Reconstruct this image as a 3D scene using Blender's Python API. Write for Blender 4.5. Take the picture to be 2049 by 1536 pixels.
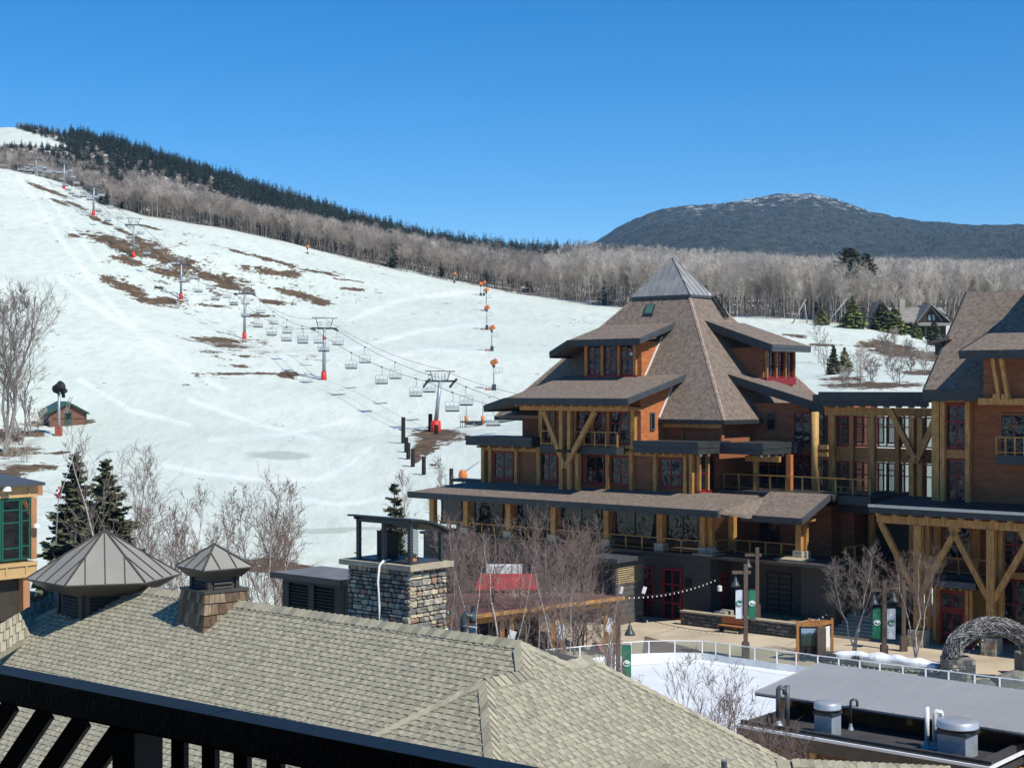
import bpy, bmesh, math, random
import numpy as np
from mathutils import Vector, Matrix
R = math.radians
for o in list(bpy.data.objects):
    bpy.data.objects.remove(o)
S = bpy.context.scene
COL = S.collection

# ------------------------------------------------------------------ camera, sky, sun, exposure
F, CX, CY, EYE = 3000.0, 1024.5, 775.0, 16.0      # focal length in photo pixels, principal column, horizon row, eye height
cam = bpy.data.cameras.new('camera')
cam.lens = F / 2049 * 36
cam.sensor_width = 36
cam.shift_y = (CY - 768) / 2049
cam.clip_start, cam.clip_end = 0.2, 30000
camo = bpy.data.objects.new('camera', cam)
camo.location = (0, 0, EYE)
camo.rotation_euler = (R(90), 0, 0)
COL.objects.link(camo)
S.camera = camo

SUN_AZ, SUN_EL = R(-43.0), R(51)                   # azimuth measured from +X towards +Y
sdir = Vector((math.cos(SUN_AZ) * math.cos(SUN_EL), math.sin(SUN_AZ) * math.cos(SUN_EL), math.sin(SUN_EL)))
w = bpy.data.worlds.new('World')
S.world = w
w.use_nodes = True
nt = w.node_tree
sky = nt.nodes.new('ShaderNodeTexSky')
sky.sky_type = 'NISHITA'
sky.sun_disc = False
sky.sun_elevation = SUN_EL
sky.sun_rotation = R(90) - SUN_AZ
sky.altitude = 2000
sky.air_density = 1.0
sky.dust_density = 0.1
sky.ozone_density = 4.0
hs = nt.nodes.new('ShaderNodeHueSaturation')
hs.inputs['Saturation'].default_value = 1.38
nt.links.new(sky.outputs[0], hs.inputs['Color'])
nt.links.new(hs.outputs[0], nt.nodes['Background'].inputs[0])
nt.nodes['Background'].inputs[1].default_value = 0.15
sl = bpy.data.lights.new('sun', 'SUN')
sl.energy = 5.0
sl.angle = R(0.53)
sl.color = (1.0, 0.955, 0.88)
so = bpy.data.objects.new('sun', sl)
so.rotation_euler = sdir.to_track_quat('Z', 'Y').to_euler()
so.location = (60, -40, 90)
COL.objects.link(so)
S.view_settings.view_transform = 'Standard'
S.view_settings.look = 'None'
S.view_settings.gamma = 1
S.view_settings.exposure = 0.0
S.view_settings.use_curve_mapping = False
S.cycles.max_bounces = 6
S.cycles.transparent_max_bounces = 12
S.cycles.caustics_reflective = False
S.cycles.caustics_refractive = False

# ------------------------------------------------------------------ geometry helpers
TH = R(40.4)
c_, s_ = math.cos(TH), math.sin(TH)

def P(a, b, z):
    """village grid: a runs along the facades (to the left and away), b runs across them (to the right and away)"""
    return Vector((-a * c_ + b * s_, a * s_ + b * c_, z))

def AB(v):
    return (-v[0] * c_ + v[1] * s_, v[0] * s_ + v[1] * c_)

def px3(px, py, D):
    return Vector(((px - CX) / F * D, D, EYE - (py - CY) / F * D))

def onz(px, py, z):
    return px3(px, py, (EYE - z) * F / (py - CY))

def Db(px, b):
    return b / ((px - CX) / F * s_ + c_)

def A(px, b):
    k = (px - CX) / F
    return Db(px, b) * (s_ - k * c_)

def Zb(px, py, b):
    return EYE - (py - CY) / F * Db(px, b)

def Da(px, a):
    return a / (s_ - (px - CX) / F * c_)

def B(px, a):
    k = (px - CX) / F
    return Da(px, a) * (k * s_ + c_)

def Za(px, py, a):
    return EYE - (py - CY) / F * Da(px, a)

def wloc(o):
    v = Vector((0, 0, 0))
    while o is not None:
        v = v + o.location
        o = o.parent
    return v

class MB:
    def __init__(s):
        s.v, s.f, s.m = [], [], []

    def add(s, vs, fs, mi=0):
        n = len(s.v)
        s.v += [tuple(p) for p in vs]
        s.f += [tuple(i + n for i in f) for f in fs]
        s.m += [mi] * len(fs)
        return s

    def hexa(s, p, mi=0):                                  # four lower, four upper corners
        return s.add(p, [(3, 2, 1, 0), (4, 5, 6, 7), (0, 1, 5, 4), (1, 2, 6, 5), (2, 3, 7, 6), (3, 0, 4, 7)], mi)

    def xbox(s, x0, x1, y0, y1, z0, z1, mi=0):
        return s.hexa([(x0, y0, z0), (x1, y0, z0), (x1, y1, z0), (x0, y1, z0), (x0, y0, z1), (x1, y0, z1), (x1, y1, z1), (x0, y1, z1)], mi)

    def abox(s, a0, a1, b0, b1, z0, z1, mi=0):
        if a0 > a1: a0, a1 = a1, a0
        return s.hexa([P(a1, b0, z0), P(a0, b0, z0), P(a0, b1, z0), P(a1, b1, z0), P(a1, b0, z1), P(a0, b0, z1), P(a0, b1, z1), P(a1, b1, z1)], mi)

    def slab(s, pts, t, mi=0):                             # polygon with vertical thickness t below it
        pts = [Vector(p) for p in pts]
        n = len(pts)
        nz = sum(pts[i].x * pts[(i + 1) % n].y - pts[(i + 1) % n].x * pts[i].y for i in range(n))
        if nz < 0: pts = pts[::-1]
        low = [p - Vector((0, 0, t)) for p in pts]
        fs = [tuple(range(n)), tuple(range(2 * n - 1, n - 1, -1))] + [(i, i + n, (i + 1) % n + n, (i + 1) % n) for i in range(n)]
        return s.add(pts + low, fs, mi)

    def bar(s, p, q, wd, h, mi=0):                         # beam whose top edge runs p-q, sides vertical
        p, q = Vector(p), Vector(q)
        d = q - p
        n = Vector((-d.y, d.x, 0))
        n = n.normalized() * wd / 2 if n.length > 1e-6 else Vector((wd / 2, 0, 0))
        k = Vector((0, 0, h))
        return s.hexa([p - n - k, q - n - k, q + n - k, p + n - k, p - n, q - n, q + n, p + n], mi)

    def beam(s, p, q, wd, dp, side=None, mi=0):            # square beam p-q with any slope; side = horizontal direction of wd
        p, q = Vector(p), Vector(q)
        d = (q - p).normalized()
        if side is None:
            side = Vector((-d.y, d.x, 0))
            if side.length < 1e-4: side = P(1, 0, 0)
        side = (side - d * side.dot(d)).normalized()
        up = d.cross(side).normalized()
        i, j = side * wd / 2, up * dp / 2
        return s.hexa([p - i - j, p + i - j, p + i + j, p - i + j, q - i - j, q + i - j, q + i + j, q - i + j], mi)

    def tube(s, pts, r, n=6, mi=0, cap=True):
        pts = [Vector(p) for p in pts]
        rs = r if isinstance(r, (list, tuple)) else [r] * len(pts)
        base = len(s.v)
        ref = None
        for i, p in enumerate(pts):
            d = (pts[min(i + 1, len(pts) - 1)] - pts[max(i - 1, 0)])
            d = d.normalized() if d.length > 1e-9 else Vector((0, 0, 1))
            if ref is None:
                ref = Vector((0, 0, 1)) if abs(d.z) < 0.9 else Vector((1, 0, 0))
            x = d.cross(ref)
            if x.length < 1e-4: x = d.cross(Vector((0.3, 1, 0.2)))
            x.normalize()
            y = x.cross(d).normalized()
            for k in range(n):
                t = 2 * math.pi * k / n
                s.v.append(tuple(p + (x * math.cos(t) + y * math.sin(t)) * rs[i]))
        for i in range(len(pts) - 1):
            for k in range(n):
                a, b = base + i * n + k, base + i * n + (k + 1) % n
                s.f.append((a, b, b + n, a + n)); s.m.append(mi)
        if cap:
            s.f.append(tuple(base + k for k in range(n))[::-1]); s.m.append(mi)
            e = base + (len(pts) - 1) * n
            s.f.append(tuple(e + k for k in range(n))); s.m.append(mi)
        return s

    def lathe(s, ctr, prof, n=16, mi=0):
        ctr = Vector(ctr)
        return s.tube_rings([[ctr + Vector((math.cos(2 * math.pi * k / n) * r, math.sin(2 * math.pi * k / n) * r, z)) for k in range(n)] for r, z in prof], mi)

    def tube_rings(s, rings, mi=0):
        base, n = len(s.v), len(rings[0])
        for rg in rings: s.v += [tuple(p) for p in rg]
        for i in range(len(rings) - 1):
            for k in range(n):
                a, b = base + i * n + k, base + i * n + (k + 1) % n
                s.f.append((a, b, b + n, a + n)); s.m.append(mi)
        s.f.append(tuple(base + k for k in range(n))[::-1]); s.m.append(mi)
        e = base + (len(rings) - 1) * n
        s.f.append(tuple(e + k for k in range(n))); s.m.append(mi)
        return s

    def build(s, name, mat, parent=None, smooth=False, local=False):
        me = bpy.data.meshes.new(name)
        v = np.array(s.v, dtype=float).reshape(-1, 3)
        if local:
            off = np.zeros(3)
        elif parent is None:
            off = np.array([(v[:, 0].min() + v[:, 0].max()) / 2, (v[:, 1].min() + v[:, 1].max()) / 2, v[:, 2].min()])
        else:
            off = np.array(wloc(parent))
        v = v - off
        me.from_pydata([tuple(x) for x in v], [], s.f)
        for m in (mat if isinstance(mat, (list, tuple)) else [mat]): me.materials.append(m)
        if isinstance(mat, (list, tuple)):
            me.polygons.foreach_set('material_index', s.m)
        if smooth:
            me.polygons.foreach_set('use_smooth', [True] * len(me.polygons))
        me.update()
        o = bpy.data.objects.new(name, me)
        COL.objects.link(o)
        if parent is not None:
            o.parent = parent
        elif not local:
            o.location = off
        return o

def tag(o, label=None, cat=None, group=None, kind=None):
    if label: o['label'] = label
    if cat: o['category'] = cat
    if group: o['group'] = group
    if kind: o['kind'] = kind
    return o

def thing(name, loc, label, cat, group=None, rz=0.0):
    o = bpy.data.objects.new(name, None)
    o.empty_display_size = 0.3
    o.location = loc
    o.rotation_euler = (0, 0, rz)
    COL.objects.link(o)
    return tag(o, label, cat, group)

def dup(o, loc=None, rz=None, label=None, parent=None, scale=None):
    c = o.copy()
    COL.objects.link(c)
    if parent is not None: c.parent = parent
    if loc is not None: c.location = loc
    if rz is not None: c.rotation_euler = (0, 0, rz)
    if scale is not None: c.scale = scale
    if label: c['label'] = label
    for ch in list(o.children): dup(ch, parent=c)
    return c

def inst(name, mesh, parent, loc=(0, 0, 0), rot=(0, 0, 0), scale=(1, 1, 1)):
    o = bpy.data.objects.new(name, mesh)
    COL.objects.link(o)
    o.parent = parent
    o.location, o.rotation_euler, o.scale = loc, rot, scale
    return o

# ------------------------------------------------------------------ materials
def lin(c):
    return tuple(((x / 255) / 12.92 if x / 255 <= 0.04045 else ((x / 255 + 0.055) / 1.055) ** 2.4) for x in c)

MATS = {}
def M(name, col, rough=0.75, var=0.18, scale=2.0, bump=0.0, bscale=12.0, metal=0.0, spec=0.35, stripe=0.0, sdepth=0.0, obj=False, grain=None, hue=None):
    if name in MATS: return MATS[name]
    m = bpy.data.materials.new(name)
    m.use_nodes = True
    t = m.node_tree
    N, L = t.nodes, t.links
    bs = N['Principled BSDF']
    bs.inputs['Roughness'].default_value = rough
    bs.inputs['Metallic'].default_value = metal
    bs.inputs['Specular IOR Level'].default_value = spec
    if obj:
        tc = N.new('ShaderNodeTexCoord'); vec = tc.outputs['Object']
    else:
        ge = N.new('ShaderNodeNewGeometry'); vec = ge.outputs['Position']
    if grain:
        mp = N.new('ShaderNodeMapping'); mp.inputs['Scale'].default_value = grain
        L.new(vec, mp.inputs['Vector']); vec2 = mp.outputs[0]
    else: vec2 = vec
    n1 = N.new('ShaderNodeTexNoise'); n1.inputs['Scale'].default_value = scale; n1.inputs['Detail'].default_value = 8; n1.inputs['Roughness'].default_value = 0.65
    L.new(vec2, n1.inputs['Vector'])
    mx = N.new('ShaderNodeMix'); mx.data_type = 'RGBA'
    lo = [max(0, x * (1 - 1.6 * var)) for x in col]; hi = [min(0.95, x * (1 + 1.6 * var)) for x in col]
    if hue: hi = list(hue)
    mr = N.new('ShaderNodeMapRange'); mr.inputs[1].default_value = 0.28; mr.inputs[2].default_value = 0.72
    L.new(n1.outputs[0], mr.inputs[0])
    L.new(mr.outputs[0], mx.inputs[0])
    mx.inputs[6].default_value = (*lo, 1); mx.inputs[7].default_value = (*hi, 1)
    L.new(mx.outputs[2], bs.inputs['Base Color'])
    last = None
    if bump:
        n2 = N.new('ShaderNodeTexNoise'); n2.inputs['Scale'].default_value = bscale; n2.inputs['Detail'].default_value = 6
        L.new(vec2, n2.inputs['Vector'])
        bp = N.new('ShaderNodeBump'); bp.inputs['Strength'].default_value = 1.0; bp.inputs['Distance'].default_value = bump
        L.new(n2.outputs[0], bp.inputs['Height'])
        last = bp
    if stripe:
        sp = N.new('ShaderNodeSeparateXYZ'); L.new(vec, sp.inputs[0])
        md = N.new('ShaderNodeMath'); md.operation = 'DIVIDE'; L.new(sp.outputs[2], md.inputs[0]); md.inputs[1].default_value = stripe
        fr = N.new('ShaderNodeMath'); fr.operation = 'FRACT'; L.new(md.outputs[0], fr.inputs[0])
        iv = N.new('ShaderNodeMath'); iv.operation = 'SUBTRACT'; iv.inputs[0].default_value = 1.0; L.new(fr.outputs[0], iv.inputs[1])
        b2 = N.new('ShaderNodeBump'); b2.inputs['Distance'].default_value = sdepth; b2.inputs['Strength'].default_value = 1.0
        L.new(iv.outputs[0], b2.inputs['Height'])
        if last: L.new(last.outputs[0], b2.inputs['Normal'])
        last = b2
    if last: L.new(last.outputs[0], bs.inputs['Normal'])
    MATS[name] = m
    return m

def glass(name, tint=(0.02, 0.025, 0.03), clear=0.0, rough=0.02):
    """window glass: a dark mirror, or with clear > 0 partly see-through"""
    if name in MATS: return MATS[name]
    m = bpy.data.materials.new(name); m.use_nodes = True
    t = m.node_tree; N, L = t.nodes, t.links
    bs = N['Principled BSDF']
    bs.inputs['Base Color'].default_value = (*tint, 1)
    bs.inputs['Roughness'].default_value = rough
    bs.inputs['Specular IOR Level'].default_value = 0.5
    nz = N.new('ShaderNodeTexNoise'); nz.inputs['Scale'].default_value = 1.3; nz.inputs['Detail'].default_value = 2
    ge = N.new('ShaderNodeNewGeometry'); L.new(ge.outputs['Position'], nz.inputs['Vector'])
    bp = N.new('ShaderNodeBump'); bp.inputs['Distance'].default_value = 0.09; L.new(nz.outputs[0], bp.inputs['Height']); L.new(bp.outputs[0], bs.inputs['Normal'])
    if clear > 0:
        tr = N.new('ShaderNodeBsdfTransparent'); tr.inputs[0].default_value = (0.86, 0.9, 0.88, 1)
        mx = N.new('ShaderNodeMixShader'); mx.inputs[0].default_value = clear
        L.new(bs.outputs[0], mx.inputs[1]); L.new(tr.outputs[0], mx.inputs[2])
        L.new(mx.outputs[0], N['Material Output'].inputs[0])
    MATS[name] = m
    return m

cedar = M('lit_cedar_siding', (0.44, 0.145, 0.045), 0.7, 0.2, 1.2, 0.01, 25, stripe=0.15, sdepth=0.03, grain=(1, 1, 4))  # lodge siding as it looks sunlit, the brightness put in the colour
brown_siding = M('brown_siding', (0.27, 0.098, 0.042), 0.75, 0.18, 1.0, 0.008, 25, stripe=0.15, sdepth=0.03, grain=(1, 1, 4))  # same siding, darkened in colour for walls out of the sun
timber = M('timber', (0.42, 0.215, 0.064), 0.6, 0.33, 2.2, 0.01, 30, grain=(3, 3, 0.6))
timber_red = M('timber_red', (0.36, 0.16, 0.05), 0.65, 0.25, 2.2, 0.01, 30, grain=(3, 3, 0.6))
charcoal = M('charcoal_trim', (0.040, 0.043, 0.044), 0.55, 0.2, 2.0, 0.004, 20)
charcoal_board = M('charcoal_board', (0.066, 0.058, 0.049), 0.7, 0.2, 1.5, 0.006, 30, grain=(1, 1, 5))
slate_grey = M('slate_grey_trim', (0.07, 0.075, 0.08), 0.5, 0.15, 2.0)  # doubles as the sunlit copy of the charcoal boards on sun-facing fascias
lodge_roof = M('lodge_shingles', (0.195, 0.143, 0.105), 0.9, 0.30, 3.6, 0.05, 16, stripe=0.17, sdepth=0.02, hue=(0.30, 0.235, 0.18))
lodge_cap = M('lodge_ridge_caps', (0.34, 0.25, 0.185), 0.9, 0.3, 3.0, 0.03, 12)
red_frame = M('red_window_frame', (0.24, 0.014, 0.018), 0.45, 0.15, 2.0)
dark_glass = glass('dark_glass', (.012, .015, .02))
mid_glass = glass('see_through_glass', (0.02, 0.025, 0.028), 0.74)
zinc = M('grey_zinc_roof', (0.29, 0.28, 0.262), 0.5, 0.16, 0.9, 0.004, 8, spec=0.5)
white_trim = M('white_trim', (0.75, 0.74, 0.71), 0.6, 0.06, 3)
steel = M('galvanised_steel', (0.33, 0.36, 0.38), 0.45, 0.15, 3, metal=0.35)
dark_steel = M('dark_steel', (0.05, 0.06, 0.065), 0.45, 0.2, 3, metal=0.3)
lift_red = M('red_pad', (0.62, 0.035, 0.02), 0.5, 0.12, 3)
black_paint = M('black_paint', (0.012, 0.012, 0.013), 0.6, 0.2, 4)
stone_a = M('fieldstone_grey', (0.40, 0.365, 0.285), 0.85, 0.3, 6, 0.03, 14, obj=False)
stone_b = M('fieldstone_tan', (0.56, 0.475, 0.31), 0.85, 0.25, 6, 0.03, 14)
stone_c = M('fieldstone_dark', (0.20, 0.19, 0.16), 0.85, 0.3, 6, 0.03, 14)
stone_d = M('fieldstone_rust', (0.36, 0.22, 0.15), 0.85, 0.25, 6, 0.03, 14)
stone_k = M('fieldstone_charcoal', (0.10, 0.10, 0.095), 0.85, 0.35, 6, 0.03, 14)
DARKS = [stone_k, stone_k, stone_c, stone_k]
STONES = [stone_a, stone_a, stone_b, stone_c, stone_b, stone_a, stone_c, stone_d]
mortar = M('dark_mortar', (0.035, 0.033, 0.03), 0.95, 0.2, 5)
sandstone = M('pale_capstone', (0.42, 0.36, 0.25), 0.85, 0.15, 3, 0.01, 20)
# ------------------------------------------------------------------ land: one snow-covered hillside through surveyed points (column, row, distance)
SURV = [
 (-200,330,640),(-200,560,350),(-200,760,240),(-200,900,190),
 (0,338,620),(0,450,470),(0,560,360),(0,700,270),(0,800,236),(0,900,205),(0,960,175),(72,362,657),(128,379,594),(187,431,500),(267,512,446),(362,597,416),
 (489,677,367),(648,757,290),(872,862,240),(100,850,228),(130,847,229),(300,436,575),(300,700,300),(300,850,228),(300,1000,165),
 (600,490,560),(600,600,440),(600,900,205),(600,1000,165),(600,1080,140),(600,1160,112),(800,545,550),(800,650,400),(800,760,290),(800,950,185),(800,1050,150),
 (1000,580,540),(988,780,284),(985,700,344),(960,920,190),(1220,612,480),(1100,700,350),(1490,640,420),(1600,760,230),(1700,660,385),(1650,785,200),
 (1830,668,400),(1900,690,390),(1800,765,220),(2049,690,390),(2049,765,220),(2300,690,390),(2300,765,220),
 (200,1180,100),(0,1100,110),(400,1180,95),
 # wooded hill beyond the open slope
 (-200,290,1000),(0,256,1080),(60,270,1000),(130,306,930),(130,338,760),(300,396,850),(300,412,700),(500,436,850),(500,454,690),(700,457,900),(700,492,700),(850,499,950),(850,530,720),
 (960,504,1050),(1000,548,720),(1180,510,1150),(1200,560,700),(1450,525,1100),(1450,590,600),(1700,545,1000),(1700,590,600),(2049,548,1000),(2049,600,600),(2400,550,1000),
 (0,470,1400),(500,580,1400),(1000,650,1500),(1500,650,1500),(2049,660,1500),(-300,450,1400),(2500,660,1500)]
FLAT = [(-5,60,-.6),(20,60,-.6),(45,60,-.6),(0,90,-.6),(20,95,-.6),(40,95,-.6),(20,112,-.5),(40,112,-.5),(60,112,0),(-5,112,0.2),(-20,30,-1),(20,30,-1),(60,40,-1),(-30,60,-.8),
        (14,150,3.6),(35,150,5.5),(60,150,7),(14,135,1.6),(40,130,2.4)]
pts = [px3(*q) for q in SURV]
PT = np.array([[p.x, p.y, p.z] for p in pts] + [list(q) for q in FLAT])
_sc = 200.0
def _phi(r2):
    return np.where(r2 > 1e-12, 0.5 * r2 * np.log(np.maximum(r2, 1e-12)), 0.0)
_X = PT[:, :2] / _sc
_n = len(_X)
_K = _phi(((_X[:, None] - _X[None]) ** 2).sum(-1)) + 0.0005 * np.eye(_n)
_Q = np.hstack([np.ones((_n, 1)), _X])
_sol = np.linalg.solve(np.block([[_K, _Q], [_Q.T, np.zeros((3, 3))]]), np.concatenate([PT[:, 2], np.zeros(3)]))
def ground(x, y):
    x = np.atleast_1d(np.asarray(x, float)); y = np.atleast_1d(np.asarray(y, float))
    q = np.stack([x, y], -1) / _sc
    out = np.empty(len(q))
    for i in range(0, len(q), 20000):
        qq = q[i:i + 20000]
        k = _phi(((qq[:, None] - _X[None]) ** 2).sum(-1))
        out[i:i + 20000] = k @ _sol[:_n] + _sol[_n] + qq @ _sol[_n + 1:]
    # low rolls of the snow surface, fading in with distance
    amp = np.clip((y - 120) / 200, 0, 1)
    out += amp * (0.35 * np.sin(x * .09 + y * .031) + 0.25 * np.sin(x * .043 - y * .11 + 1.3) + 0.12 * np.sin(x * .31 + y * .17))
    return out
def gz(x, y):
    return float(ground([x], [y])[0])
def hit(px, py, d0=90, d1=1400):
    """where the sight line through (px, py) meets the land"""
    D = np.geomspace(d0, d1, 1500)
    gg = ground((px - CX) / F * D, D)
    below = (EYE - (py - CY) / F * D) <= gg
    i = int(np.argmax(below)) if below.any() else len(D) - 1
    d = D[i]
    return Vector(((px - CX) / F * d, d, float(gg[i])))

EDGE_PX = [-300, 0, 70, 128, 200, 360, 600, 730, 850, 1000, 1220, 1490, 1700, 1900, 2400]
EDGE_D = [720, 690, 690, 650, 575, 582, 562, 552, 548, 542, 482, 424, 400, 430, 430]
def edge(px):
    return np.interp(px, EDGE_PX, EDGE_D)

def cellnoise(x, y, seed):
    """smooth value noise on a unit lattice"""
    rs = np.random.RandomState(seed).rand(256, 256)
    xi, yi = np.floor(x).astype(int), np.floor(y).astype(int)
    fx, fy = x - xi, y - yi
    fx, fy = fx * fx * (3 - 2 * fx), fy * fy * (3 - 2 * fy)
    g = lambda i, j: rs[i % 256, j % 256]
    return (g(xi, yi) * (1 - fx) + g(xi + 1, yi) * fx) * (1 - fy) + (g(xi, yi + 1) * (1 - fx) + g(xi + 1, yi + 1) * fx) * fy

# bare ground: thawed strips (column, row, half width, half height, tilt) seen from the balcony
DIRT = [(222,482,58,14,.25),(305,497,50,17,.35),(262,524,36,8,.2),(335,517,76,17,.3),(338,546,56,11,.25),(418,554,72,13,.15),(255,577,56,14,.35),(320,603,50,10,.1),(370,535,60,10,.3),(280,508,60,9,.3),(470,575,50,6,.2),(425,612,50,5,.1),
 (525,541,55,9,.12),(560,546,45,7,.1),(600,590,60,6,.25),(646,606,26,7,.1),(545,605,52,5,.1),(520,632,34,4,0),(430,680,58,6,.08),(465,692,42,5,.05),(481,733,26,4,.1),(573,749,24,8,.1),(500,747,84,3,.0),
 (490,713,24,3,.1),(155,412,26,4,.4),(120,405,22,3,.4),(195,440,28,5,.45),(215,448,30,4,.4),(150,472,14,3,.2),(255,467,42,5,.5),(100,382,40,4,.35),(300,455,26,3,.3),(480,505,40,3,.3),(540,520,60,4,.25),(640,545,40,3,.2),(690,560,40,2,.1),(700,578,30,3,.1),
 (880,873,52,13,.05),(850,893,26,18,-.3),(905,868,30,8,0),(836,905,14,16,-.4),
 (25,905,60,13,-.1),(60,935,70,9,-.05),(20,875,34,18,0),(110,846,66,7,-.05),(60,868,36,8,0),(0,950,60,10,0),(120,905,30,4,-.1),
 (560,1135,70,20,.1),(620,1148,40,10,0),
 (1790,694,44,5,.1),(1740,690,40,8,-.05),(1800,705,70,9,.1),(1870,715,50,10,.1),(1760,770,90,8,0),(1700,757,50,5,0),(1590,672,30,4,.1),(1650,690,40,3,0),(1850,745,40,6,0),(1880,690,30,6,.2)]
WET = [(555,911,80,10,.02),(560,909,60,7,0),(690,1058,120,4,-.02),(610,1064,110,4,0)]
TRACKS = [[(35,350),(90,430),(150,520),(215,600),(290,680),(360,730),(450,780)], [(60,345),(140,450),(200,530)], [(300,925),(420,948),(540,962),(640,958),(700,930),(745,890)], [(380,800),(520,850),(640,880)], [(700,640),(800,600),(930,585)], [(700,700),(850,660),(960,650)], [(160,760),(260,820),(380,850)], [(560,990),(680,1010),(800,990)], [(760,720),(860,700),(970,705)], [(420,880),(560,870),(700,840)], [(120,560),(230,640),(330,690)]]
def patch_field(px, py, L, sharp=1.0):
    out = np.full(px.shape, -3.0)
    for cx, cy, rx, ry, ti in L:
        dx = px - cx; dy = py - cy - ti * dx
        out = np.maximum(out, 1 - np.sqrt((dx / rx) ** 2 + (dy / ry) ** 2))
    return out

def make_land():
    pxs = np.arange(-420, 2480, 6.0)
    Ds = np.concatenate([np.geomspace(18, 120, 40, endpoint=False), np.geomspace(120, 720, 330, endpoint=False), np.geomspace(720, 1600, 60)])
    k = (pxs - CX) / F
    X = Ds[:, None] * k[None]; Y = np.repeat(Ds[:, None], len(pxs), 1)
    Z = ground(X.ravel(), Y.ravel()).reshape(X.shape)
    PXg = np.repeat(pxs[None], len(Ds), 0)
    PYg = CY - F * (Z - EYE) / Y
    dirt = patch_field(PXg, PYg, DIRT)
    patchy = patch_field(PXg, PYg, [(370,550,330,120,.3),(600,570,220,70,.2),(480,700,170,55,.1),(180,430,130,45,.45),(560,760,120,16,0)])
    dirt = np.maximum(dirt, np.clip(patchy, 0, .7) * .55 - .62)
    wet = patch_field(PXg, PYg, WET)
    e = edge(PXg)
    forest = np.clip((Y - e + 6) / 22, 0, 1)
    # open ski trail high on the left, between the trees, and the clearing round the house
    trail = ((PXg < 130) & (PYg < 292 + (PXg - 60) * 0.05) & (PYg > 246 + np.clip(PXg, 0, 200) * .33) & (Y > 800))
    forest = np.where(trail, 0, forest)
    side = np.clip((np.interp(PYg, [820, 870, 960, 1100], [40, 110, 60, 30]) - PXg) / 30, 0, 1) * (Y < 235) * (Y > 100)
    forest = np.maximum(forest, side * .35)
    nr, nc = X.shape
    idx = np.arange(nr * nc).reshape(nr, nc)
    q = np.stack([idx[:-1, :-1], idx[:-1, 1:], idx[1:, 1:], idx[1:, :-1]], -1).reshape(-1, 4)
    me = bpy.data.meshes.new('snow_slope')
    me.vertices.add(nr * nc)
    me.vertices.foreach_set('co', np.stack([X, Y, Z], -1).ravel())
    me.loops.add(q.size); me.loops.foreach_set('vertex_index', q.ravel())
    me.polygons.add(len(q)); me.polygons.foreach_set('loop_start', np.arange(0, q.size, 4)); me.polygons.foreach_set('loop_total', np.full(len(q), 4))
    me.polygons.foreach_set('use_smooth', np.ones(len(q), bool))
    me.update()
    track = np.full(PXg.shape, 0.0)
    for pl in TRACKS:
        for (x0, y0), (x1, y1) in zip(pl[:-1], pl[1:]):
            dx, dy = x1 - x0, y1 - y0
            u = np.clip(((PXg - x0) * dx + (PYg - y0) * dy) / (dx * dx + dy * dy), 0, 1)
            dd = np.hypot(PXg - x0 - u * dx, PYg - y0 - u * dy)
            track = np.maximum(track, np.clip(1 - dd / 7, 0, 1))
    for nm, arr in (('track', track), ('dirt', dirt), ('wet', wet), ('forest', forest)):
        at = me.attributes.new(nm, 'FLOAT', 'POINT'); at.data.foreach_set('value', arr.ravel().astype(np.float32))
    m = bpy.data.materials.new('spring_snow'); m.use_nodes = True
    t = m.node_tree; N, L = t.nodes, t.links
    bs = N['Principled BSDF']; bs.inputs['Roughness'].default_value = 0.75; bs.inputs['Specular IOR Level'].default_value = 0.2
    ge = N.new('ShaderNodeNewGeometry')
    def noise(sc, det=8, vec=None, rough=.6):
        n = N.new('ShaderNodeTexNoise'); n.inputs['Scale'].default_value = sc; n.inputs['Detail'].default_value = det; n.inputs['Roughness'].default_value = rough
        L.new(vec or ge.outputs['Position'], n.inputs['Vector']); return n.outputs[0]
    def attr(nm):
        a = N.new('ShaderNodeAttribute'); a.attribute_name = nm; return a.outputs['Fac']
    def mth(op, a, b):
        n = N.new('ShaderNodeMath'); n.operation = op
        for i, x in enumerate((a, b)):
            if isinstance(x, (int, float)): n.inputs[i].default_value = x
            else: L.new(x, n.inputs[i])
        return n.outputs[0]
    def rng(x, a, b, c=0, d=1):
        n = N.new('ShaderNodeMapRange'); n.inputs[1].default_value = a; n.inputs[2].default_value = b; n.inputs[3].default_value = c; n.inputs[4].default_value = d
        L.new(x, n.inputs[0]); return n.outputs[0]
    def mix(f, a, b):
        n = N.new('ShaderNodeMix'); n.data_type = 'RGBA'
        if isinstance(f, (int, float)): n.inputs[0].default_value = f
        else: L.new(f, n.inputs[0])
        for i, x in ((6, a), (7, b)):
            if isinstance(x, tuple): n.inputs[i].default_value = (*x, 1)
            else: L.new(x, n.inputs[i])
        return n.outputs[2]
    # streaks along the fall line of the piste (groomed corduroy, old tracks)
    mp = N.new('ShaderNodeMapping'); mp.inputs['Rotation'].default_value = (0, 0, R(25)); mp.inputs['Scale'].default_value = (1, .22, .5)
    L.new(ge.outputs['Position'], mp.inputs[0])
    st = noise(.55, 7, mp.outputs[0], .7)
    mp2 = N.new('ShaderNodeMapping'); mp2.inputs['Rotation'].default_value = (0, 0, R(-32)); mp2.inputs['Scale'].default_value = (1, .3, .5)
    L.new(ge.outputs['Position'], mp2.inputs[0])
    st2 = noise(.3, 6, mp2.outputs[0], .65)
    big = noise(.02, 4)
    fine = noise(1.4, 6)
    clean = mix(rng(big, .35, .65), (.585, .64, .55), (.68, .71, .62))
    grey = mix(rng(st, .45, .8, 0, .8), clean, (.46, .515, .445))
    grey = mix(rng(st2, .5, .75, 0, .6), grey, (.47, .52, .45))
    grey = mix(rng(fine, .55, .8, 0, .25), grey, (.53, .56, .50))
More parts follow.
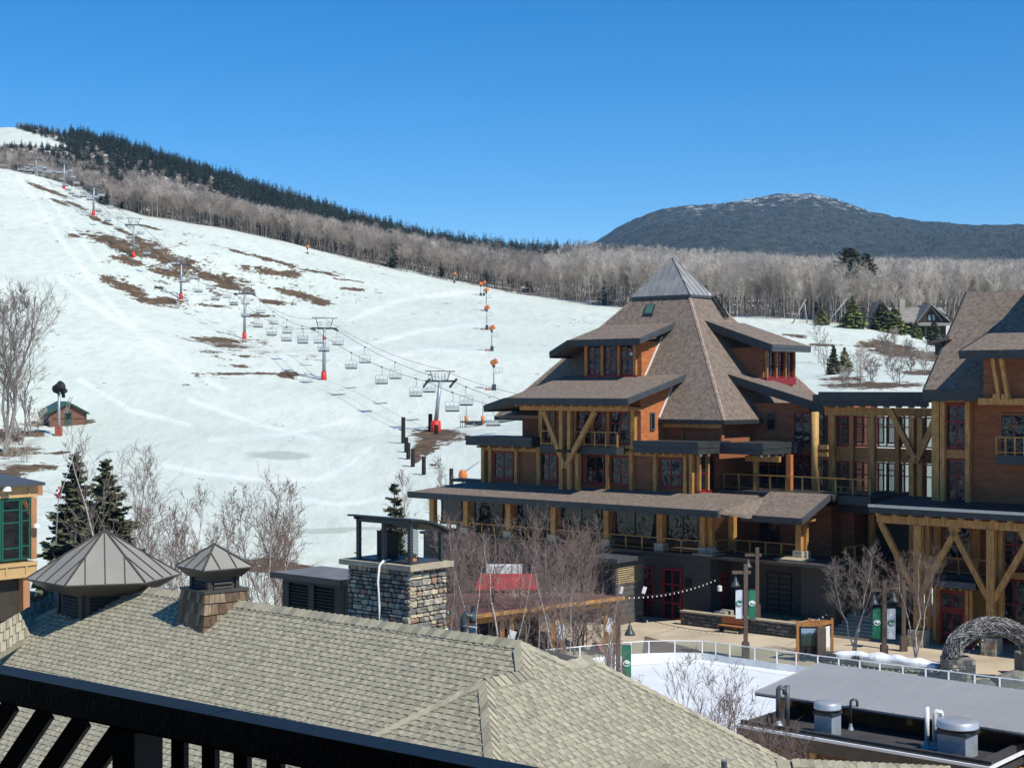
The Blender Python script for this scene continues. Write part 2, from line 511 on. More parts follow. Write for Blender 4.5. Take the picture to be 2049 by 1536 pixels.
    grey = mix(mth('MULTIPLY', attr('track'), rng(noise(.12, 5), .35, .6, .1, .5)), grey, (.78, .80, .76))
    soil = mix(rng(noise(1.1, 8), .35, .65), (.055, .032, .018), (.155, .10, .052))
    grey = mix(mth('MULTIPLY', attr('track'), rng(noise(.12, 5), .35, .6, .1, .5)), grey, (.78, .80, .76))
    soil = mix(rng(noise(.35, 4), .5, .68), soil, (.19, .14, .07))
    nz = mth('SUBTRACT', noise(.28, 9, None, .75), .5)
    nzs = mth('SUBTRACT', noise(.10, 5, mp2.outputs[0], .7), .5)
    nzf = mth('SUBTRACT', noise(1.3, 6, mp.outputs[0], .7), .5)
    d = mth('ADD', mth('ADD', mth('ADD', attr('dirt'), mth('MULTIPLY', nz, 3.2)), mth('MULTIPLY', nzs, 2.6)), mth('MULTIPLY', nzf, 1.6))
    dm = rng(d, .02, .14)
    wm = rng(mth('ADD', attr('wet'), mth('MULTIPLY', nz, 1.2)), .0, .35, 0, .75)
    col = mix(wm, grey, (.38, .405, .34))
    col = mix(dm, col, soil)
    litter = mix(rng(noise(.5, 8), .4, .6), (.10, .075, .055), (.20, .155, .115))
    fm = mth('MULTIPLY', attr('forest'), rng(mth('ADD', noise(.09, 7, None, .7), mth('MULTIPLY', attr('forest'), .12)), .50, .60))
    col = mix(fm, col, litter)
    L.new(col, bs.inputs['Base Color'])
    b1 = N.new('ShaderNodeBump'); b1.inputs['Distance'].default_value = .12; L.new(st, b1.inputs['Height'])
    b2 = N.new('ShaderNodeBump'); b2.inputs['Distance'].default_value = .09; L.new(fine, b2.inputs['Height']); L.new(b1.outputs[0], b2.inputs['Normal'])
    b3 = N.new('ShaderNodeBump'); b3.inputs['Distance'].default_value = .18; L.new(st2, b3.inputs['Height']); L.new(b2.outputs[0], b3.inputs['Normal'])
    L.new(b3.outputs[0], bs.inputs['Normal'])
    me.materials.append(m)
    o = bpy.data.objects.new('snow_slope', me); COL.objects.link(o)
    tag(o, 'open spring snow slope with thawed brown strips rising to the woods', kind='structure')
make_land()

# distant rounded mountain
def make_mountain():
    prof = [(700,560),(1000,520),(1120,500),(1185,487),(1225,462),(1260,441),(1330,417),(1390,411),(1450,407),(1510,397),(1560,387),(1620,387),(1660,394),(1690,406),(1750,426),(1830,441),(1940,449),(2049,449),(2200,438),(2400,420),(2700,400)]
    xs = np.array([p[0] for p in prof], float); ys = np.array([p[1] for p in prof], float)
    pxs = np.arange(700, 2700, 7.0)
    Dm = 3700.0
    top = np.interp(pxs, xs, ys)
    kern = np.ones(5) / 5
    top = np.convolve(np.pad(top, 2, 'edge'), kern, 'valid')
    ztop = EYE - (top - CY) / F * Dm
    rows = np.linspace(0, 1, 70)
    X, Y, Z = [], [], []
    for r in rows:
        D = 1500 + (Dm - 1500) * r
        X.append((pxs - CX) / F * Dm * (D / Dm) ** .85)
        Y.append(np.full(len(pxs), D))
        Z.append(60 + (ztop - 60) * (r ** 1.25))
    for q in (.97, .85, .6):
        D = Dm + 400 * (1 - q) + 120
        X.append((pxs - CX) / F * Dm); Y.append(np.full(len(pxs), D)); Z.append(60 + (ztop - 60) * q)
    X, Y, Z = np.array(X), np.array(Y), np.array(Z)
    rr = np.concatenate([rows, [1, 1, 1]])[:, None]
    amp = np.sin(np.pi * np.clip(rr, 0, 1)) * 1.0
    Z += amp * (90 * (cellnoise(X / 330, Y / 520, 3) - .5) + 40 * (cellnoise(X / 130, Y / 190, 4) - .5))
    Z += (6 * (cellnoise(X / 16, Y / 30, 5) - .5))
    nr, nc = X.shape
    me = bpy.data.meshes.new('mountain')
    idx = np.arange(nr * nc).reshape(nr, nc)
    q = np.stack([idx[:-1, :-1], idx[:-1, 1:], idx[1:, 1:], idx[1:, :-1]], -1).reshape(-1, 4)
    me.from_pydata(np.stack([X, Y, Z], -1).reshape(-1, 3).tolist(), [], q.tolist())
    me.polygons.foreach_set('use_smooth', np.ones(len(q), bool))
    m = bpy.data.materials.new('mountain_woods'); m.use_nodes = True
    t = m.node_tree; N, L = t.nodes, t.links
    bs = N['Principled BSDF']; bs.inputs['Roughness'].default_value = .95; bs.inputs['Specular IOR Level'].default_value = .1
    ge = N.new('ShaderNodeNewGeometry')
    n1 = N.new('ShaderNodeTexNoise'); n1.inputs['Scale'].default_value = .035; n1.inputs['Detail'].default_value = 10; n1.inputs['Roughness'].default_value = .75; L.new(ge.outputs['Position'], n1.inputs[0])
    cr = N.new('ShaderNodeValToRGB'); L.new(n1.outputs[0], cr.inputs[0])
    cr.color_ramp.elements[0].position = .35; cr.color_ramp.elements[0].color = (.018, .03, .022, 1)
    cr.color_ramp.elements[1].position = .68; cr.color_ramp.elements[1].color = (.12, .118, .095, 1)
    n2 = N.new('ShaderNodeTexNoise'); n2.inputs['Scale'].default_value = .035; n2.inputs['Detail'].default_value = 8; n2.inputs['Roughness'].default_value = .8; L.new(ge.outputs['Position'], n2.inputs[0])
    sp = N.new('ShaderNodeSeparateXYZ'); L.new(ge.outputs['Position'], sp.inputs[0])
    hr = N.new('ShaderNodeMapRange'); hr.inputs[1].default_value = 320; hr.inputs[2].default_value = 480; hr.inputs[3].default_value = -.2; hr.inputs[4].default_value = .09; L.new(sp.outputs[2], hr.inputs[0])
    ad = N.new('ShaderNodeMath'); ad.operation = 'ADD'; L.new(n2.outputs[0], ad.inputs[0]); L.new(hr.outputs[0], ad.inputs[1])
    sr = N.new('ShaderNodeMapRange'); sr.inputs[1].default_value = .605; sr.inputs[2].default_value = .64; L.new(ad.outputs[0], sr.inputs[0])
    mx = N.new('ShaderNodeMix'); mx.data_type = 'RGBA'; L.new(sr.outputs[0], mx.inputs[0]); L.new(cr.outputs[0], mx.inputs[6]); mx.inputs[7].default_value = (.62, .64, .62, 1)
    L.new(mx.outputs[2], bs.inputs['Base Color'])
    bp = N.new('ShaderNodeBump'); bp.inputs['Distance'].default_value = 14; L.new(n1.outputs[0], bp.inputs['Height']); L.new(bp.outputs[0], bs.inputs['Normal'])
    me.materials.append(m); me.update()
    o = bpy.data.objects.new('mountain', me); COL.objects.link(o)
    tag(o, 'dark wooded mountain with a rounded snow-flecked summit', kind='structure')
    return X, Y, Z
MOUNT = make_mountain()
vf = M('valley_mix', (.30, .28, .25), .95, .35, .03, 0, hue=(.62, .64, .62))
tag(MB().xbox(-2500, 2500, -2500, 1500, -3.2, -2.2).build('valley_floor', vf), 'patchy snow and bare ground of the valley floor', kind='structure')
# ------------------------------------------------------------------ buildings: shared pieces
def wbox(mb, kind, c, s0, s1, z0, z1, d0, d1, mi=0):
    """box on a wall plane; d is measured outwards (towards the village square or towards the sun)"""
    if kind == 'V': mb.abox(s0, s1, c - d1, c - d0, z0, z1, mi)
    else: mb.abox(c - d1, c - d0, s0, s1, z0, z1, mi)

def wpt(kind, c, s, z, d):
    return P(s, c - d, z) if kind == 'V' else P(c - d, s, z)

def window(par, kind, c, s0, s1, z0, z1, cols=2, bars=(.66,), fmat=None, gmat=None, fw=.09, dep=.09, sill=0.0, name='window', label=None):
    if s0 > s1: s0, s1 = s1, s0
    fmat = fmat or red_frame; gmat = gmat or dark_glass
    fr = MB()
    wbox(fr, kind, c, s0, s0 + fw, z0, z1, 0.004, dep); wbox(fr, kind, c, s1 - fw, s1, z0, z1, 0.004, dep)
    wbox(fr, kind, c, s0 + fw, s1 - fw, z1 - fw, z1, 0.004, dep); wbox(fr, kind, c, s0 + fw, s1 - fw, z0, z0 + fw, 0.004, dep)
    mw = fw * .75
    w_ = (s1 - s0 - 2 * fw - (cols - 1) * mw) / cols
    xs = [(s0 + fw + i * (w_ + mw), s0 + fw + i * (w_ + mw) + w_) for i in range(cols)]
    for i in range(cols - 1): wbox(fr, kind, c, xs[i][1], xs[i + 1][0], z0 + fw, z1 - fw, 0.004, dep * .8)
    h = z1 - z0 - 2 * fw
    zs, z = [], z0 + fw
    for q in bars:
        zb = z0 + fw + h * q
        for x0, x1 in xs: wbox(fr, kind, c, x0, x1, zb - mw / 2, zb + mw / 2, 0.004, dep * .8)
        zs.append((z, zb - mw / 2)); z = zb + mw / 2
    zs.append((z, z1 - fw))
    if sill: wbox(fr, kind, c, s0 - .08, s1 + .08, z0 - sill, z0 - 0.003, 0.004, dep + .12)
    f = fr.build(name, fmat, par)
    if label: f['label'] = label
    for x0, x1 in xs:
        for za, zb in zs:
            g = MB(); wbox(g, kind, c, x0, x1, za, zb, 0.012, 0.03)
            g.build('pane', gmat, f)
    return f

def planks(par, kind, c, s0, s1, z0, z1, h, mat, name='plank', th=.03):
    n = max(1, round((z1 - z0) / h)); h = (z1 - z0) / n
    for i in range(n):
        m = MB(); za, zb = z0 + i * h, z0 + (i + 1) * h - .012
        p = [wpt(kind, c, s, z, d) for s, z, d in ((s0, za, 0.002), (s1, za, 0.002), (s1, za, th + .02), (s0, za, th + .02), (s0, zb, 0.002), (s1, zb, 0.002), (s1, zb, th * .5), (s0, zb, th * .5))]
        m.hexa(p); m.build(name, mat, par)

def edge_board(mb, p, q, h=.42, t=.12, out=None):
    """fascia hung on the edge p-q: two stepped boards"""
    p, q = Vector(p), Vector(q)
    mb.bar(p + Vector((0, 0, .03)), q + Vector((0, 0, .03)), t, h * .55)
    k = Vector((0, 0, .03 - h * .55 - .004))
    mb.bar(p + k, q + k, t * .55, h * .45)

def rafters(par, kind, c, s0, s1, n, z, size=.17, length=.9, mat=None):
    for i in range(n):
        s = s0 + (s1 - s0) * (i + .5) / n
        m = MB(); wbox(m, kind, c, s - size / 2, s + size / 2, z - size, z, -.3, length)
        m.build('rafter_tail', mat or timber, par)

def railing(par, p, q, h=1.05, gap=1.1, mat=None, mesh=True, posts=True):
    p, q = Vector(p), Vector(q)
    L_ = (q - p).length; n = max(1, round(L_ / gap)); up = Vector((0, 0, h))
    m = MB(); m.bar(p + up, q + up, .12, .07); m.bar(p + Vector((0, 0, .18)), q + Vector((0, 0, .18)), .06, .05)
    m.build('top_rail', mat or timber, par)
    if posts:
        for i in range(n + 1):
            v = p + (q - p) * i / n
            m = MB(); d = (q - p).normalized() * .05; e = Vector((-d.y, d.x, 0))
            lo, hi = Vector((0, 0, 0.0)), Vector((0, 0, h - .075))
            m.hexa([v - d - e + lo, v + d - e + lo, v + d + e + lo, v - d + e + lo, v - d - e + hi, v + d - e + hi, v + d + e + hi, v - d + e + hi])
            m.build('rail_post', mat or timber, par)
    if mesh:
        m = MB()
        k = max(2, int(L_ / .14))
        for i in range(1, 7):
            z = Vector((0, 0, .2 + i * .11)); m.bar(p + z, q + z, .008, .008)
        m.build('rail_wires', dark_steel, par)

# ------------------------------------------------------------------ the timber lodge with the pyramid roof
lodge = thing('timber_lodge', P(66, 95, 0), 'big timber lodge with a tall brown shingled pyramid roof, stacked dormers and grey metal peak', 'lodge')

# --- walls
m = MB(); m.abox(55.7, 82.6, 86.2, 104, -.6, 4.4); m.abox(49.4, 55.7, 88.6, 104, -.6, 4.38); m.abox(46.9, 49.4, 87.4, 100, -.6, 4.42)
m.build('ground_floor_wall', charcoal_board, lodge)
m = MB(); m.abox(55.9, 82.2, 89.6, 104, 4.4, 7.9); m.abox(49.8, 55.9, 92.2, 104, 4.41, 7.9); m.build('terrace_wall', brown_siding, lodge)
m = MB(); m.abox(58.0, 78.1, 88.0, 104, 7.9, 11.6); m.build('second_floor_wall', brown_siding, lodge)
m = MB(); m.abox(62.75, 72.0, 88.0, 96, 11.6, 15.0); m.abox(72.0, 75.2, 89.6, 100, 11.61, 14.2); m.abox(57.9, 62.75, 91.0, 100, 11.62, 13.9); m.abox(53.3, 58.6, 95.4, 106, 7.95, 14.85)
m.build('third_floor_wall', brown_siding, lodge)
# sun-facing cheek walls, in the brighter copy of the siding
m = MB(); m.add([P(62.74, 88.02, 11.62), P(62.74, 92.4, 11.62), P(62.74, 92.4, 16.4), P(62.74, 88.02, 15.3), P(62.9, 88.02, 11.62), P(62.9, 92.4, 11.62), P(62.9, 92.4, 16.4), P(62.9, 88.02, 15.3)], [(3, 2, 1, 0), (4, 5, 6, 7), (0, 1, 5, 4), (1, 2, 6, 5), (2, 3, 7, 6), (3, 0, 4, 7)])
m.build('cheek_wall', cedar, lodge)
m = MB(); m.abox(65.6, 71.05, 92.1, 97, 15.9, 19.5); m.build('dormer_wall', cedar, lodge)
m = MB(); m.abox(58.4, 64.5, 97.6, 102, 15.9, 19.0); m.build('dormer_wall', brown_siding, lodge)

# --- roofs
EZ = 13.7
def fz(b): return EZ + 9.5 / 7.0 * (b - 90.2)         # front slope
def rz_(a): return EZ + 9.5 / 7.64 * (a - 57.1)       # sunny side slope
Cc, Cl, Cr, Cb = P(64.74, 97.2, 23.2), P(69.76, 97.2, 23.2), P(64.74, 100.0, 23.2), P(69.76, 100.0, 23.2)
E0, E1, E2, E3 = P(57.1, 90.2, EZ), P(78.6, 90.2, EZ), P(78.6, 107, EZ), P(57.1, 107, EZ)
for nm, q in (('front_roof_slope', (E0, E1, Cl, Cc)), ('side_roof_slope', (E3, E0, Cc, Cr)), ('far_roof_slope', (E1, E2, Cb, Cl)), ('rear_roof_slope', (E2, E3, Cr, Cb))):
    MB().slab(q, .28).build(nm, lodge_roof, lodge)
m = MB()
for p, q in ((E0, Cc), (E1, Cl), (E3, Cr)):
    d = (q - p); nseg = 46
    sa, sb = (P(1, 0, 0) * .19, P(0, 1, 0) * .19) if p is E0 else ((P(-1, 0, 0) * .19, P(0, 1, 0) * .19) if p is E1 else (P(1, 0, 0) * .19, P(0, -1, 0) * .19))
    for i in range(nseg):
        u, v = p + d * (i / nseg) + Vector((0, 0, .05)), p + d * ((i + .97) / nseg) + Vector((0, 0, .075))
        top = [u, u + sa, v + sa, v, v + sb, u + sb]
        m.add(top + [x - Vector((0, 0, .05)) for x in top], [(0, 1, 2, 3), (0, 3, 4, 5), (1, 7, 8, 2), (4, 10, 11, 5), (0, 6, 7, 1), (5, 11, 6, 0)])
o = m.build('ridge_caps', lodge_cap, lodge); o['kind'] = 'stuff'
# metal peak with standing seams
Ap = P(67.25, 98.6, 26.25)
cap = MB()
k = 0.28
cc = [P(64.74 - k, 97.2 - k, 23.16), P(69.76 + k, 97.2 - k, 23.16), P(69.76 + k, 100 + k, 23.16), P(64.74 - k, 100 + k, 23.16)]
cap.add(cc + [Ap], [(0, 1, 4), (1, 2, 4), (2, 3, 4), (3, 0, 4), (3, 2, 1, 0)])
capo = cap.build('metal_peak', zinc, lodge)
for i0, i1, n in ((0, 1, 9), (3, 0, 5)):
    for i in range(n + 1):
        q = cc[i0] + (cc[i1] - cc[i0]) * i / n
        t = 1 - abs(2 * i / n - 1)
        e = Ap if i in (0, n) else q + (Ap - q) * (t * .92) + (Ap - (cc[i0] + cc[i1]) / 2) * 0
        if i not in (0, n):
            mid = (cc[i0] + cc[i1]) / 2
            e = q + (Ap - mid) * t
        MB().beam(q + Vector((0, 0, .03)), e + Vector((0, 0, .03)), .045, .06).build('seam', zinc, capo)
m = MB(); m.bar(cc[0] + Vector((0, 0, .02)), cc[1] + Vector((0, 0, .02)), .08, .2); m.bar(cc[3] + Vector((0, 0, .02)), cc[0] + Vector((0, 0, .02)), .08, .2)
m.build('peak_flashing', slate_grey, lodge)
m = MB(); edge_board(m, E0 + Vector((0, 0, -.03)), E1 + Vector((0, 0, -.03)), .3); edge_board(m, E3 + Vector((0, 0, -.03)), E0 + Vector((0, 0, -.03)), .3)
m.build('main_fascia', charcoal, lodge)
m = MB(); m.abox(57.6, 62.7, 90.5, 90.7, 13.1, 13.38); m.build('eave_beam', timber, lodge)

def dormer_roof(front, side, zf, zb, tipz, name):
    """shed roof over a front dormer; front=(a_right, a_left, b_eave, b_back), side=(a_tip, b_end): it turns the corner and drops to the left"""
    a0, a1, b0, b1 = front; at, be = side
    E_R, E_L, B_L, B_R = P(a0, b0, zf), P(a1, b0, zf), P(a1, b1, zb), P(a0, b1, zb)
    T = P(at, b0 + .1, tipz); T2 = P(at, be, tipz); B2 = P(a1 - (zb - zf) * .0, be, zf + .02)
    MB().slab([E_R, E_L, B_L, B_R], .24).build(name, lodge_roof, lodge)
    MB().slab([E_L, T, T2, B2], .24).build(name, lodge_roof, lodge)
    m = MB()
    edge_board(m, E_R, E_L, .5); m.build('eave_fascia', charcoal, lodge)
    m = MB(); edge_board(m, E_L, T, .5); edge_board(m, T, T2, .5); m.build('eave_fascia', charcoal, lodge)
    m = MB(); edge_board(m, B_R, E_R, .42); m.build('rake_fascia', slate_grey, lodge)  # same boards as the eave, painted paler because this edge faces the sun
    m = MB(); m.slab([E_R + Vector((0, 0, -.26)), E_L + Vector((0, 0, -.26)), P(a1, b0 + 2.2, zf - .26 + .4), P(a0, b0 + 2.2, zf - .26 + .4)], .04); m.build('soffit', timber_red, lodge)
dormer_roof((61.9, 73.2, 85.2, 92.6), (75.4, 96), 15.2, 16.95, 14.62, 'lower_dormer_roof')
dormer_roof((64.85, 71.6, 90.8, 95.6), (73.5, 97), 19.63, 20.97, 18.75, 'upper_dormer_roof')
def side_dormer(b0, b1, a_e, ze, a_i, zi):
    q = [P(a_e, b0, ze), P(a_e, b1, ze), P(a_i, b1, zi), P(a_i, b0, zi)]
    MB().slab(q, .24).build('side_dormer_roof', lodge_roof, lodge)
    m = MB(); edge_board(m, q[3], q[0], .62); m.build('rake_fascia', charcoal, lodge)
    m = MB(); edge_board(m, q[0], q[1], .5); m.build('eave_fascia', slate_grey, lodge)  # charcoal boards repeated in a lighter colour for the sunlit side
    m = MB(); m.slab([p + Vector((0, 0, -.26)) for p in q], .04); m.build('soffit', timber_red, lodge)
side_dormer(94.8, 98.6, 52.0, 14.83, 59.8, 16.98)
side_dormer(96.85, 102.6, 57.2, 19.15, 63.1, 21.1)
# little roof corner and flat roofs with deep fascias
MB().slab([P(72.4, 88.4, 13.85), P(76.6, 88.4, 13.85), P(76.6, 92, 15.1), P(72.4, 92, 15.1)], .22).build('corner_roof', lodge_roof, lodge)
def flat_roof(a0, a1, b0, b1, z0, z1, name='flat_roof', mat=None):
    o = MB().abox(a0, a1, b0, b1, z0, z1).build(name, charcoal, lodge)
    m = MB(); m.abox(a0 - .07, a1 + .07, b0 - .07, b0 - .003, z0 + (z1 - z0) * .5, z1 + .04); m.abox(a0 - .07, a0 - .003, b0 - .003, b1, z0 + (z1 - z0) * .5, z1 + .04)
    m.build('fascia_board', charcoal, o)
    m = MB(); m.abox(a0 - .035, a1 + .035, b0 - .035, b0 - .004, z0 - .02, z0 + (z1 - z0) * .46); m.abox(a0 - .035, a0 - .004, b0 - .004, b1, z0 - .02, z0 + (z1 - z0) * .46)
    m.build('fascia_board', charcoal, o)
flat_roof(71.8, A(933, 86.6), 86.6, 90, 11.55, 12.22)
flat_roof(A(1396, 86.8), A(1268, 86.8), 86.8, 90.9, 11.42, 12.2)
a_s = A(1532, 90.0)
flat_roof(a_s, A(1396, 86.8) - .08, 89.6, 95, 11.38, 12.12)
for b_ in (87.6, 88.6):
    MB().lathe(P(A(1396, 86.8) + .25, b_, 11.2), [(.001, 0), (.09, .03), (.09, .18), (.03, .2)], 10).build('soffit_light', white_trim, lodge)
for i in range(5):
    MB().lathe(P(a_s + .3, 90 + i * .95, 11.14), [(.001, 0), (.09, .03), (.09, .18), (.03, .2)], 10).build('soffit_light', white_trim, lodge)

# terrace roof (lowest shingle roof) with a notch where the deck begins
aL, aR, aN = 81.4, A(1435, 83.2), A(1605, 86.1)
q1 = [P(aR, 83.2, 7.92), P(aL, 83.2, 7.92), P(aL - 2.6, 88.4, 8.68), P(aR, 88.4, 8.68)]
MB().slab(q1, .22).build('terrace_roof', lodge_roof, lodge)
MB().slab([P(aL, 83.2, 7.92), P(aL, 100, 7.92), P(aL - 2.6, 97, 8.68), P(aL - 2.6, 88.4, 8.68)], .22).build('terrace_roof', lodge_roof, lodge)
aM = A(1395, 88.4)
MB().slab([P(aR + 1.2, 88.35, 8.66), P(aR - .003, 83.24, 7.91), P(aR - .9, 85.6, 7.5), P(aR - .9, 86.1, 7.5), P(aR - .2, 89.0, 8.5)], .16).build('hip_roof', lodge_roof, lodge)
q2 = [P(aN, 86.1, 7.5), P(aR - .02, 86.1, 7.5), P(aR - .02, 89.9, 8.88), P(aN, 89.9, 8.88)]
MB().slab(q2, .22).build('terrace_roof', lodge_roof, lodge)
m = MB(); edge_board(m, q1[0], q1[1], .46); edge_board(m, q1[1], P(aL, 100, 7.92), .46); m.build('eave_fascia', charcoal, lodge)
m = MB(); edge_board(m, P(aR, 86.1, 7.92), q1[0], .46); m.build('eave_fascia', slate_grey, lodge)  # sun-facing return of the eave, its sunlight put in the colour
m = MB(); edge_board(m, q2[0], q2[1], .42); m.build('eave_fascia', charcoal, lodge)
m = MB(); edge_board(m, q2[3], q2[0], .42); m.build('rake_fascia', slate_grey, lodge)  # sunlit rake, a lighter copy of the charcoal eave boards
MB().abox(aR + .1, aL - .5, 86.4, 86.7, 7.62, 8.0).build('terrace_beam', timber, lodge)
MB().abox(aN + .4, aR, 88.45, 88.75, 7.52, 7.9).build('terrace_beam', timber, lodge)
rafters(lodge, 'V', 86.4, aR + .3, aL - .6, 30, 7.72, .15, 2.7)
rafters(lodge, 'V', 88.5, aN + .3, aR - .2, 7, 7.3, .15, 2.1)
m = MB(); m.abox(58.2, 81.5, 88.1, 89.4, 8.5, 8.72); m.abox(aN - .2, 58.0, 89.8, 95.3, 8.5, 8.8); m.abox(46, aN - .25, 90.5, 97, 8.2, 8.78)
m.build('roof_deck', charcoal, lodge)

# --- timber frame of the front
def post(px, b, z0, z1, wd=.34, mat=None, base=False, name='column'):
    a = A(px, b)
    o = MB().abox(a - wd / 2, a + wd / 2, b - wd / 2, b + wd / 2, z0, z1).build(name, mat or timber, lodge)
    if base: MB().abox(a - wd * .8, a + wd * .8, b - wd * .8, b + wd * .8, z0 - .55, z0 - .004).build('plinth', stone_a, o)
for px in (968, 982, 1034, 1079, 1217, 1264): post(px, 87.85, 8.6, 11.5, .3)
for px in (1312, 1372, 1384): post(px, 87.85, 8.6, 11.4, .28)
for px in (1084, 1268): post(px, 87.82, 11.55, 14.6, .36)
for px in (1152, 1186, 1218): post(px, 87.9, 11.6, 14.4, .24, timber_red)
for px in (1124, 1140): post(px, 86.4, 8.5, 14.55, .3)
post(1156, 86.6, 8.5, 11.2, .3)
for tx, ty in ((1089, 823), (1191, 823)):
    p, q = P(A(1131, 86.35), 86.35, Zb(1131, 935, 86.35)), P(A(tx, 86.35), 86.35, Zb(tx, ty, 86.35))
    MB().beam(p, q, .3, .34, P(0, 1, 0)).build('brace', timber, lodge)
MB().abox(A(1147, 86.4), A(1116, 86.4), 86.2, 86.6, 11.25, 11.45).build('steel_bracket', black_paint, lodge)
m = MB(); m.abox(62.6, 72.6, 86.2, 86.55, 14.3, 14.62); m.abox(62.7, 72.3, 87.75, 87.95, 14.3, 14.55); m.build('eave_beam', timber, lodge)
rafters(lodge, 'V', 86.2, 62.3, 72.8, 12, 14.78, .17, .75)
m = MB(); m.abox(58.2, 77.9, 87.8, 87.98, 11.1, 11.38); m.abox(63, 71.9, 87.8, 87.97, 11.6, 11.85); m.build('floor_beam', timber, lodge)
rafters(lodge, 'V', 87.4, 72.0, 77.9, 5, 11.5, .16, .7)
rafters(lodge, 'V', 87.4, 58.3, 62.4, 6, 11.42, .16, .5)
# balcony behind the brace
ab0, ab1 = A(1236, 86.9), A(1084, 86.9)
MB().abox(ab0, ab1, 86.75, 87.95, 11.15, 11.7).build('balcony_floor', charcoal, lodge)
railing(lodge, P(ab0, 86.85, 11.7), P(ab1, 86.85, 11.7), 1.1, 1.05)
# second floor windows
def frontwin(px0, px1, b, z0, z1, **k):
    window(lodge, 'V', b, A(px1, b), A(px0, b), z0, z1, **k)
for p0, p1 in ((990, 1028), (1082, 1116), (1149, 1166), (1174, 1210), (1224, 1260), (1321, 1366)):
    frontwin(p0, p1, 88.0, 8.98, 11.0, cols=2, bars=(.42,), sill=.1)
for p0, p1 in ((1090, 1112), (1120, 1147), (1156, 1182), (1190, 1214), (1222, 1262)):
    frontwin(p0, p1, 88.0, 11.9, 14.25, cols=2, bars=(.64,))
# sunny corner bay: red window towards the sun
window(lodge, 'U', 58.0, B(1398, 58.0), B(1428, 58.0), 8.75, 11.2, cols=2, bars=(.5,), sill=.25)
for px in (1398, 1415): 
    bb = B(px, 57.85); MB().abox(57.7, 57.95, bb - .1, bb + .1, 8.8, 11.3).build('column', timber, lodge)
# deck recess: columns, dark glazed wall, door
window(lodge, 'V', 95.4, A(1500, 95.4), A(1452, 95.4), 8.85, 11.1, cols=3, bars=(.7,), fmat=brown_siding)
window(lodge, 'V', 95.4, A(1575, 95.4), A(1520, 95.4), 8.85, 11.1, cols=3, bars=(.7,), fmat=brown_siding)
post(1513, 91.6, 8.8, 11.2, .3); post(1580, 92.4, 8.8, 11.3, .36, cedar)
MB().abox(A(1560, 91.5), A(1492, 91.5), 91.4, 91.7, 10.8, 11.2).build('deck_beam', timber, lodge)
railing(lodge, P(57.8, 91.2, 8.8), P(46.4, 91.2, 8.8), 1.1, 1.25)
for a_c, b0_, b1_ in ((62.70, 90.25, 92.35), (65.55, 92.35, 94.7)):
    MB().beam(P(a_c, b0_, fz(b0_) + .05), P(a_c, b1_, fz(b1_) + .05), .09, .12).build('cheek_flashing', white_trim, lodge)
# big round corner post in full sun, and windows of the corner block
a_p, b_p = A(1631, 93.6), 93.6
MB().tube([P(a_p, b_p, 8.7), P(a_p, b_p, 14.3)], .26, 14).build('log_post', M('sunlit_log', (.50, .31, .10), .6, .15, 3, .01, 20), lodge, True)  # log colour is the timber brightened to look sunlit
m = MB(); m.abox(a_p - 1.0, a_p, b_p - .1, b_p + .1, 11.2, 11.5); m.abox(a_p - 1.0, a_p, b_p - .1, b_p + .1, 11.7, 12.0); m.build('log_tie', timber, lodge)
for z0, z1 in ((8.9, 11.2), (11.95, 14.2)):
    window(lodge, 'V', 95.4, A(1625, 95.4), A(1590, 95.4), z0, z1, cols=2, bars=(.7,))
    window(lodge, 'U', 53.3, 95.7, 97.6, z0, z1, cols=2, bars=(.5,))
window(lodge, 'V', 95.4, A(1553, 95.4), A(1535, 95.4), 12.9, 14.2, cols=1, bars=(.7,), fmat=slate_grey)
window(lodge, 'U', 62.74, B(1300, 62.74), B(1309, 62.74), 12.9, 14.2, cols=1, bars=(), fmat=slate_grey, fw=.12)
MB().abox(57.7, 57.89, 90.8, 91.15, 12.2, 13.5).build('corner_board', brown_siding, lodge)
MB().abox(61, 61.2, 90.85, 90.98, 12.2, 13.5).build('corner_board', brown_siding, lodge)
# upper front dormer: posts, red-framed strip of windows
for i, (p0, p1) in enumerate(((1178, 1203), (1209, 1235), (1243, 1268))):
    window(lodge, 'V', 92.1, A(p1, 92.1), A(p0, 92.1), 16.95, 19.3, cols=2, bars=(.5,))
for px in (1174, 1206, 1239, 1271): post(px, 92.0, 16.9, 19.45, .24)
MB().abox(A(1277, 92.1), A(1172, 92.1), 91.85, 92.09, 16.5, 16.92).build('red_sill', red_frame, lodge)
rafters(lodge, 'V', 91.8, 65.6, 71.2, 4, 19.45, .16, .7)
MB().lathe(P(A(1263, 91.4), 91.4, 18.4), [(.001, 0), (.1, .05), (.1, .2), (.02, .26)], 10).build('wall_lamp', white_trim, lodge)
# upper side dormer windows
for i in range(3):
    b0 = 97.95 + i * 1.35
    window(lodge, 'U', 58.4, b0, b0 + 1.15, 16.75, 18.75, cols=2, bars=(.5,), gmat=dark_glass)
    MB().abox(58.15, 58.39, b0 - .16, b0 - .03, 16.6, 18.85).build('column', timber, lodge)
MB().abox(58.1, 58.38, 97.6, 102.0, 16.2, 16.72).build('red_sill', red_frame, lodge)
MB().abox(58.15, 58.39, 101.87, 102.0, 16.74, 18.85).build('column', timber, lodge)
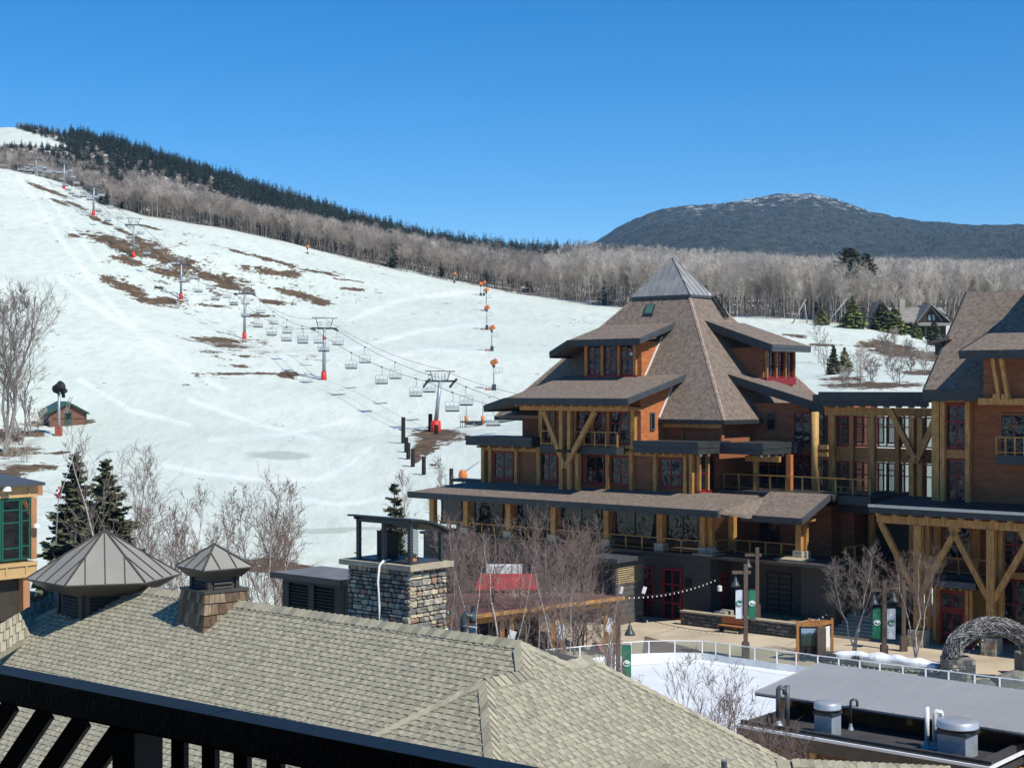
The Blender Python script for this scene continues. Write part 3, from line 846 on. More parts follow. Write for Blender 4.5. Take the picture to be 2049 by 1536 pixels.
# skylight and the ladder-like snow guard beside the peak
def on_front(px, py):
    k = (px - CX) / F
    D = (EYE - EZ + 9.5 / 7 * 90.2) / (9.5 / 7 * (k * s_ + c_) + (py - CY) / F)
    return px3(px, py, D)
sk = [on_front(1287, 634), on_front(1305, 634), on_front(1311, 614), on_front(1293, 614)]
up = Vector((0, 0, .22))
sm = MB().slab([p + up for p in sk], .3).build('skylight', charcoal, lodge)
ctr = sum(sk, Vector()) / 4
MB().slab([ctr + (p - ctr) * .8 + Vector((0, 0, .25)) for p in sk], .03).build('pane', glass('green_glass', (.08, .16, .12)), sm)
def on_side(px, py):
    k = (px - CX) / F
    m_ = 9.5 / 7.64
    D = (EYE - EZ + m_ * 57.1) / (m_ * (s_ - k * c_) + (py - CY) / F)
    return px3(px, py, D)
p0, p1 = on_side(1423, 598), on_side(1450, 640)
lad = MB()
off = P(0, 1, 0) * .55
for o_ in (Vector(), off): lad.beam(p0 + o_ + Vector((0, 0, .25)), p1 + o_ + Vector((0, 0, .25)), .1, .12)
n = 12
for i in range(n + 1):
    q = p0 + (p1 - p0) * i / n + Vector((0, 0, .25)); lad.beam(q, q + off, .09, .06)
lad.build('roof_ladder', black_paint, lodge)
MB().lathe(p0 + Vector((-.2, 0, .1)), [(.12, 0), (.16, .1), (.16, .3), (.02, .36)], 10).build('roof_vent', white_trim, lodge)

# --- terrace storey: pillars, glazing, rails
TZ = 4.4
MB().abox(46.7, 82.8, 85.95, 89.6, TZ + .004, TZ + .2).build('terrace_floor', charcoal_board, lodge)
for px in (867, 935, 1020, 1110, 1216, 1323):
    post(px, 86.55, TZ + .75, 7.61, .46, base=True)
for px, b_ in ((1408, 86.5), (1423, 86.75)): post(px, b_, TZ + .72, 7.61, .34, base=True)
post(1466, 89.4, TZ + .3, 7.51, .42); post(1600, 88.6, TZ + .72, 7.51, .42, base=True); post(1611, 88.9, TZ + .72, 7.51, .34, base=True)
for p0, p1 in ((884, 925), (950, 1008), (1036, 1100), (1124, 1206), (1232, 1312), (1336, 1400)):
    window(lodge, 'V', 89.6, A(p1, 89.6), A(p0, 89.6), 4.9, 7.05, cols=1 if p1 - p0 < 60 else 2, bars=(), fmat=charcoal, gmat=dark_glass)
window(lodge, 'V', 92.2, A(1452, 92.2), A(1440, 92.2), 4.7, 7.0, cols=1, bars=(.4,), fmat=charcoal)
window(lodge, 'V', 92.2, A(1560, 92.2), A(1520, 92.2), 4.9, 6.6, cols=2, bars=(.4,), fmat=charcoal)
segs = [867, 935, 1020, 1110, 1216, 1323, 1405]
for i in range(6): railing(lodge, P(A(segs[i] + 5, 86.4), 86.4, TZ + .2), P(A(segs[i + 1] - 5, 86.4), 86.4, TZ + .2), .95, 1.35)
railing(lodge, P(55.9, 87.2, TZ + .2), P(55.9, 88.9, TZ + .2), .95, 1.2); railing(lodge, P(A(1470, 88.6), 88.6, TZ + .2), P(A(1596, 88.6), 88.6, TZ + .2), .95, 1.3)
railing(lodge, P(47.0, 88.9, TZ + .2), P(47.0, 91.5, TZ + .2), .95, 1.2)
MB().abox(A(1616, 87.3), A(1555, 87.3), 86.9, 88.3, TZ + .22, TZ + .29).build('stone_ledge', sandstone, lodge)
MB().abox(55.3, A(1388, 86), 85.8, 87.6, TZ + .22, TZ + .29).build('stone_ledge', sandstone, lodge)

# --- ground floor: wide dark planks, red doors
planks(lodge, 'V', 86.2, A(1310, 86.2), A(1186, 86.2), 0.0, 4.35, .36, charcoal_board)
planks(lodge, 'V', 86.2, 55.72, A(1366, 86.2), 0.0, 4.35, .36, charcoal_board)
planks(lodge, 'V', 86.2, A(1328, 86.2), A(1310, 86.2), 0, 4.35, .36, charcoal_board)
planks(lodge, 'V', 86.2, A(1366, 86.2), A(1328, 86.2), 3.5, 4.35, .36, charcoal_board)
planks(lodge, 'U', 55.7, 86.2, 88.55, 0.0, 4.35, .36, charcoal_board)
planks(lodge, 'V', 88.6, 49.45, 55.6, 0.0, 4.3, .36, charcoal_board)
planks(lodge, 'V', 87.4, 46.95, 49.4, 0.0, 4.35, .36, charcoal_board)
planks(lodge, 'U', 46.9, 87.45, 92, 0.0, 4.35, .36, charcoal_board)
window(lodge, 'V', 86.2, A(1366, 86.2), A(1328, 86.2), 0.02, 3.5, cols=2, bars=(.3, .7), fw=.13, dep=.16, name='door', label='tall red framed glass double door')
window(lodge, 'V', 86.2, A(1308, 86.2), A(1286, 86.2), 0.02, 3.5, cols=2, bars=(.3, .7), fw=.13, dep=.16, name='door')
window(lodge, 'U', 55.7, B(1439, 55.7), B(1459, 55.7), 0.3, 3.3, cols=2, bars=(.62,), fw=.12, dep=.13)
window(lodge, 'V', 88.6, A(1585, 88.6), A(1535, 88.6), 0.1, 3.6, cols=2, bars=(), fmat=black_paint, gmat=black_paint, name='garage_door')
MB().abox(A(1384, 86.2), A(1374, 86.2), 86.02, 86.15, 2.3, 2.9).build('wall_box', black_paint, lodge)
MB().lathe(P(A(1440, 85.9), 85.9, 2.3), [(.02, 0), (.16, .02), (.16, .35), (.02, .4)], 10).build('wall_lamp', white_trim, lodge)
# ------------------------------------------------------------------ glazed bridge between the two lodges
bridge = thing('glazed_bridge', P(44, 96, 0), 'two storey glazed timber bridge with crossed braces joining the two lodges', 'bridge')
bb = 95.0
aL_, aR_ = A(1640, bb), A(1872, bb)
MB().abox(aR_, aL_, 94.0, 101.2, 15.0, 15.2).build('roof', charcoal, bridge)
m = MB(); m.abox(aR_, aL_ - .5, 93.9, 93.995, 15.02, 15.7); m.abox(aR_, aL_ - .5, 93.95, 93.998, 14.72, 15.0); m.build('fascia', charcoal, bridge)
m = MB(); m.abox(aR_, aL_, 94.0, 101.2, 15.204, 15.5); m.build('roof_membrane', charcoal, bridge)
MB().abox(aR_, aL_ - .6, 94.6, 94.9, 14.05, 14.6).build('beam', timber, bridge)
for i in range(9):
    a = aR_ + .5 + i * (aL_ - aR_ - 1) / 8.5
    MB().abox(a - .1, a + .1, 94.0, 94.6, 14.62, 14.85).build('rafter_tail', timber, bridge)
for f0, f1 in ((8.0, 8.35), (11.25, 11.75)):
    MB().abox(aR_, aL_, 95.1, 101, f0 - .25, f1 - .25).build('floor_slab', brown_siding, bridge)
m = MB()
for z in (11.02, 11.68): m.abox(aR_, aL_, 94.9, 95.09, z - .14, z + .16)
m.abox(aR_, aL_, 94.93, 95.08, 11.19, 11.53); m.build('spandrel', timber_red, bridge)
cols_ = [(1666, .5), (1706, .28), (1746, .46), (1797, .28), (1838, .34)]
for px, wd in cols_:
    a = A(px, 94.85); MB().abox(a - wd / 2, a + wd / 2, 94.65, 95.0, 4.0 if wd > .4 else 7.9, 14.04).build('column', timber if wd > .4 else timber_red, bridge)
for p0, p1 in ((1668, 1702), (1712, 1740), (1757, 1793), (1803, 1838), (1851, 1868)):
    for z0, z1 in ((8.2, 10.85), (11.9, 14.0)):
        window(bridge, 'V', 95.0, A(p1, bb), A(p0, bb), z0, z1, cols=2 if p1 - p0 > 25 else 1, bars=(.68,), gmat=mid_glass, fw=.1)
for p0, p1 in ((1655, 1690), (1697, 1730), (1737, 1770), (1777, 1812), (1819, 1855)):
    for z0, z1 in ((8.2, 10.85), (11.9, 14.0)):
        window(bridge, 'V', 101.2, A(p1, 101.2), A(p0, 101.2), z0, z1, cols=2, bars=(.68,), gmat=mid_glass, fw=.1)
# braced twin column standing in front
for px in (1826, 1843): 
    a = A(px, 93.6); MB().abox(a - .17, a + .17, 93.4, 93.8, 4.2, 14.0).build('column', timber, bridge)
for tx in (1781, 1880):
    p, q = P(A(1834, 93.3), 93.3, Zb(1834, 925, 93.3)), P(A(tx, 93.3), 93.3, Zb(tx, 818, 93.3))
    MB().beam(p, q, .3, .36, P(0, 1, 0)).build('brace', timber, bridge)
MB().abox(A(1850, 93.3), A(1818, 93.3), 93.2, 93.38, 11.3, 11.5).build('steel_bracket', black_paint, bridge)
MB().abox(aR_ - 1, aL_ + .5, 96.5, 101, 3.2, 7.7).build('under_wall', charcoal_board, bridge)
railing(bridge, P(A(1668, 93.4), 93.4, 8.05), P(A(1742, 93.4), 93.4, 8.05), 1.15, .55)
MB().abox(A(1745, 93.4), A(1640, 93.4), 93.2, 95.0, 7.4, 8.0).build('deck_edge', charcoal, bridge)
# stair wing descending from the bridge to the square
MB().abox(A(1742, 96), A(1640, 96), 93.6, 96.4, -.6, 7.38).build('stair_wall', brown_siding, bridge)

# ------------------------------------------------------------------ orange-brown lodge on the right
rl = thing('cedar_lodge', P(36, 92, 0), 'cedar sided lodge with braced timber porch and steep brown shingle roof beside the twig arch', 'lodge')
bw = 90.0
aC = A(1868, bw)
MB().abox(14, aC, bw, 106, 4.4, 16.5).build('wall', M('cedar_wall_shaded', (0.27, 0.088, 0.03), .7, .2, 1.0, .01, 25, stripe=.15, sdepth=.03, grain=(1, 1, 4)), rl)  # darker copy of the cedar siding, its shade put in the colour
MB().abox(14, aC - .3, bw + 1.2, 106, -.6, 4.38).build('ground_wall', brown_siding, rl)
# roof: long front slope with a raised dormer
def rzf(b): return 15.84 + (b - 88.5)
ra = 41.38
MB().slab([P(14, 88.5, 15.84), P(ra, 88.5, 15.84), P(ra, 94.95, 22.29), P(14, 94.95, 22.29)], .3).build('main_roof_slope', lodge_roof, rl)
MB().slab([P(14, 94.95, 22.29), P(ra, 94.95, 22.29), P(ra, 101.4, 15.84), P(14, 101.4, 15.84)], .3).build('rear_roof_slope', lodge_roof, rl)
m = MB(); edge_board(m, P(A(1975, 88.5), 88.5, 15.84), P(ra, 88.5, 15.84), .7); m.build('eave_fascia', charcoal, rl)
m = MB(); edge_board(m, P(ra, 88.5, 15.84), P(ra, 94.95, 22.29), .5); m.build('rake_fascia', charcoal, rl)
a_d = A(1920, 86.5)
bq = 92.55
MB().slab([P(14, 86.5, 18.2), P(a_d, 86.5, 18.2), P(a_d, bq, 19.92), P(14, bq, 19.92)], .28).build('dormer_roof', lodge_roof, rl)
m = MB(); edge_board(m, P(14, 86.5, 18.2), P(a_d, 86.5, 18.2), .5); edge_board(m, P(a_d, 86.5, 18.2), P(a_d, bq, 19.92), .5); m.build('dormer_fascia', charcoal, rl)
a_w = A(1968, 88.3)
MB().abox(14, a_w, 88.3, 93, 15.0, 18.25).build('dormer_wall', brown_siding, rl)
MB().abox(14, a_w + .2, 87.95, 88.28, 14.95, 15.35).build('dormer_beam', timber, rl)
# small side dormer peeping over the left rake
MB().slab([P(ra - .5, 91.2, 19.3), P(ra + 1.0, 91.2, 18.95), P(ra + 1.0, 94.5, 18.95), P(ra - .5, 94.5, 19.3)], .22).build('side_dormer_roof', lodge_roof, rl)
MB().abox(ra - .4, ra + .6, 91.5, 94.2, 18.1, 18.72).build('side_dormer_wall', charcoal, rl)
MB().slab([P(24, 90.9, 19.45), P(A(1985, 90.9), 90.9, 19.45), P(A(1985, 90.9) - 2, 96, 24.4), P(24, 96, 24.4)], .28).build('cross_gable_roof', lodge_roof, rl)
MB().abox(27, 32.4, 91, 97, 15, 26.6).build('shadow_turret_wall', brown_siding, rl)  # unseen turret, invented to throw a shadow across the visible roof
MB().slab([P(26.4, 90.4, 26.7), P(33, 90.4, 26.7), P(29.7, 94, 29.5)], .2).build('shadow_turret_roof', lodge_roof, rl)
MB().slab([P(33, 90.4, 26.7), P(33, 97.6, 26.7), P(29.7, 94, 29.5)], .2).build('shadow_turret_roof', lodge_roof, rl)
MB().slab([P(33, 97.6, 26.7), P(26.4, 97.6, 26.7), P(29.7, 94, 29.5)], .2).build('shadow_turret_roof', lodge_roof, rl)
MB().slab([P(26.4, 97.6, 26.7), P(26.4, 90.4, 26.7), P(29.7, 94, 29.5)], .2).build('shadow_turret_roof', lodge_roof, rl)
for px, e in ((1993, 0), (2010, 0)):
    p, q = P(A(px + 6, 87.6), 87.6, Zb(px + 6, 790, 87.6)), P(A(px - 6, 86.9), 86.9, Zb(px - 6, 716, 86.9))
    MB().beam(p, q, .22, .26, P(1, 0, 0)).build('eave_bracket', timber, rl)
    MB().abox(A(px + 14, 88), A(px, 88), 87.5, 87.95, 15.3, 15.6).build('bracket_block', timber, rl)
rafters(rl, 'V', 87.6, A(2046, 87.6), A(1950, 87.6), 3, 17.98, .2, .8)
# corner columns and windows
for px, wd in ((1874, .5), (1888, .3), (1938, .3)):
    a = A(px, 89.8); MB().abox(a - wd / 2, a + wd / 2, 89.6, 89.98, 8.3, 15.1).build('column', timber, rl)
MB().abox(A(1940, 89.8), A(1866, 89.8), 89.7, 89.97, 15.1, 15.4).build('eave_beam', timber, rl)
for z0, z1 in ((8.75, 11.5), (12.15, 14.95)):
    window(rl, 'V', bw, A(1934, bw), A(1894, bw), z0, z1, cols=2, bars=(.62,), fw=.12)
MB().abox(A(1938, bw), A(1890, bw), 89.75, 89.97, 11.55, 12.1).build('spandrel', timber_red, rl)
# window box balcony at the picture edge
ba0, ba1 = A(2090, 89.2), A(1996, 89.2)
MB().abox(ba0, ba1, 89.0, 89.98, 11.3, 11.9).build('balcony_floor', charcoal, rl)
railing(rl, P(ba0, 89.05, 11.9), P(ba1, 89.05, 11.9), 1.1, .62)
window(rl, 'V', bw, A(2085, bw), A(2002, bw), 11.95, 14.4, cols=3, bars=(.7,), fmat=brown_siding)
# porch roof on V-braced posts
pb = 86.9
pa0, pa1 = 14, A(1747, pb)
MB().slab([P(pa0, pb - .5, 8.62), P(pa1, pb - .5, 8.62), P(pa1, 91.2, 8.95), P(pa0, 91.2, 8.95)], .16).build('porch_roof', charcoal, rl)
m = MB(); m.abox(pa0, pa1 + .04, pb - .62, pb - .504, 8.5, 8.68); m.build('porch_flashing', M('bright_flashing', (.55, .55, .53), .25, .05, 3, metal=.8), rl)
m = MB(); m.abox(pa0, pa1, pb - .56, pb - .505, 8.12, 8.495); m.build('porch_fascia', charcoal, rl)
MB().abox(pa0, pa1 - .25, pb - .05, pb + .3, 7.5, 7.98).build('porch_beam', timber, rl)
MB().abox(pa1 - .6, pa1 - .28, pb + .31, 91.1, 7.5, 7.95).build('porch_beam', timber, rl)
n = 10
for i in range(n):
    a = A(1762 + i * 33, pb); MB().abox(a - .12, a + .12, pb - .5, 91, 7.985, 8.3).build('rafter', timber, rl)
for px in (1838, 1984, 2130):
    a = A(px, pb + .1)
    MB().abox(a - .24, a + .24, pb - .12, pb + .36, 1.05, 7.49).build('porch_column', timber, rl)
    MB().abox(a - .5, a - .22, pb + .5, pb + .9, 1.05, 7.49).build('porch_column', timber, rl)
    o = MB().abox(a - .48, a + .48, pb - .36, pb + .6, -.1, 1.04).build('stone_pier', stone_a, rl)
    for sx in (-1, 1):
        q = P(a + sx * 2.55, pb + .12, 7.5); p = P(a + sx * .15, pb + .12, 3.3)
        MB().beam(p, q, .3, .34, P(0, 1, 0)).build('brace', timber, rl)
    rnd = random.Random(px)
    for zz in range(4):
        xx = -.48
        while xx < .44:
            w2 = min(rnd.uniform(.18, .4), .48 - xx)
            MB().abox(a + xx + .01, a + xx + w2 - .01, pb - .40 - rnd.random() * .03, pb - .362, -.08 + zz * .28 + .01, -.08 + zz * .28 + .26).build('stone', rnd.choice(STONES), o)
            xx += w2
# dim porch interior: upper gallery and windows
window(rl, 'V', bw, A(1945, bw), A(1888, bw), 5.2, 7.4, cols=2, bars=(.6,), fmat=timber_red)
window(rl, 'V', bw, A(2090, bw), A(2000, bw), 4.9, 7.6, cols=3, bars=(.55,), fw=.14)
for px in (1872, 1880, 1950, 1958): 
    a = A(px, 89.85); MB().abox(a - .13, a + .13, 89.75, 89.99, 4.5, 7.6).build('column', timber_red, rl)
MB().abox(A(1990, 88.8), A(1800, 88.8), 88.6, 89.98, 4.0, 4.38).build('gallery_floor', charcoal, rl)
railing(rl, P(A(1990, 88.7), 88.7, 4.4), P(A(1850, 88.7), 88.7, 4.4), 1.05, 1.2)
MB().abox(A(2090, 89.5), A(1996, 89.5), 89.4, 89.98, 4.35, 4.75).build('sill_beam', timber, rl)
window(rl, 'V', bw + 1.2, A(2090, bw + 1.2), A(1998, bw + 1.2), .1, 4.1, cols=3, bars=(.3, .62), fw=.15)
# entrance vestibule with red doors
va0, va1, vb = A(1943, 88.4), A(1868, 88.4), 88.4
MB().abox(va0, va1, vb, 91.2, -.1, 3.5).build('vestibule_wall', timber, rl)
m = MB(); m.abox(va0 - .7, va1 + .5, vb - 1.0, 91.2, 3.9, 4.1); m.abox(va0 - .75, va1 + .5, vb - 1.06, vb - 1.003, 3.72, 4.14); m.abox(va0 - .75, va0 - .704, vb - 1.0, 91, 3.72, 4.14)
m.build('vestibule_roof', slate_grey, rl)
for i in range(4): 
    a = va0 + .3 + i * .62; MB().abox(a - .08, a + .08, vb - .9, vb - .01, 3.6, 3.88).build('rafter_tail', timber, rl)
window(rl, 'V', vb, va0 + .35, va1 - .45, .02, 2.25, cols=2, bars=(.33,), fw=.16, dep=.12, name='door', label='red double entrance door')
window(rl, 'V', vb, va0 + .35, va1 - .45, 2.3, 3.4, cols=2, bars=(), fw=.12, dep=.1)
for a in (va0 - .12, va0 + .16, va1 - .2): MB().abox(a - .11, a + .11, vb - .3, vb - .06, .35, 3.58).build('vestibule_post', timber, rl)
MB().abox(va0 - .28, va0 + .35, vb - .4, vb - .02, -.08, .34).build('post_plinth', red_frame, rl)
# ------------------------------------------------------------------ the shingled roof just below the balcony
T = 0.667
RA, RB, RZ = 16.36, 19.43, 11.68          # end of the main ridge
ws = 0.541
WA, WZ = RA - ws, RZ - T * ws             # ridge height of the two cross wings
WF, WB = 17.94, 20.6                     # their far ends towards / away from the balcony
LA = 28.15                                # left end of the main ridge
annex = thing('shingled_annex', P(20, 18, 0), 'lower wing with a wide olive grey shingled hip roof right below the balcony', 'building roof')
sh_l = M('shingle_light', (0.385, 0.352, 0.250), .95, .13, 9, .004, 90)
sh_m = M('shingle_mid', (0.320, 0.294, 0.212), .95, .14, 9, .004, 90)
sh_d = M('shingle_dark', (0.262, 0.241, 0.176), .95, .16, 9, .004, 90)
SHM = [sh_l, sh_m, sh_d]
roof_core = M('roof_felt', (0.06, 0.06, 0.055), .95)

def clip_half(poly, n, c0):               # keep n.x <= c0
    out = []
    for i in range(len(poly)):
        p, q = poly[i], poly[(i + 1) % len(poly)]
        dp, dq = n[0] * p[0] + n[1] * p[1] - c0, n[0] * q[0] + n[1] * q[1] - c0
        if dp <= 0: out.append(p)
        if dp * dq < 0:
            t = dp / (dp - dq)
            out.append((p[0] + (q[0] - p[0]) * t, p[1] + (q[1] - p[1]) * t))
    return out

rnd = random.Random(5)
TABS = []                                 # (vertices, faces, shade, screen area)
def facet(z0, ga, gb, halves, sax, downax, t0, t1, s0, s1, expo=.118, seed=1):
    """lay courses of tabs on the plane z = z0 + ga*a + gb*b inside the half planes; sax/downax = 'a+','a-','b+','b-'"""
    r = random.Random(seed)
    cp = expo * math.cos(math.atan(T))
    ds = {'a+': (1, 0), 'a-': (-1, 0), 'b+': (0, 1), 'b-': (0, -1)}
    sx, dx = ds[sax], ds[downax]
    nrm = Vector((0, 0, 1))
    k = 0
    t = t0
    while t < t1:
        s = s0 - r.random() * .3
        high = r.random() < .5
        while s < s1:
            wd = r.uniform(.055, .13) if high else r.uniform(.05, .15)
            pl = [(sx[0] * u + dx[0] * v, sx[1] * u + dx[1] * v) for u, v in ((s + .002, t), (s + wd - .002, t), (s + wd - .002, t + cp), (s + .002, t + cp))]
            for n, c0 in halves:
                pl = clip_half(pl, n, c0)
                if len(pl) < 3: break
            if len(pl) >= 3:
                h = (.029 if high else .014)
                top, low = [], []
                for a, b in pl:
                    v = dx[0] * a + dx[1] * b
                    f = min(1, max(0, (v - t) / cp))
                    base = z0 + ga * a + gb * b
                    top.append(P(a, b, base + .004 + h * (.25 + .75 * f)))
                    low.append(P(a, b, base - .012))
                m_ = len(pl)
                o = sum(top, Vector()) / m_
                if o.y > 1:
                    px = CX + F * o.x / o.y; py = CY - F * (o.z - EYE) / o.y
                    if -260 < px < 2300 and py < 1800:
                        nzz = sum(top[i].x * top[(i + 1) % m_].y - top[(i + 1) % m_].x * top[i].y for i in range(m_))
                        if nzz < 0: top.reverse(); low.reverse()
                        fs = [tuple(range(m_))] + [(i, i + m_, (i + 1) % m_ + m_, (i + 1) % m_) for i in range(m_)]
                        sh = (0 if r.random() < .6 else 1) if high else (2 if r.random() < .5 else 1)
                        vis = (950 < px < 1560 and 1370 < py < 1525 and py > 1345 + (px - 1000) * .42)
                        TABS.append((top + low, fs, sh, (1e3 if vis else 0) + wd * 1e3 / o.y))
            s += wd
            high = not high
        t += cp
H2 = math.sqrt(.5)
# main front slope: below ridge, between the two hips, left of the valley with the wing
mainf = lambda: None
g0 = RZ - T * RB
facet(g0, 0, T, [((0, 1), RB), ((-1, 1), RB - RA), ((1, 1), LA + RB)], 'a+', 'b-', -RB, -13.6, 12, 33, seed=11)
# sunny right slope, running out under both wings
gs = RZ - T * RA
facet(gs, T, 0, [((1, 0), WA), ((1, -1), WA - WF), ((.82, 1), .82 * WA + WB)], 'b+', 'a-', -WA, -11.2, 11, 27, seed=12)
facet(gs, T, 0, [((1, 0), RA), ((-1, 0), -WA), ((1, -1), RA - RB), ((1, 1), RA + RB)], 'b+', 'a-', -RA, -WA, 18, 21, seed=13)
# front slope of the wing
facet(WZ - T * WF, 0, T, [((0, 1), WF), ((-1, 1), WF - WA), ((1, 1), WA + WF)], 'a+', 'b-', -WF, -13.2, 10, 21.5, seed=14)
# left wing beyond the big cupola, turned away
# under-structure, closed solids just below the tabs
core = MB()
e = .02
def cq(*q): core.slab([P(a, b, z - e) for a, b, z in q], .12)
zb = lambda b: g0 + T * b
cq((RA, RB, RZ), (LA, RB, RZ), (LA + 6.2, 13.2, zb(13.2)), (RA - 6.2, 13.2, zb(13.2)))
za_ = lambda a: gs + T * a
cq((RA, RB, RZ), (WA, WF + .9, WZ), (WA, WF, WZ), (11, WF - WA + 11, za_(11)), (11, WB + .82 * (WA - 11), za_(11)), (WA, WB, WZ))
cq((WA, WF, WZ), (WA + 5, WF - 5, WZ - 5 * T), (11, WF - WA + 11, WZ - (WA - 11) * T))
cq((WA, WF + .9, WZ), (WA, WF, WZ), (WA + 5, WF - 5, WZ - 5 * T), (WA + 5.4, WF - 4.1, WZ - 5 * T))
cq((RA, RB, RZ), (RA, 27, RZ - T * (27 - RB)), (LA, 27, RZ - T * (27 - RB)), (LA, RB, RZ))
core.build('roof_deck', roof_core, annex)
MB().abox(9.5, 33, 14.2, 26, -.6, 7.6).build('wall', M('annex_wall', (.12, .10, .08), .8), annex)
# lower ridges at the right edge
lw = MB()
zq = za_(14.03)
facet(zq - T * 19.3 - .0, 0, T, [((0, 1), 19.3), ((1, 1), 14.03 + 19.3), ((-1, 0), -9)], 'a+', 'b-', -19.3, -17, 9, 14.2, seed=15)
facet(zq + T * 19.3, 0, -T, [((0, -1), -19.3), ((1, -1), 14.03 - 19.3), ((-1, 0), -9)], 'a+', 'b+', 19.3, 21.2, 9, 14.2, seed=16)
cq2 = MB(); cq2.slab([P(14.0, 19.3, zq - e), P(9, 19.3, zq - e), P(9, 17, zq - 2.3 * T - e), P(12, 17, zq - 2.3 * T - e)], .08); cq2.slab([P(14.0, 19.3, zq - e), P(9, 19.3, zq - e), P(9, 21.2, zq - 1.9 * T - e), P(12, 21.2, zq - 1.9 * T - e)], .08)
cq2.build('roof_deck', roof_core, annex)
TABS.sort(key=lambda t: -t[3])
for vs, fs, sh, _ in TABS[:296]:
    MB().add(vs, fs).build('shingle', SHM[sh], annex)
rest = MB()
for vs, fs, sh, _ in TABS[296:]: rest.add(vs, fs, sh)
o = rest.build('shingles', SHM, annex); o['kind'] = 'stuff'

def caps(p, q, na, nb, step=.165, wd=.185, lift=.03, seed=3, name='ridge_cap'):
    """bent cap shingles along p-q; na, nb = downhill plan directions (a,b,slope) of the two sides"""
    r = random.Random(seed)
    p, q = Vector(p), Vector(q); L_ = (q - p).length; n = max(1, int(L_ / step)); d = (q - p) / n
    for i in range(n):
        u, v = p + d * i, p + d * (i + 1.12)
        m = MB()
        l0, l1 = Vector((0, 0, lift)), Vector((0, 0, lift + .026))
        sa, sb = P(na[0], na[1], 0), P(nb[0], nb[1], 0)
        da, db = sa * wd + Vector((0, 0, -na[2] * wd)), sb * wd + Vector((0, 0, -nb[2] * wd))
        k = Vector((0, 0, .022))
        vs = [u + l0, u + l0 + da, v + l1 + da, v + l1, v + l1 + db, u + l0 + db]
        vs += [x - k for x in vs]
        m.add(vs, [(0, 1, 2, 3), (0, 3, 4, 5), (1, 7, 8, 2), (2, 8, 9, 3), (3, 9, 10, 4), (4, 10, 11, 5), (5, 11, 6, 0), (0, 6, 7, 1)])
        m.build(name, SHM[r.choice((0, 1, 1, 0, 2))] if r.random() < .8 else sh_l, annex)
Fd, Bd, Rd, Ld = (0, -1, T), (0, 1, T), (-1, 0, T), (1, 0, T)
caps(P(LA, RB, RZ), P(RA, RB, RZ), Fd, Bd, .175, .17, seed=1)
caps(P(RA - .05, RB - .05, RZ), P(WA, RB - ws, WZ), Fd, Rd, seed=2)
caps(P(WA, RB - ws + .05, WZ), P(WA, WF, WZ), Ld, Rd, seed=3)
caps(P(WA, WF, WZ), P(WA - 4.3, WF - 4.3, WZ - 4.3 * T), Fd, Rd, seed=4)
caps(P(WA, WF, WZ), P(WA + 3.6, WF - 3.6, WZ - 3.6 * T), Fd, Ld, seed=5)
caps(P(RA, RB, RZ), P(WA, RB + ws, WZ), Bd, Rd, seed=6)
caps(P(WA, RB + ws, WZ), P(WA, WB, WZ), Ld, Rd, seed=7)
caps(P(WA, WB, WZ), P(WA - 3.2, WB + .82 * 3.2, WZ - 3.2 * T), Bd, Rd, seed=8)
caps(P(LA, RB, RZ), P(LA + 5.5, RB - 5.5, RZ - 5.5 * T), Fd, Ld, seed=9)
caps(P(14.03, 19.3, zq), P(9.2, 19.3, zq), Fd, Bd, seed=10)
# lower ridge running off at the bottom right
pq0, pq1 = px3(1584, 1521, 25.6), px3(1900, 1536, 25.2)
dq = pq1 - pq0
dirp = Vector((dq.y, -dq.x, 0)).normalized() * (1 if dq.y * 0 - dq.x < 0 else -1)
n = 22
for i in range(n):
    u, v = pq0 + dq * (i / n), pq0 + dq * ((i + 1.08) / n)
    m = MB(); m.slab([u + Vector((0, 0, .03)), v + Vector((0, 0, .05)), v + Vector((0, -.16, -.05)), u + Vector((0, -.16, -.07))], .03)
    m.build('ridge_cap', SHM[i % 3 if i % 5 else 0], annex)
m = MB(); m.slab([pq0 + Vector((-.25, .1, 0)), pq1, pq1 + Vector((0, -1.6, -1.0)), pq0 + Vector((-.25, -1.6, -1.0))], .05)
o = m.build('roof_slope', sh_m, annex)
m = MB()
for j in range(9):
    x = 0
    while x < dq.length:
        w2 = rnd.uniform(.1, .22)
        if rnd.random() < .55:
            for_ = dq.normalized()
            a0, a1 = pq0 + for_ * x, pq0 + for_ * min(x + w2, dq.length)
            dn = Vector((0, -.12, -.075))
            m.slab([a0 + dn * j + Vector((0, -.02, .02)), a1 + dn * j + Vector((0, -.02, .02)), a1 + dn * (j + 1) + Vector((0, -.02, .035)), a0 + dn * (j + 1) + Vector((0, -.02, .035))], .03)
        x += w2
o = m.build('shingles', sh_l, annex); o['kind'] = 'stuff'

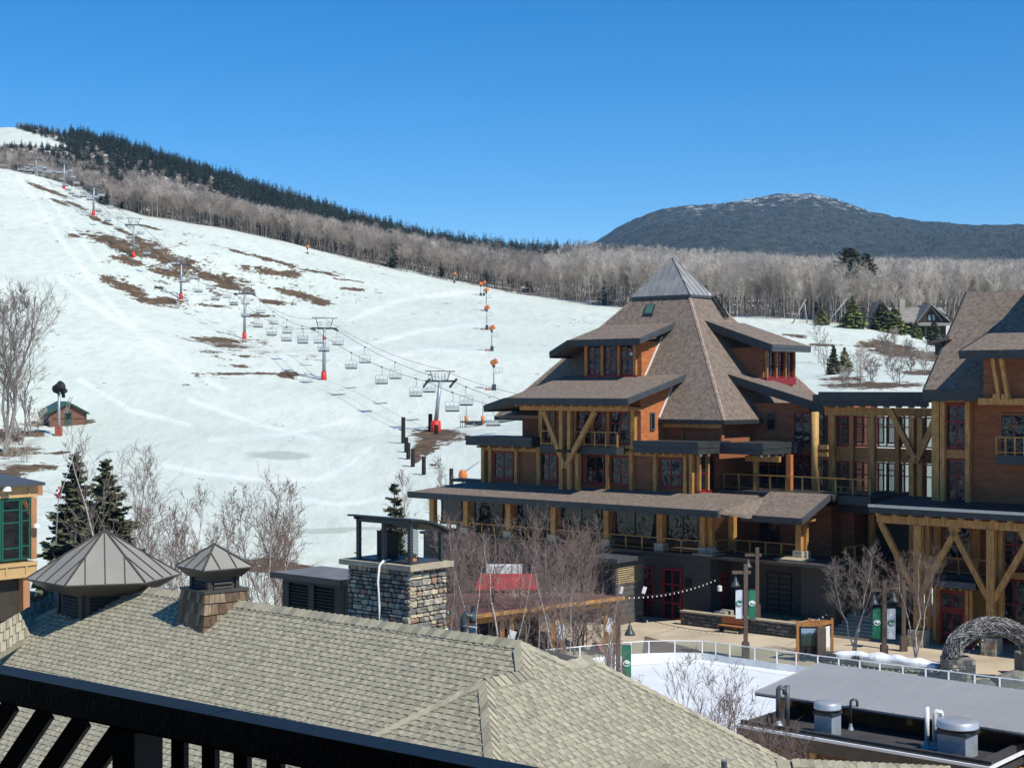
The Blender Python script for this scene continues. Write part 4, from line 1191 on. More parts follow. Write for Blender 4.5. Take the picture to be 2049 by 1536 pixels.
# left wing beyond the big cupola: a sunlit slope with its ridge caps
lp = [px3(-60, 1285, 31.0), px3(112, 1182, 34.2), px3(200, 1130, 36.0)]
ld = [px3(-60, 1345, 30.2), px3(112, 1240, 33.4), px3(200, 1190, 35.2)]
m = MB()
for i in range(2): m.add([lp[i], lp[i + 1], ld[i + 1], ld[i]] + [p - Vector((0, 0, .1)) for p in (lp[i], lp[i + 1], ld[i + 1], ld[i])], [(0, 1, 2, 3), (7, 6, 5, 4), (0, 4, 5, 1), (1, 5, 6, 2), (2, 6, 7, 3), (3, 7, 4, 0)])
m.build('roof_slope', sh_m, annex)
n = 28
for i in range(n):
    for j in range(3):
        u0, u1 = i / n, (i + .93) / n
        f = lambda L_, u: L_[0] + (L_[1] - L_[0]) * u
        a0, a1, b0, b1 = f(lp, u0), f(lp, u1), f(ld, u0), f(ld, u1)
        q = [a0 + (b0 - a0) * (j / 3), a1 + (b1 - a1) * (j / 3), a1 + (b1 - a1) * ((j + .94) / 3), a0 + (b0 - a0) * ((j + .94) / 3)]
        nrm_ = (q[1] - q[0]).cross(q[3] - q[0]).normalized()
        if nrm_.dot(Vector((0, -1, .3))) < 0: nrm_ = -nrm_
        m = MB(); top = [p + nrm_ * (.02 + .02 * ((i + j) % 2)) for p in q]; m.add(top + q, [(0, 1, 2, 3), (0, 4, 5, 1), (1, 5, 6, 2), (2, 6, 7, 3), (3, 7, 4, 0)])
        m.build('ridge_cap', SHM[(i * 7 + j * 3) % 3 if (i + j) % 3 else 0], annex)

# ------------------------------------------------------------------ cupolas
bronze = M('bronze_metal_roof', (0.27, 0.255, 0.215), .5, .06, 1.2, 0, metal=0, spec=.5)
bronze_d = M('bronze_trim', (0.075, 0.07, 0.06), .5, .12, 2)
louver_m = M('louver_brown', (0.045, 0.042, 0.038), .6, .15, 3)

def cupola(ctr, n, rad, phase, zap, ze, fh, nr, nz0, label, seams):
    """metal pyramid roof on a louvred neck; n sides; returns the thing"""
    t = thing('roof_cupola', (ctr[0], ctr[1], nz0), label, 'cupola')
    v = lambda r, z, k: Vector((ctr[0] + r * math.sin(phase + 2 * math.pi * k / n), ctr[1] - r * math.cos(phase + 2 * math.pi * k / n), z))
    ap = Vector((ctr[0], ctr[1], zap))
    m = MB()
    ev = [v(rad, ze, k) for k in range(n)]
    m.add(ev + [ap], [(k, (k + 1) % n, n) for k in range(n)] + [tuple(range(n))[::-1]])
    r = m.build('metal_roof', bronze, t)
    for k in range(n):
        p, q = ev[k], ev[(k + 1) % n]
        MB().beam(p + Vector((0, 0, .015)), ap + Vector((0, 0, .015)), .035, .03).build('hip_seam', bronze_d, r)
        for i in range(1, seams + 1):
            f = i / (seams + 1)
            u = p + (q - p) * f
            mid = (p + q) / 2
            tt = 1 - abs(2 * f - 1)
            MB().beam(u + Vector((0, 0, .012)), u + (ap - mid) * tt * .985 + Vector((0, 0, .012)), .02, .03).build('seam', bronze_d, r)
    m = MB()
    m.tube_rings([[v(nr * 1.12, ze - fh, k) for k in range(n)], [v(rad * .985, ze - .03, k) for k in range(n)], [v(rad * 1.01, ze - .028, k) for k in range(n)], [v(rad * 1.01, ze - .002, k) for k in range(n)]])
    m.build('eave_soffit', bronze_d, t)
    m = MB(); m.tube_rings([[v(nr * .9, nz0 - .9, k) for k in range(n)], [v(nr * .9, ze - fh + .02, k) for k in range(n)]]); nk = m.build('neck', bronze_d, t)
    for k in range(n):
        p, q = v(nr * .9, 0, k), v(nr * .9, 0, (k + 1) % n)
        out = Vector(((p.x + q.x) / 2 - ctr[0], (p.y + q.y) / 2 - ctr[1], 0)).normalized()
        m = MB()
        m.beam(p + Vector((0, 0, nz0 - .5)) , p + Vector((0, 0, ze - fh)), .09, .09); m.build('corner_post', louver_m, nk)
        z0, z1 = nz0 + .05, ze - fh - .04
        c = int((z1 - z0) / .075)
        for i in range(c):
            z = z0 + (z1 - z0) * i / c
            a_, b_ = p + (q - p) * .17, p + (q - p) * .83
            m = MB(); m.add([a_ + Vector((0, 0, z)) + out * .055, b_ + Vector((0, 0, z)) + out * .055, b_ + Vector((0, 0, z + .055)) + out * .006, a_ + Vector((0, 0, z + .055)) + out * .006,
                             a_ + Vector((0, 0, z - .012)) + out * .055, b_ + Vector((0, 0, z - .012)) + out * .055, b_ + Vector((0, 0, z + .043)) + out * .006, a_ + Vector((0, 0, z + .043)) + out * .006],
                            [(0, 1, 2, 3), (7, 6, 5, 4), (0, 4, 5, 1), (1, 5, 6, 2), (2, 6, 7, 3), (3, 7, 4, 0)])
            m.build('louver', louver_m, nk)
    return t
D1 = 33.0
c1 = px3(209, 1148, D1)
cupola((c1.x, c1.y), 6, 1.63, R(-14), EYE - (1060 - CY) * D1 / F, EYE - (1152 - CY) * D1 / F, .28, 1.05, 10.75, 'large six sided bronze metal cupola with dark louvered neck, left on the shingled roof', 3)
D2 = 30.4
c2 = px3(429, 1130, D2)
cp = cupola((c2.x, c2.y), 4, .79, R(-4.6), EYE - (1089 - CY) * D2 / F, EYE - (1132 - CY) * D2 / F, .2, .50, EYE - (1177 - CY) * D2 / F, 'small square bronze metal cupola on a flared wood shingled base on the roof ridge', 2)
# its flared base of cedar shakes, each shake a piece
shake = [M('cedar_shake', (.20, .13, .075), .85, .3, 5, .006, 30, grain=(4, 4, .7)), M('cedar_shake_pale', (.27, .20, .13), .85, .3, 5, .006, 30, grain=(4, 4, .7)), M('cedar_shake_dark', (.12, .08, .05), .85, .3, 5, .006, 30, grain=(4, 4, .7))]
zt, zb2 = EYE - (1176 - CY) * D2 / F, EYE - (1285 - CY) * D2 / F
ph = R(-4.6)
cor = lambda r, z, k: Vector((c2.x + r * math.sin(ph + math.pi / 2 * k), c2.y - r * math.cos(ph + math.pi / 2 * k), z))
core2 = MB().tube_rings([[cor(.80, zb2, k) for k in range(4)], [cor(.66, zt - .02, k) for k in range(4)]]).build('flared_base', shake[2], cp)
MB().tube_rings([[cor(.72, zt - .03, k) for k in range(4)], [cor(.72, zt + .02, k) for k in range(4)]]).build('base_cap', bronze_d, cp)
rs = random.Random(8)
for k in range(4):
    rowsn = 5
    for j in range(rowsn):
        z0, z1 = zb2 + (zt - zb2) * j / rowsn, zb2 + (zt - zb2) * (j + 1) / rowsn
        r0 = .80 - .14 * j / rowsn; r1 = .80 - .14 * (j + 1) / rowsn
        u = 0
        while u < .999:
            w2 = min(rs.uniform(.10, .19), 1 - u)
            if 1 - u - w2 < .06: w2 = 1 - u
            f0, f1 = u + .004, u + w2 - .004
            lo0, lo1 = cor(r0 + .055, z0, k), cor(r0 + .055, z0, (k + 1) % 4)
            hi0, hi1 = cor(r1 + .012, z1 + .01, k), cor(r1 + .012, z1 + .01, (k + 1) % 4)
            in0, in1 = cor(r0 - .01, z0, k), cor(r0 - .01, z0, (k + 1) % 4)
            L_ = lambda p, q, f: p + (q - p) * f
            dz = Vector((0, 0, rs.uniform(-.006, .006)))
            vs = [L_(lo0, lo1, f0) + dz, L_(lo0, lo1, f1) + dz, L_(hi0, hi1, f1), L_(hi0, hi1, f0), L_(in0, in1, f0) + dz, L_(in0, in1, f1) + dz]
            MB().add(vs, [(0, 1, 2, 3), (0, 4, 5, 1), (1, 5, 2), (0, 3, 4)]).build('shake', rs.choice(shake), cp)
            u += w2

# ------------------------------------------------------------------ stone chimney with its steel canopy
ca0, ca1, cb0, cb1 = 29.4, 31.95, 30.15, 31.65
ct = EYE - (1131 - CY) * 42.05 / F
chim = thing('stone_chimney', P((ca0 + ca1) / 2, (cb0 + cb1) / 2, 0), 'broad fieldstone chimney with pale capstone rising behind the shingled roof', 'chimney')
MB().abox(ca0 + .05, ca1 - .05, cb0 + .05, cb1 - .05, 0, ct - .16).build('core', mortar, chim)
m = MB(); m.abox(ca0 - .14, ca1 + .22, cb0 - .14, cb1 + .14, ct - .15, ct); m.build('capstone', sandstone, chim)
def rubble(par, kind, c, s0, s1, z0, z1, hmin, hmax, seed, name='stone', th=.07, aspect=(1.0, 2.8), mats=None):
    r = random.Random(seed)
    z = z0
    while z < z1 - .02:
        h = min(r.uniform(hmin, hmax), z1 - z)
        if z1 - z - h < hmin * .6: h = z1 - z
        s = s0
        while s < s1 - .01:
            wd = min(h * r.uniform(*aspect), s1 - s)
            if s1 - s - wd < hmin * .7: wd = s1 - s
            parts = [(z, h)]
            if h > hmin * 1.7 and r.random() < .4:
                f = r.uniform(.4, .6); parts = [(z, h * f), (z + h * f, h * (1 - f))]
            for zz, hh in parts:
                g = .013
                d = th * r.uniform(.5, 1.15)
                j = lambda: r.uniform(-.02, .02)
                ins = min(wd, hh) * .14
                lo = [(s + g, zz + g), (s + wd - g, zz + g), (s + wd - g, zz + hh - g), (s + g, zz + hh - g)]
                cx_, cz_ = s + wd / 2, zz + hh / 2
                ring = []
                for (x, y), (nx, ny) in zip(lo, ((1, 0), (-1, 0), (-1, 0), (1, 0))):
                    cutx = min(wd * .3, hh * .35) * r.uniform(.15, 1); cuty = hh * r.uniform(.08, .3)
                    sy = 1 if y < cz_ else -1
                    ring += [(x, y + sy * cuty), (x + nx * cutx, y)] if (nx > 0) == (y < cz_) else [(x + nx * cutx, y), (x, y + sy * cuty)]
                ang = sorted(ring, key=lambda q: math.atan2((q[1] - cz_) / hh, (q[0] - cx_) / wd))
                m = MB(); n_ = len(ang)
                bot = [wpt(kind, c, x, y, -.06) for x, y in ang]
                mid = [wpt(kind, c, x, y, d * .55) for x, y in ang]
                top = [wpt(kind, c, x + (cx_ - x) * .22, y + (cz_ - y) * .22, d + r.uniform(-.012, .012)) for x, y in ang]
                m.tube_rings([bot, mid, top]) if kind == 'U' else m.tube_rings([bot[::-1], mid[::-1], top[::-1]])
                m.build(name, r.choice(mats or STONES), par)
            s += wd
        z += h
rubble(chim, 'V', cb0 + .05, ca0, ca1, 8.3, ct - .16, .09, .24, 21)
rubble(chim, 'U', ca0 + .05, cb0, cb1, 8.3, ct - .16, .09, .24, 22)
can = thing('chimney_canopy', P((ca0 + ca1) / 2, (cb0 + cb1) / 2, ct), 'dark steel spark canopy with curved roof and mesh sides standing on the stone chimney', 'chimney canopy')
cz = ct + 1.25
ka0, ka1, kb0, kb1 = ca0 + .12, ca1 - .35, cb0 + .12, cb1 - .12
for a, b, h in ((ka0, kb0, cz - .05), (ka1, kb0, cz - .05), ((ka0 + ka1) / 2, kb0, cz - .05), (ka0, kb1, cz - .42), (ka1, kb1, cz - .42)):
    MB().abox(a - .055, a + .055, b - .055, b + .055, ct + .004, h).build('post', dark_steel, can)
arc = []
for i in range(9):
    f = i / 8
    arc.append((kb0 - .18 + (kb1 - kb0 + .46) * f, cz + .06 - .45 * f ** 1.9))
for i in range(8):
    (b0, z0), (b1, z1) = arc[i], arc[i + 1]
    MB().slab([P(ka0 - .2, b0, z0), P(ka1 + .3, b0, z0), P(ka1 + .3, b1, z1), P(ka0 - .2, b1, z1)], .05).build('roof_sheet', dark_steel, can)
m = MB(); m.abox(ka0 - .06, ka1 + .06, kb0 - .06, kb0 + .04, cz - .14, cz - .02)
for i in range(8):
    (b0, z0), (b1, z1) = arc[i], arc[i + 1]
    m.beam(P(ka0, b0, z0 - .08), P(ka0, b1, z1 - .08), .06, .08); m.beam(P(ka1, b0, z0 - .08), P(ka1, b1, z1 - .08), .06, .08)
m.build('roof_frame', dark_steel, can)
MB().abox(ka0, ka1, kb0 + .03, kb1, ct + .004, ct + .05).build('base_frame', dark_steel, can)
m = MB()
for s0, z0, s1, z1 in [(ka0 + i * .09, ct, ka0 + i * .09 + 1.2, ct + 1.2) for i in range(-13, 24)] + [(ka0 + i * .09 + 1.2, ct, ka0 + i * .09, ct + 1.2) for i in range(-13, 24)]:
    def cl(s0, z0, s1, z1):
        lo, hi = ka0 + .9, ka1 - .03
        if s0 == s1: return None
        t0, t1 = sorted(((lo - s0) / (s1 - s0), (hi - s0) / (s1 - s0)))
        t0, t1 = max(0, t0), min(.75, t1)
        return None if t1 <= t0 else (s0 + (s1 - s0) * t0, z0 + (z1 - z0) * t0, s0 + (s1 - s0) * t1, z0 + (z1 - z0) * t1)
    q = cl(s0, z0 + .05, s1, z1 + .05)
    if q: m.beam(P(q[0], kb1, q[1]), P(q[2], kb1, q[3]), .012, .012)
o = m.build('wire_mesh', dark_steel, can); o['kind'] = 'stuff'
m = MB()
for z_ in (.3, .32): pass
tag(MB().abox(31.0, 31.5, 30.9, 31.3, ct + .06, ct + .78).build('flue_hood', black_paint), 'black flue box under the chimney canopy', 'flue')
tag(MB().abox(ca0 + .35, ca0 + .6, cb0 + .4, cb0 + .62, ct + .005, ct + .13).build('loose_brick', M('orange_brick', (.5, .2, .08), .8)), 'orange brick lying on the pale chimney cap', 'brick')
wire = px3(772, 1113, 42.2); 
wpath = [P(A(776, cb0 + .25), cb0 + .35, ct + .05), P(A(764, cb0 - .1), cb0 - .05, ct + .05), P(A(759, cb0 - .2), cb0 - .19, ct - .06), P(A(757, cb0 - .2), cb0 - .21, ct - .5), P(A(759, cb0 - .2), cb0 - .2, ct - 1.2), P(A(758.5, cb0 - .2), cb0 - .2, 8.4)]
tag(MB().tube(wpath, .035, 8).build('drain_hose', white_trim, None, True), 'thin white hose hanging down the shaded face of the stone chimney', 'hose')

# ------------------------------------------------------------------ dark louvred vent house beside the chimney
va, vb_, vt = A(683, 31.5), 31.5, EYE - (1168 - CY) * 44.6 / F
va2 = A(566, 31.5)
vent = thing('louvered_vent_house', P((va + va2) / 2, 32.3, 0), 'low brown louvered vent house with flat grey roof beside the stone chimney', 'vent house')
MB().abox(va + .08, va2 - .08, vb_ + .09, vb_ + 1.7, 0, vt - .12).build('body', black_paint, vent)
MB().abox(va - .25, va2 + .25, vb_ - .25, vb_ + 1.9, vt - .1, vt).build('roof', M('vent_roof', (.16, .155, .15), .6), vent)
m = MB(); m.abox(va - .28, va2 + .28, vb_ - .3, vb_ - .253, vt - .17, vt + .012); m.abox(va - .3, va - .253, vb_ - .25, vb_ + 1.9, vt - .17, vt + .012); m.build('roof_edge', bronze_d, vent)
mid = (va + va2) / 2
for a0, a1 in ((va, va + .28), (mid - .13, mid + .13), (va2 - .3, va2)):
    MB().abox(a0, a1, vb_ - .02, vb_ + .12, 0, vt - .11).build('frame_post', louver_m, vent)
MB().abox(va, va + .14, vb_ + .14, vb_ + .3, 0, vt - .11).build('frame_post', louver_m, vent)
MB().abox(va + .28, va2 - .3, vb_ - .02, vb_ + .12, vt - .3, vt - .115).build('frame_head', louver_m, vent)
for a0, a1 in ((va + .285, mid - .135), (mid + .135, va2 - .305)):
    for i in range(26):
        z = vt - .36 - i * .1
        MB().hexa([P(a1, vb_ + .005, z - .07), P(a0, vb_ + .005, z - .07), P(a0, vb_ + .08, z - .012), P(a1, vb_ + .08, z - .012), P(a1, vb_ - .005, z - .055), P(a0, vb_ - .005, z - .055), P(a0, vb_ + .085, z), P(a1, vb_ + .085, z)]).build('louver', louver_m, vent)
for i in range(26):
    z = vt - .36 - i * .1
    MB().hexa([P(va - .01, vb_ + .3, z - .07), P(va - .01, vb_ + 1.6, z - .07), P(va + .08, vb_ + 1.6, z - .012), P(va + .08, vb_ + .3, z - .012), P(va - .02, vb_ + .3, z - .05), P(va - .02, vb_ + 1.6, z - .05), P(va + .09, vb_ + 1.6, z), P(va + .09, vb_ + .3, z)]).build('louver', louver_m, vent)

# elbow pipe and little vent pipe on the near roof
pipe_m = M('blue_grey_pipe', (.07, .085, .095), .35, .12, 4)
e0 = px3(928, 1290, 27.5)
k = 27.5 / F
path = [e0, e0 + Vector((0, 0, 52 * k))] + [e0 + Vector((9 * k - 9 * k * math.cos(t), 0, 52 * k + 11 * k * math.sin(t))) for t in (.5, 1.0, 1.57, 2.1, 2.7, 3.1)] + [e0 + Vector((18 * k, 0, 45 * k))]
ep = thing('elbow_vent_pipe', e0, 'blue grey gooseneck vent pipe sticking up behind the shingled ridge', 'vent pipe')
MB().tube(path, 7.5 * k, 12).build('pipe', pipe_m, ep, True)
MB().lathe(e0 + Vector((0, 0, 36 * k)), [(8.6 * k, 0), (9 * k, 1 * k), (9 * k, 4 * k), (8.4 * k, 5 * k)], 14).build('coupling', pipe_m, ep)
MB().tube([e0 + Vector((14 * k, .1, 48 * k)), e0 + Vector((18 * k, .1, 62 * k)), e0 + Vector((19 * k, .1, 78 * k))], [6 * k, 5 * k, 4 * k], 10).build('outlet', dark_steel, ep)
v0 = px3(1449, 1560, 24.2)
vp = thing('plumbing_vent', v0, 'short grey plumbing vent with pale rim on the shingled roof at the bottom edge', 'vent pipe')
kk = 24.2 / F
MB().lathe(v0, [(6 * kk, 0), (6 * kk, 40 * kk), (4.6 * kk, 40 * kk), (4.4 * kk, 36 * kk)], 14).build('pipe', pipe_m, vp)
MB().lathe(v0, [(6.3 * kk, 38 * kk), (6.6 * kk, 38.5 * kk), (6.6 * kk, 41 * kk), (4.6 * kk, 41 * kk)], 14).build('rim', steel, vp)

# ------------------------------------------------------------------ the hotel balcony we stand on
hotel = thing('hotel_building', P(4, -1.5, 0), 'hotel block with the shaded balcony the view is taken from', 'hotel')
MB().abox(-2.4, 12, -8, -1.6, 0, 24).build('wall', charcoal_board, hotel)
MB().abox(-8, -2.2, -8, 4.4, 0, 24).build('shade_wing', charcoal_board, hotel)  # unseen wing, added and sized to keep the sun off the railing
MB().abox(-2.15, 11, -1.55, 1.75, 13.9, 14.1).build('balcony_floor', charcoal_board, hotel)
MB().abox(-2.15, 11, -1.55, 2.0, 17.3, 17.6).build('shade_ceiling', charcoal_board, hotel)  # unseen slab added overhead to shade the balcony
rail = thing('balcony_railing', (-1.075, 3.147, 14.1), 'near black wooden balcony railing with slanted slats and balusters in the bottom left corner', 'railing')
rail_m = M('painted_rail', (.022, .024, .028), .45, .35, 5, .003, 60, grain=(1, 6, 1))
rail_d = M('dark_baluster', (.008, .008, .009), .6, .2, 5)
zr = EYE - .6
bn, bf = Db(0, 1) and (.6 * F / 572) * (c_ + (0 - CX) / F * s_), (.6 * F / 552) * (c_ + (0 - CX) / F * s_)
r0, r1 = -1.2, 5.2
jp = A(440, bf)
for a0, a1 in ((r0, jp - .001), (jp + .001, r1)):
    MB().abox(a0, a1, bn, bf, zr - .056, zr).build('hand_rail', rail_m, rail)
MB().abox(r0, r1, bn + .008, bf - .008, zr - .063, zr - .0565).build('rail_fillet', rail_d, rail)
MB().abox(r0, r1, bn, bf, zr - .98, zr - .9).build('bottom_rail', rail_d, rail)
bm = (bn + bf) / 2
pa_ = A(258, bm)
MB().abox(pa_ - .034, pa_ + .034, bm - .034, bm + .034, 14.1, zr - .0635).build('post', rail_d, rail)
a = pa_ - .125
while a > r0 + .1:
    MB().abox(a - .0185, a + .0185, bm - .006, bm + .006, zr - .9, zr - .0635).build('baluster', rail_d, rail); a -= .087
for i in range(22):
    a = pa_ + .045 + i * .122
    p, q = P(a, bm, zr - .066), P(a + .83, bm, zr - .066 - .86)
    if a + .83 < r1: MB().beam(p, q, .012, .044, P(0, 1, 0)).build('slat', rail_d, rail)

rail.rotation_euler = (0, 0, R(3.0))
# ------------------------------------------------------------------ chairlift
TOW = [(872,862,240,9.8),(648,757,290,12.1),(489,677,367,13.4),(362,597,416,11.6),(267,512,446,11.7),(187,431,500,11.5),(128,379,594,11.9),(72,362,657,10.7)]
AX = Vector((.905, .425, 0)).normalized()
LX = Vector((-AX.y, AX.x, 0))
LROT = math.atan2(AX.y, AX.x)
ropes = [[], []]
words = ['lowest chairlift tower with broad red pad beside the bare brown patch', 'second chairlift tower from the bottom, red pad on clean snow', 'third chairlift tower from the bottom, in the middle of the slope',
         'fourth chairlift tower, standing below the thawed brown strips', 'fifth chairlift tower, amid the largest thawed brown strips', 'sixth chairlift tower, below the leafless wood at the upper left',
         'seventh chairlift tower, second highest, against the leafless wood', 'highest and leftmost chairlift tower, with a yellow marking']
for i, (px, py, D, h) in enumerate(TOW):
    g = px3(px, py, D); g.z = gz(g.x, g.y) - .15
    t = thing('lift_tower', g, words[i], 'lift tower', 'chairlift towers up the slope', LROT)
    lean = .055 if i == 0 else .012
    hs = h * .83
    top = Vector((0, -lean * h * 6 * 0, hs))
    MB().lathe((0, 0, 0), [(.52, 0), (.55, .1), (.5, 1.7), (.28, 1.75)] if i else [(.82, 0), (.86, .2), (.78, 1.8), (.4, 1.9)], 14).build('red_pad', lift_red, t, True, True)
    if i == 0: lx = .75
    else: lx = .12
    MB().tube([(0, 0, 1.5), (lx, 0, hs)], [.36, .27], 12).build('pole', steel, t, True, True)
    MB().xbox(lx - 2.5, lx + 2.5, -.16, .16, hs - .1, hs + .22).build('crossarm', dark_steel, t, local=True)
    fr = MB()
    tz = h
    for sx in (-1, 1): fr.tube([(lx + sx * 1.25, 0, hs + .2), (lx + sx * 1.75, 0, tz)], .07, 6)
    fr.tube([(lx - 2.55, 0, tz), (lx + 2.55, 0, tz)], .09, 6)
    for sx in (-2.4, 0, 2.4): fr.tube([(lx + sx, -.35, tz - .06), (lx + sx, .35, tz - .06)], .06, 5)
    fr.build('lifting_frame', dark_steel, t, False, True)
    ctw = MB()
    for sx in (-1, 1):
        for y in (-.6, .6):
            ctw.tube([(lx + sx * 1.15, y, hs + .2), (lx + sx * 1.15, y, hs + 1.25)], .035, 4); ctw.tube([(lx + sx * .5, y, hs + .2), (lx + sx * .5, y, hs + 1.25)], .035, 4)
            ctw.tube([(lx + sx * .5, y, hs + 1.25), (lx + sx * 1.15, y, hs + 1.25)], .03, 4); ctw.tube([(lx + sx * .5, y, hs + .7), (lx + sx * 1.15, y, hs + .7)], .03, 4)
    ctw.build('catwalk', steel, t, False, True)
    slope = -.45 if i == 0 else .16
    for sx in (-1, 1):
        sh = MB()
        for k in range(7):
            y = (k - 3) * .42
            z = hs - .18 + y * slope - (y * y * .05 if i == 0 else 0)
            sh.tube_rings([[Vector((lx + sx * 2.35 + dx, y + .2 * math.cos(q * math.pi / 4), z + .2 * math.sin(q * math.pi / 4))) for q in range(8)] for dx in (-.08, .08)])
        sh.beam((lx + sx * 2.2, -1.5, hs - .2 - 1.5 * slope), (lx + sx * 2.2, 1.5, hs - .2 + 1.5 * slope), .12, .18)
        sh.build('sheave_train', dark_steel, t, False, True)
        ropes[0 if sx < 0 else 1].append(g + AX * (lx + sx * 2.35) + Vector((0, 0, hs)))
    if i == 1: MB().lathe((.085, 0, h * .66), [(.37, 0), (.37, .5)], 12).build('red_band', lift_red, t, True, True)
    if i == 7: MB().lathe((.1, 0, h * .6), [(.36, 0), (.36, .8)], 12).build('yellow_band', M('yellow_band', (.6, .45, .03), .5), t, True, True)
    lad = MB()
    for k in range(int(hs / .5)): lad.xbox(.36, .5, -.14, .14, 1.8 + k * .45 if 1.8 + k * .45 < hs else hs, (1.8 + k * .45 if 1.8 + k * .45 < hs else hs) + .04)
    lad.build('ladder', dark_steel, t, local=True)
low = ropes[0][0] - LX * 62
bot = [low + Vector((0, 0, -5.2)), ropes[1][0] - LX * 62 + Vector((0, 0, -5.2))]
topq = [ropes[0][-1] + LX * 90 + Vector((0, 0, 14)), ropes[1][-1] + LX * 90 + Vector((0, 0, 14))]
lines = []
for sd in (0, 1):
    kn = [bot[sd]] + ropes[sd] + [topq[sd]]
    pts_ = []
    for i in range(len(kn) - 1):
        L_ = (kn[i + 1] - kn[i]).length
        for j in range(14):
            f = j / 14
            pts_.append(kn[i] + (kn[i + 1] - kn[i]) * f - Vector((0, 0, L_ * L_ / 2600 * 4 * f * (1 - f))))
    pts_.append(kn[-1]); lines.append(pts_)
    tag(MB().tube(pts_, .04, 5).build('lift_cable', dark_steel), ('left' if sd == 0 else 'right') + ' haul cable of the chairlift, strung over the tower arms', 'lift cable', 'chairlift cables')
com = [p + Vector((0, 0, 2.0)) + AX * (-2.3) for p in lines[1]]
tag(MB().tube(com, .03, 4).build('signal_cable', dark_steel), 'thin signal cable above the chairlift haul cables', 'lift cable', 'chairlift cables')

def make_chair():
    t = thing('lift_chair', (0, 0, 0), 'grey chairlift chair with dark seat hanging from the cable', 'lift chair', 'chairs hanging on the chairlift')
    MB().tube([(0, 0, .05), (.12, 0, -.15), (.16, 0, -.7), (.12, 0, -1.15), (-.05, 0, -1.35)], .045, 6).build('hanger', steel, t, True, True)
    MB().xbox(-.12, .12, -.18, .18, -.1, .12).build('grip', dark_steel, t, local=True)
    W = 1.12
    fr = MB()
    ring = [(-W * .85, 0, -1.4), (W * .85, 0, -1.4), (W * .97, 0, -1.6), (W, .05, -2.4), (W * .95, .1, -2.85)]
    fr.tube([(-W * .95, .1, -2.85), (-W, .05, -2.4), (-W * .97, 0, -1.6)] + ring, .04, 5)
    fr.tube([(-.35, 0, -1.4), (-.3, .1, -2.0), (-.3, .2, -2.8)], .025, 4); fr.tube([(.35, 0, -1.4), (.3, .1, -2.0), (.3, .2, -2.8)], .025, 4)
    fr.build('frame', steel, t, True, True)
    MB().hexa([(-W * .9, -.42, -2.88), (W * .9, -.42, -2.88), (W * .9, .16, -2.95), (-W * .9, .16, -2.95), (-W * .9, -.42, -2.72), (W * .9, -.42, -2.72), (W * .9, .16, -2.78), (-W * .9, .16, -2.78)]).build('seat', black_paint, t, local=True)
    bk = MB()
    for k in range(4): bk.xbox(-W * .9, W * .9, .13 + .03 * k, .17 + .03 * k, -2.66 + k * .17, -2.53 + k * .17)
    bk.build('backrest', M('chair_slats', (.42, .45, .46), .5, .1, 4), t, local=True)
    br = MB(); br.tube([(-W * .93, .0, -2.2), (-W * .8, -.5, -2.25), (W * .8, -.5, -2.25), (W * .93, .0, -2.2)], .025, 4)
    br.build('safety_bar', steel, t, True, True)
    return t
proto = make_chair(); first = True
nch = 0
for sd in (0, 1):
    acc, nxt = 0.0, (6.0 if sd == 0 else 11.5)
    P_ = lines[sd]
    for i in range(len(P_) - 1):
        L_ = (P_[i + 1] - P_[i]).length
        while acc + L_ >= nxt:
            v = P_[i] + (P_[i + 1] - P_[i]) * ((nxt - acc) / L_)
            nxt += 15.2 if v.y < 520 else 12.5
            px = CX + F * v.x / v.y
            if not (0 < px < 1010) or v.y > 700: continue
            rz_c = LROT + (math.pi if sd == 1 else 0) + random.Random(nch).uniform(-.05, .05)
            c = proto if first else dup(proto)
            first = False; nch += 1
            c.location = v; c.rotation_euler = (0, 0, rz_c)
            sg = max(0, sum(1 for q in ropes[sd] if q.y < v.y) - 1) if v.y > ropes[sd][0].y else -1
            names_ = ['lowest', 'second', 'third', 'fourth', 'fifth', 'sixth', 'seventh', 'highest']
            where = 'below the lowest tower' if sg < 0 else ('above the highest tower' if sg > 6 else 'between the %s and %s towers' % (names_[sg], names_[sg + 1]))
            c['label'] = ('chairlift chair with black seat underside on the left cable ' if sd == 0 else 'pale front-facing chairlift chair on the right cable ') + where
        acc += L_

# bottom gate of the lift: orange and grey poles
gate = thing('lift_loading_gate', hit(948, 853), 'lift loading area with tall orange tipped poles and low barrier beside the lodge eave', 'lift gate')
g0 = wloc(gate)
orange = M('orange_paint', (.62, .19, .045), .5, .1, 4)
DD = g0.y
def up_at(px): return px3(px, 860, DD)
zg = g0.z - .2
for px, h in ((933, 4.6), (966, 4.4)):
    p = up_at(px); MB().tube([(p.x, p.y, zg), (p.x, p.y, zg + h)], .07, 6).build('tall_pole', steel, gate, True)
    MB().tube([(p.x, p.y, zg + .6), (p.x, p.y, zg + 1.9)], .3, 10).build('orange_bumper', orange, gate, True)
for px in (921, 925):
    p = up_at(px); MB().tube([(p.x, p.y, zg), (p.x, p.y, zg + 2.0)], .06, 6).build('tall_pole', steel, gate, True)
p, q = up_at(922), up_at(1030)
m = MB(); m.bar((p.x, p.y, zg + 1.05), (q.x, q.y, zg + 1.1), .3, .28); m.build('barrier', dark_steel, gate)
for px in (930, 950, 985, 1004):
    v = up_at(px); MB().tube([(v.x, v.y, zg), (v.x, v.y, zg + 1.05)], .06, 6).build('barrier_leg', orange if px in (950, 1004) else dark_steel, gate, True)
for px in (938, 955):
    v = up_at(px); m = MB(); m.bar((v.x - .5, v.y - .3, zg + .9), (v.x + .8, v.y - .3, zg + .9), .5, .5); m.build('control_box', dark_steel, gate)

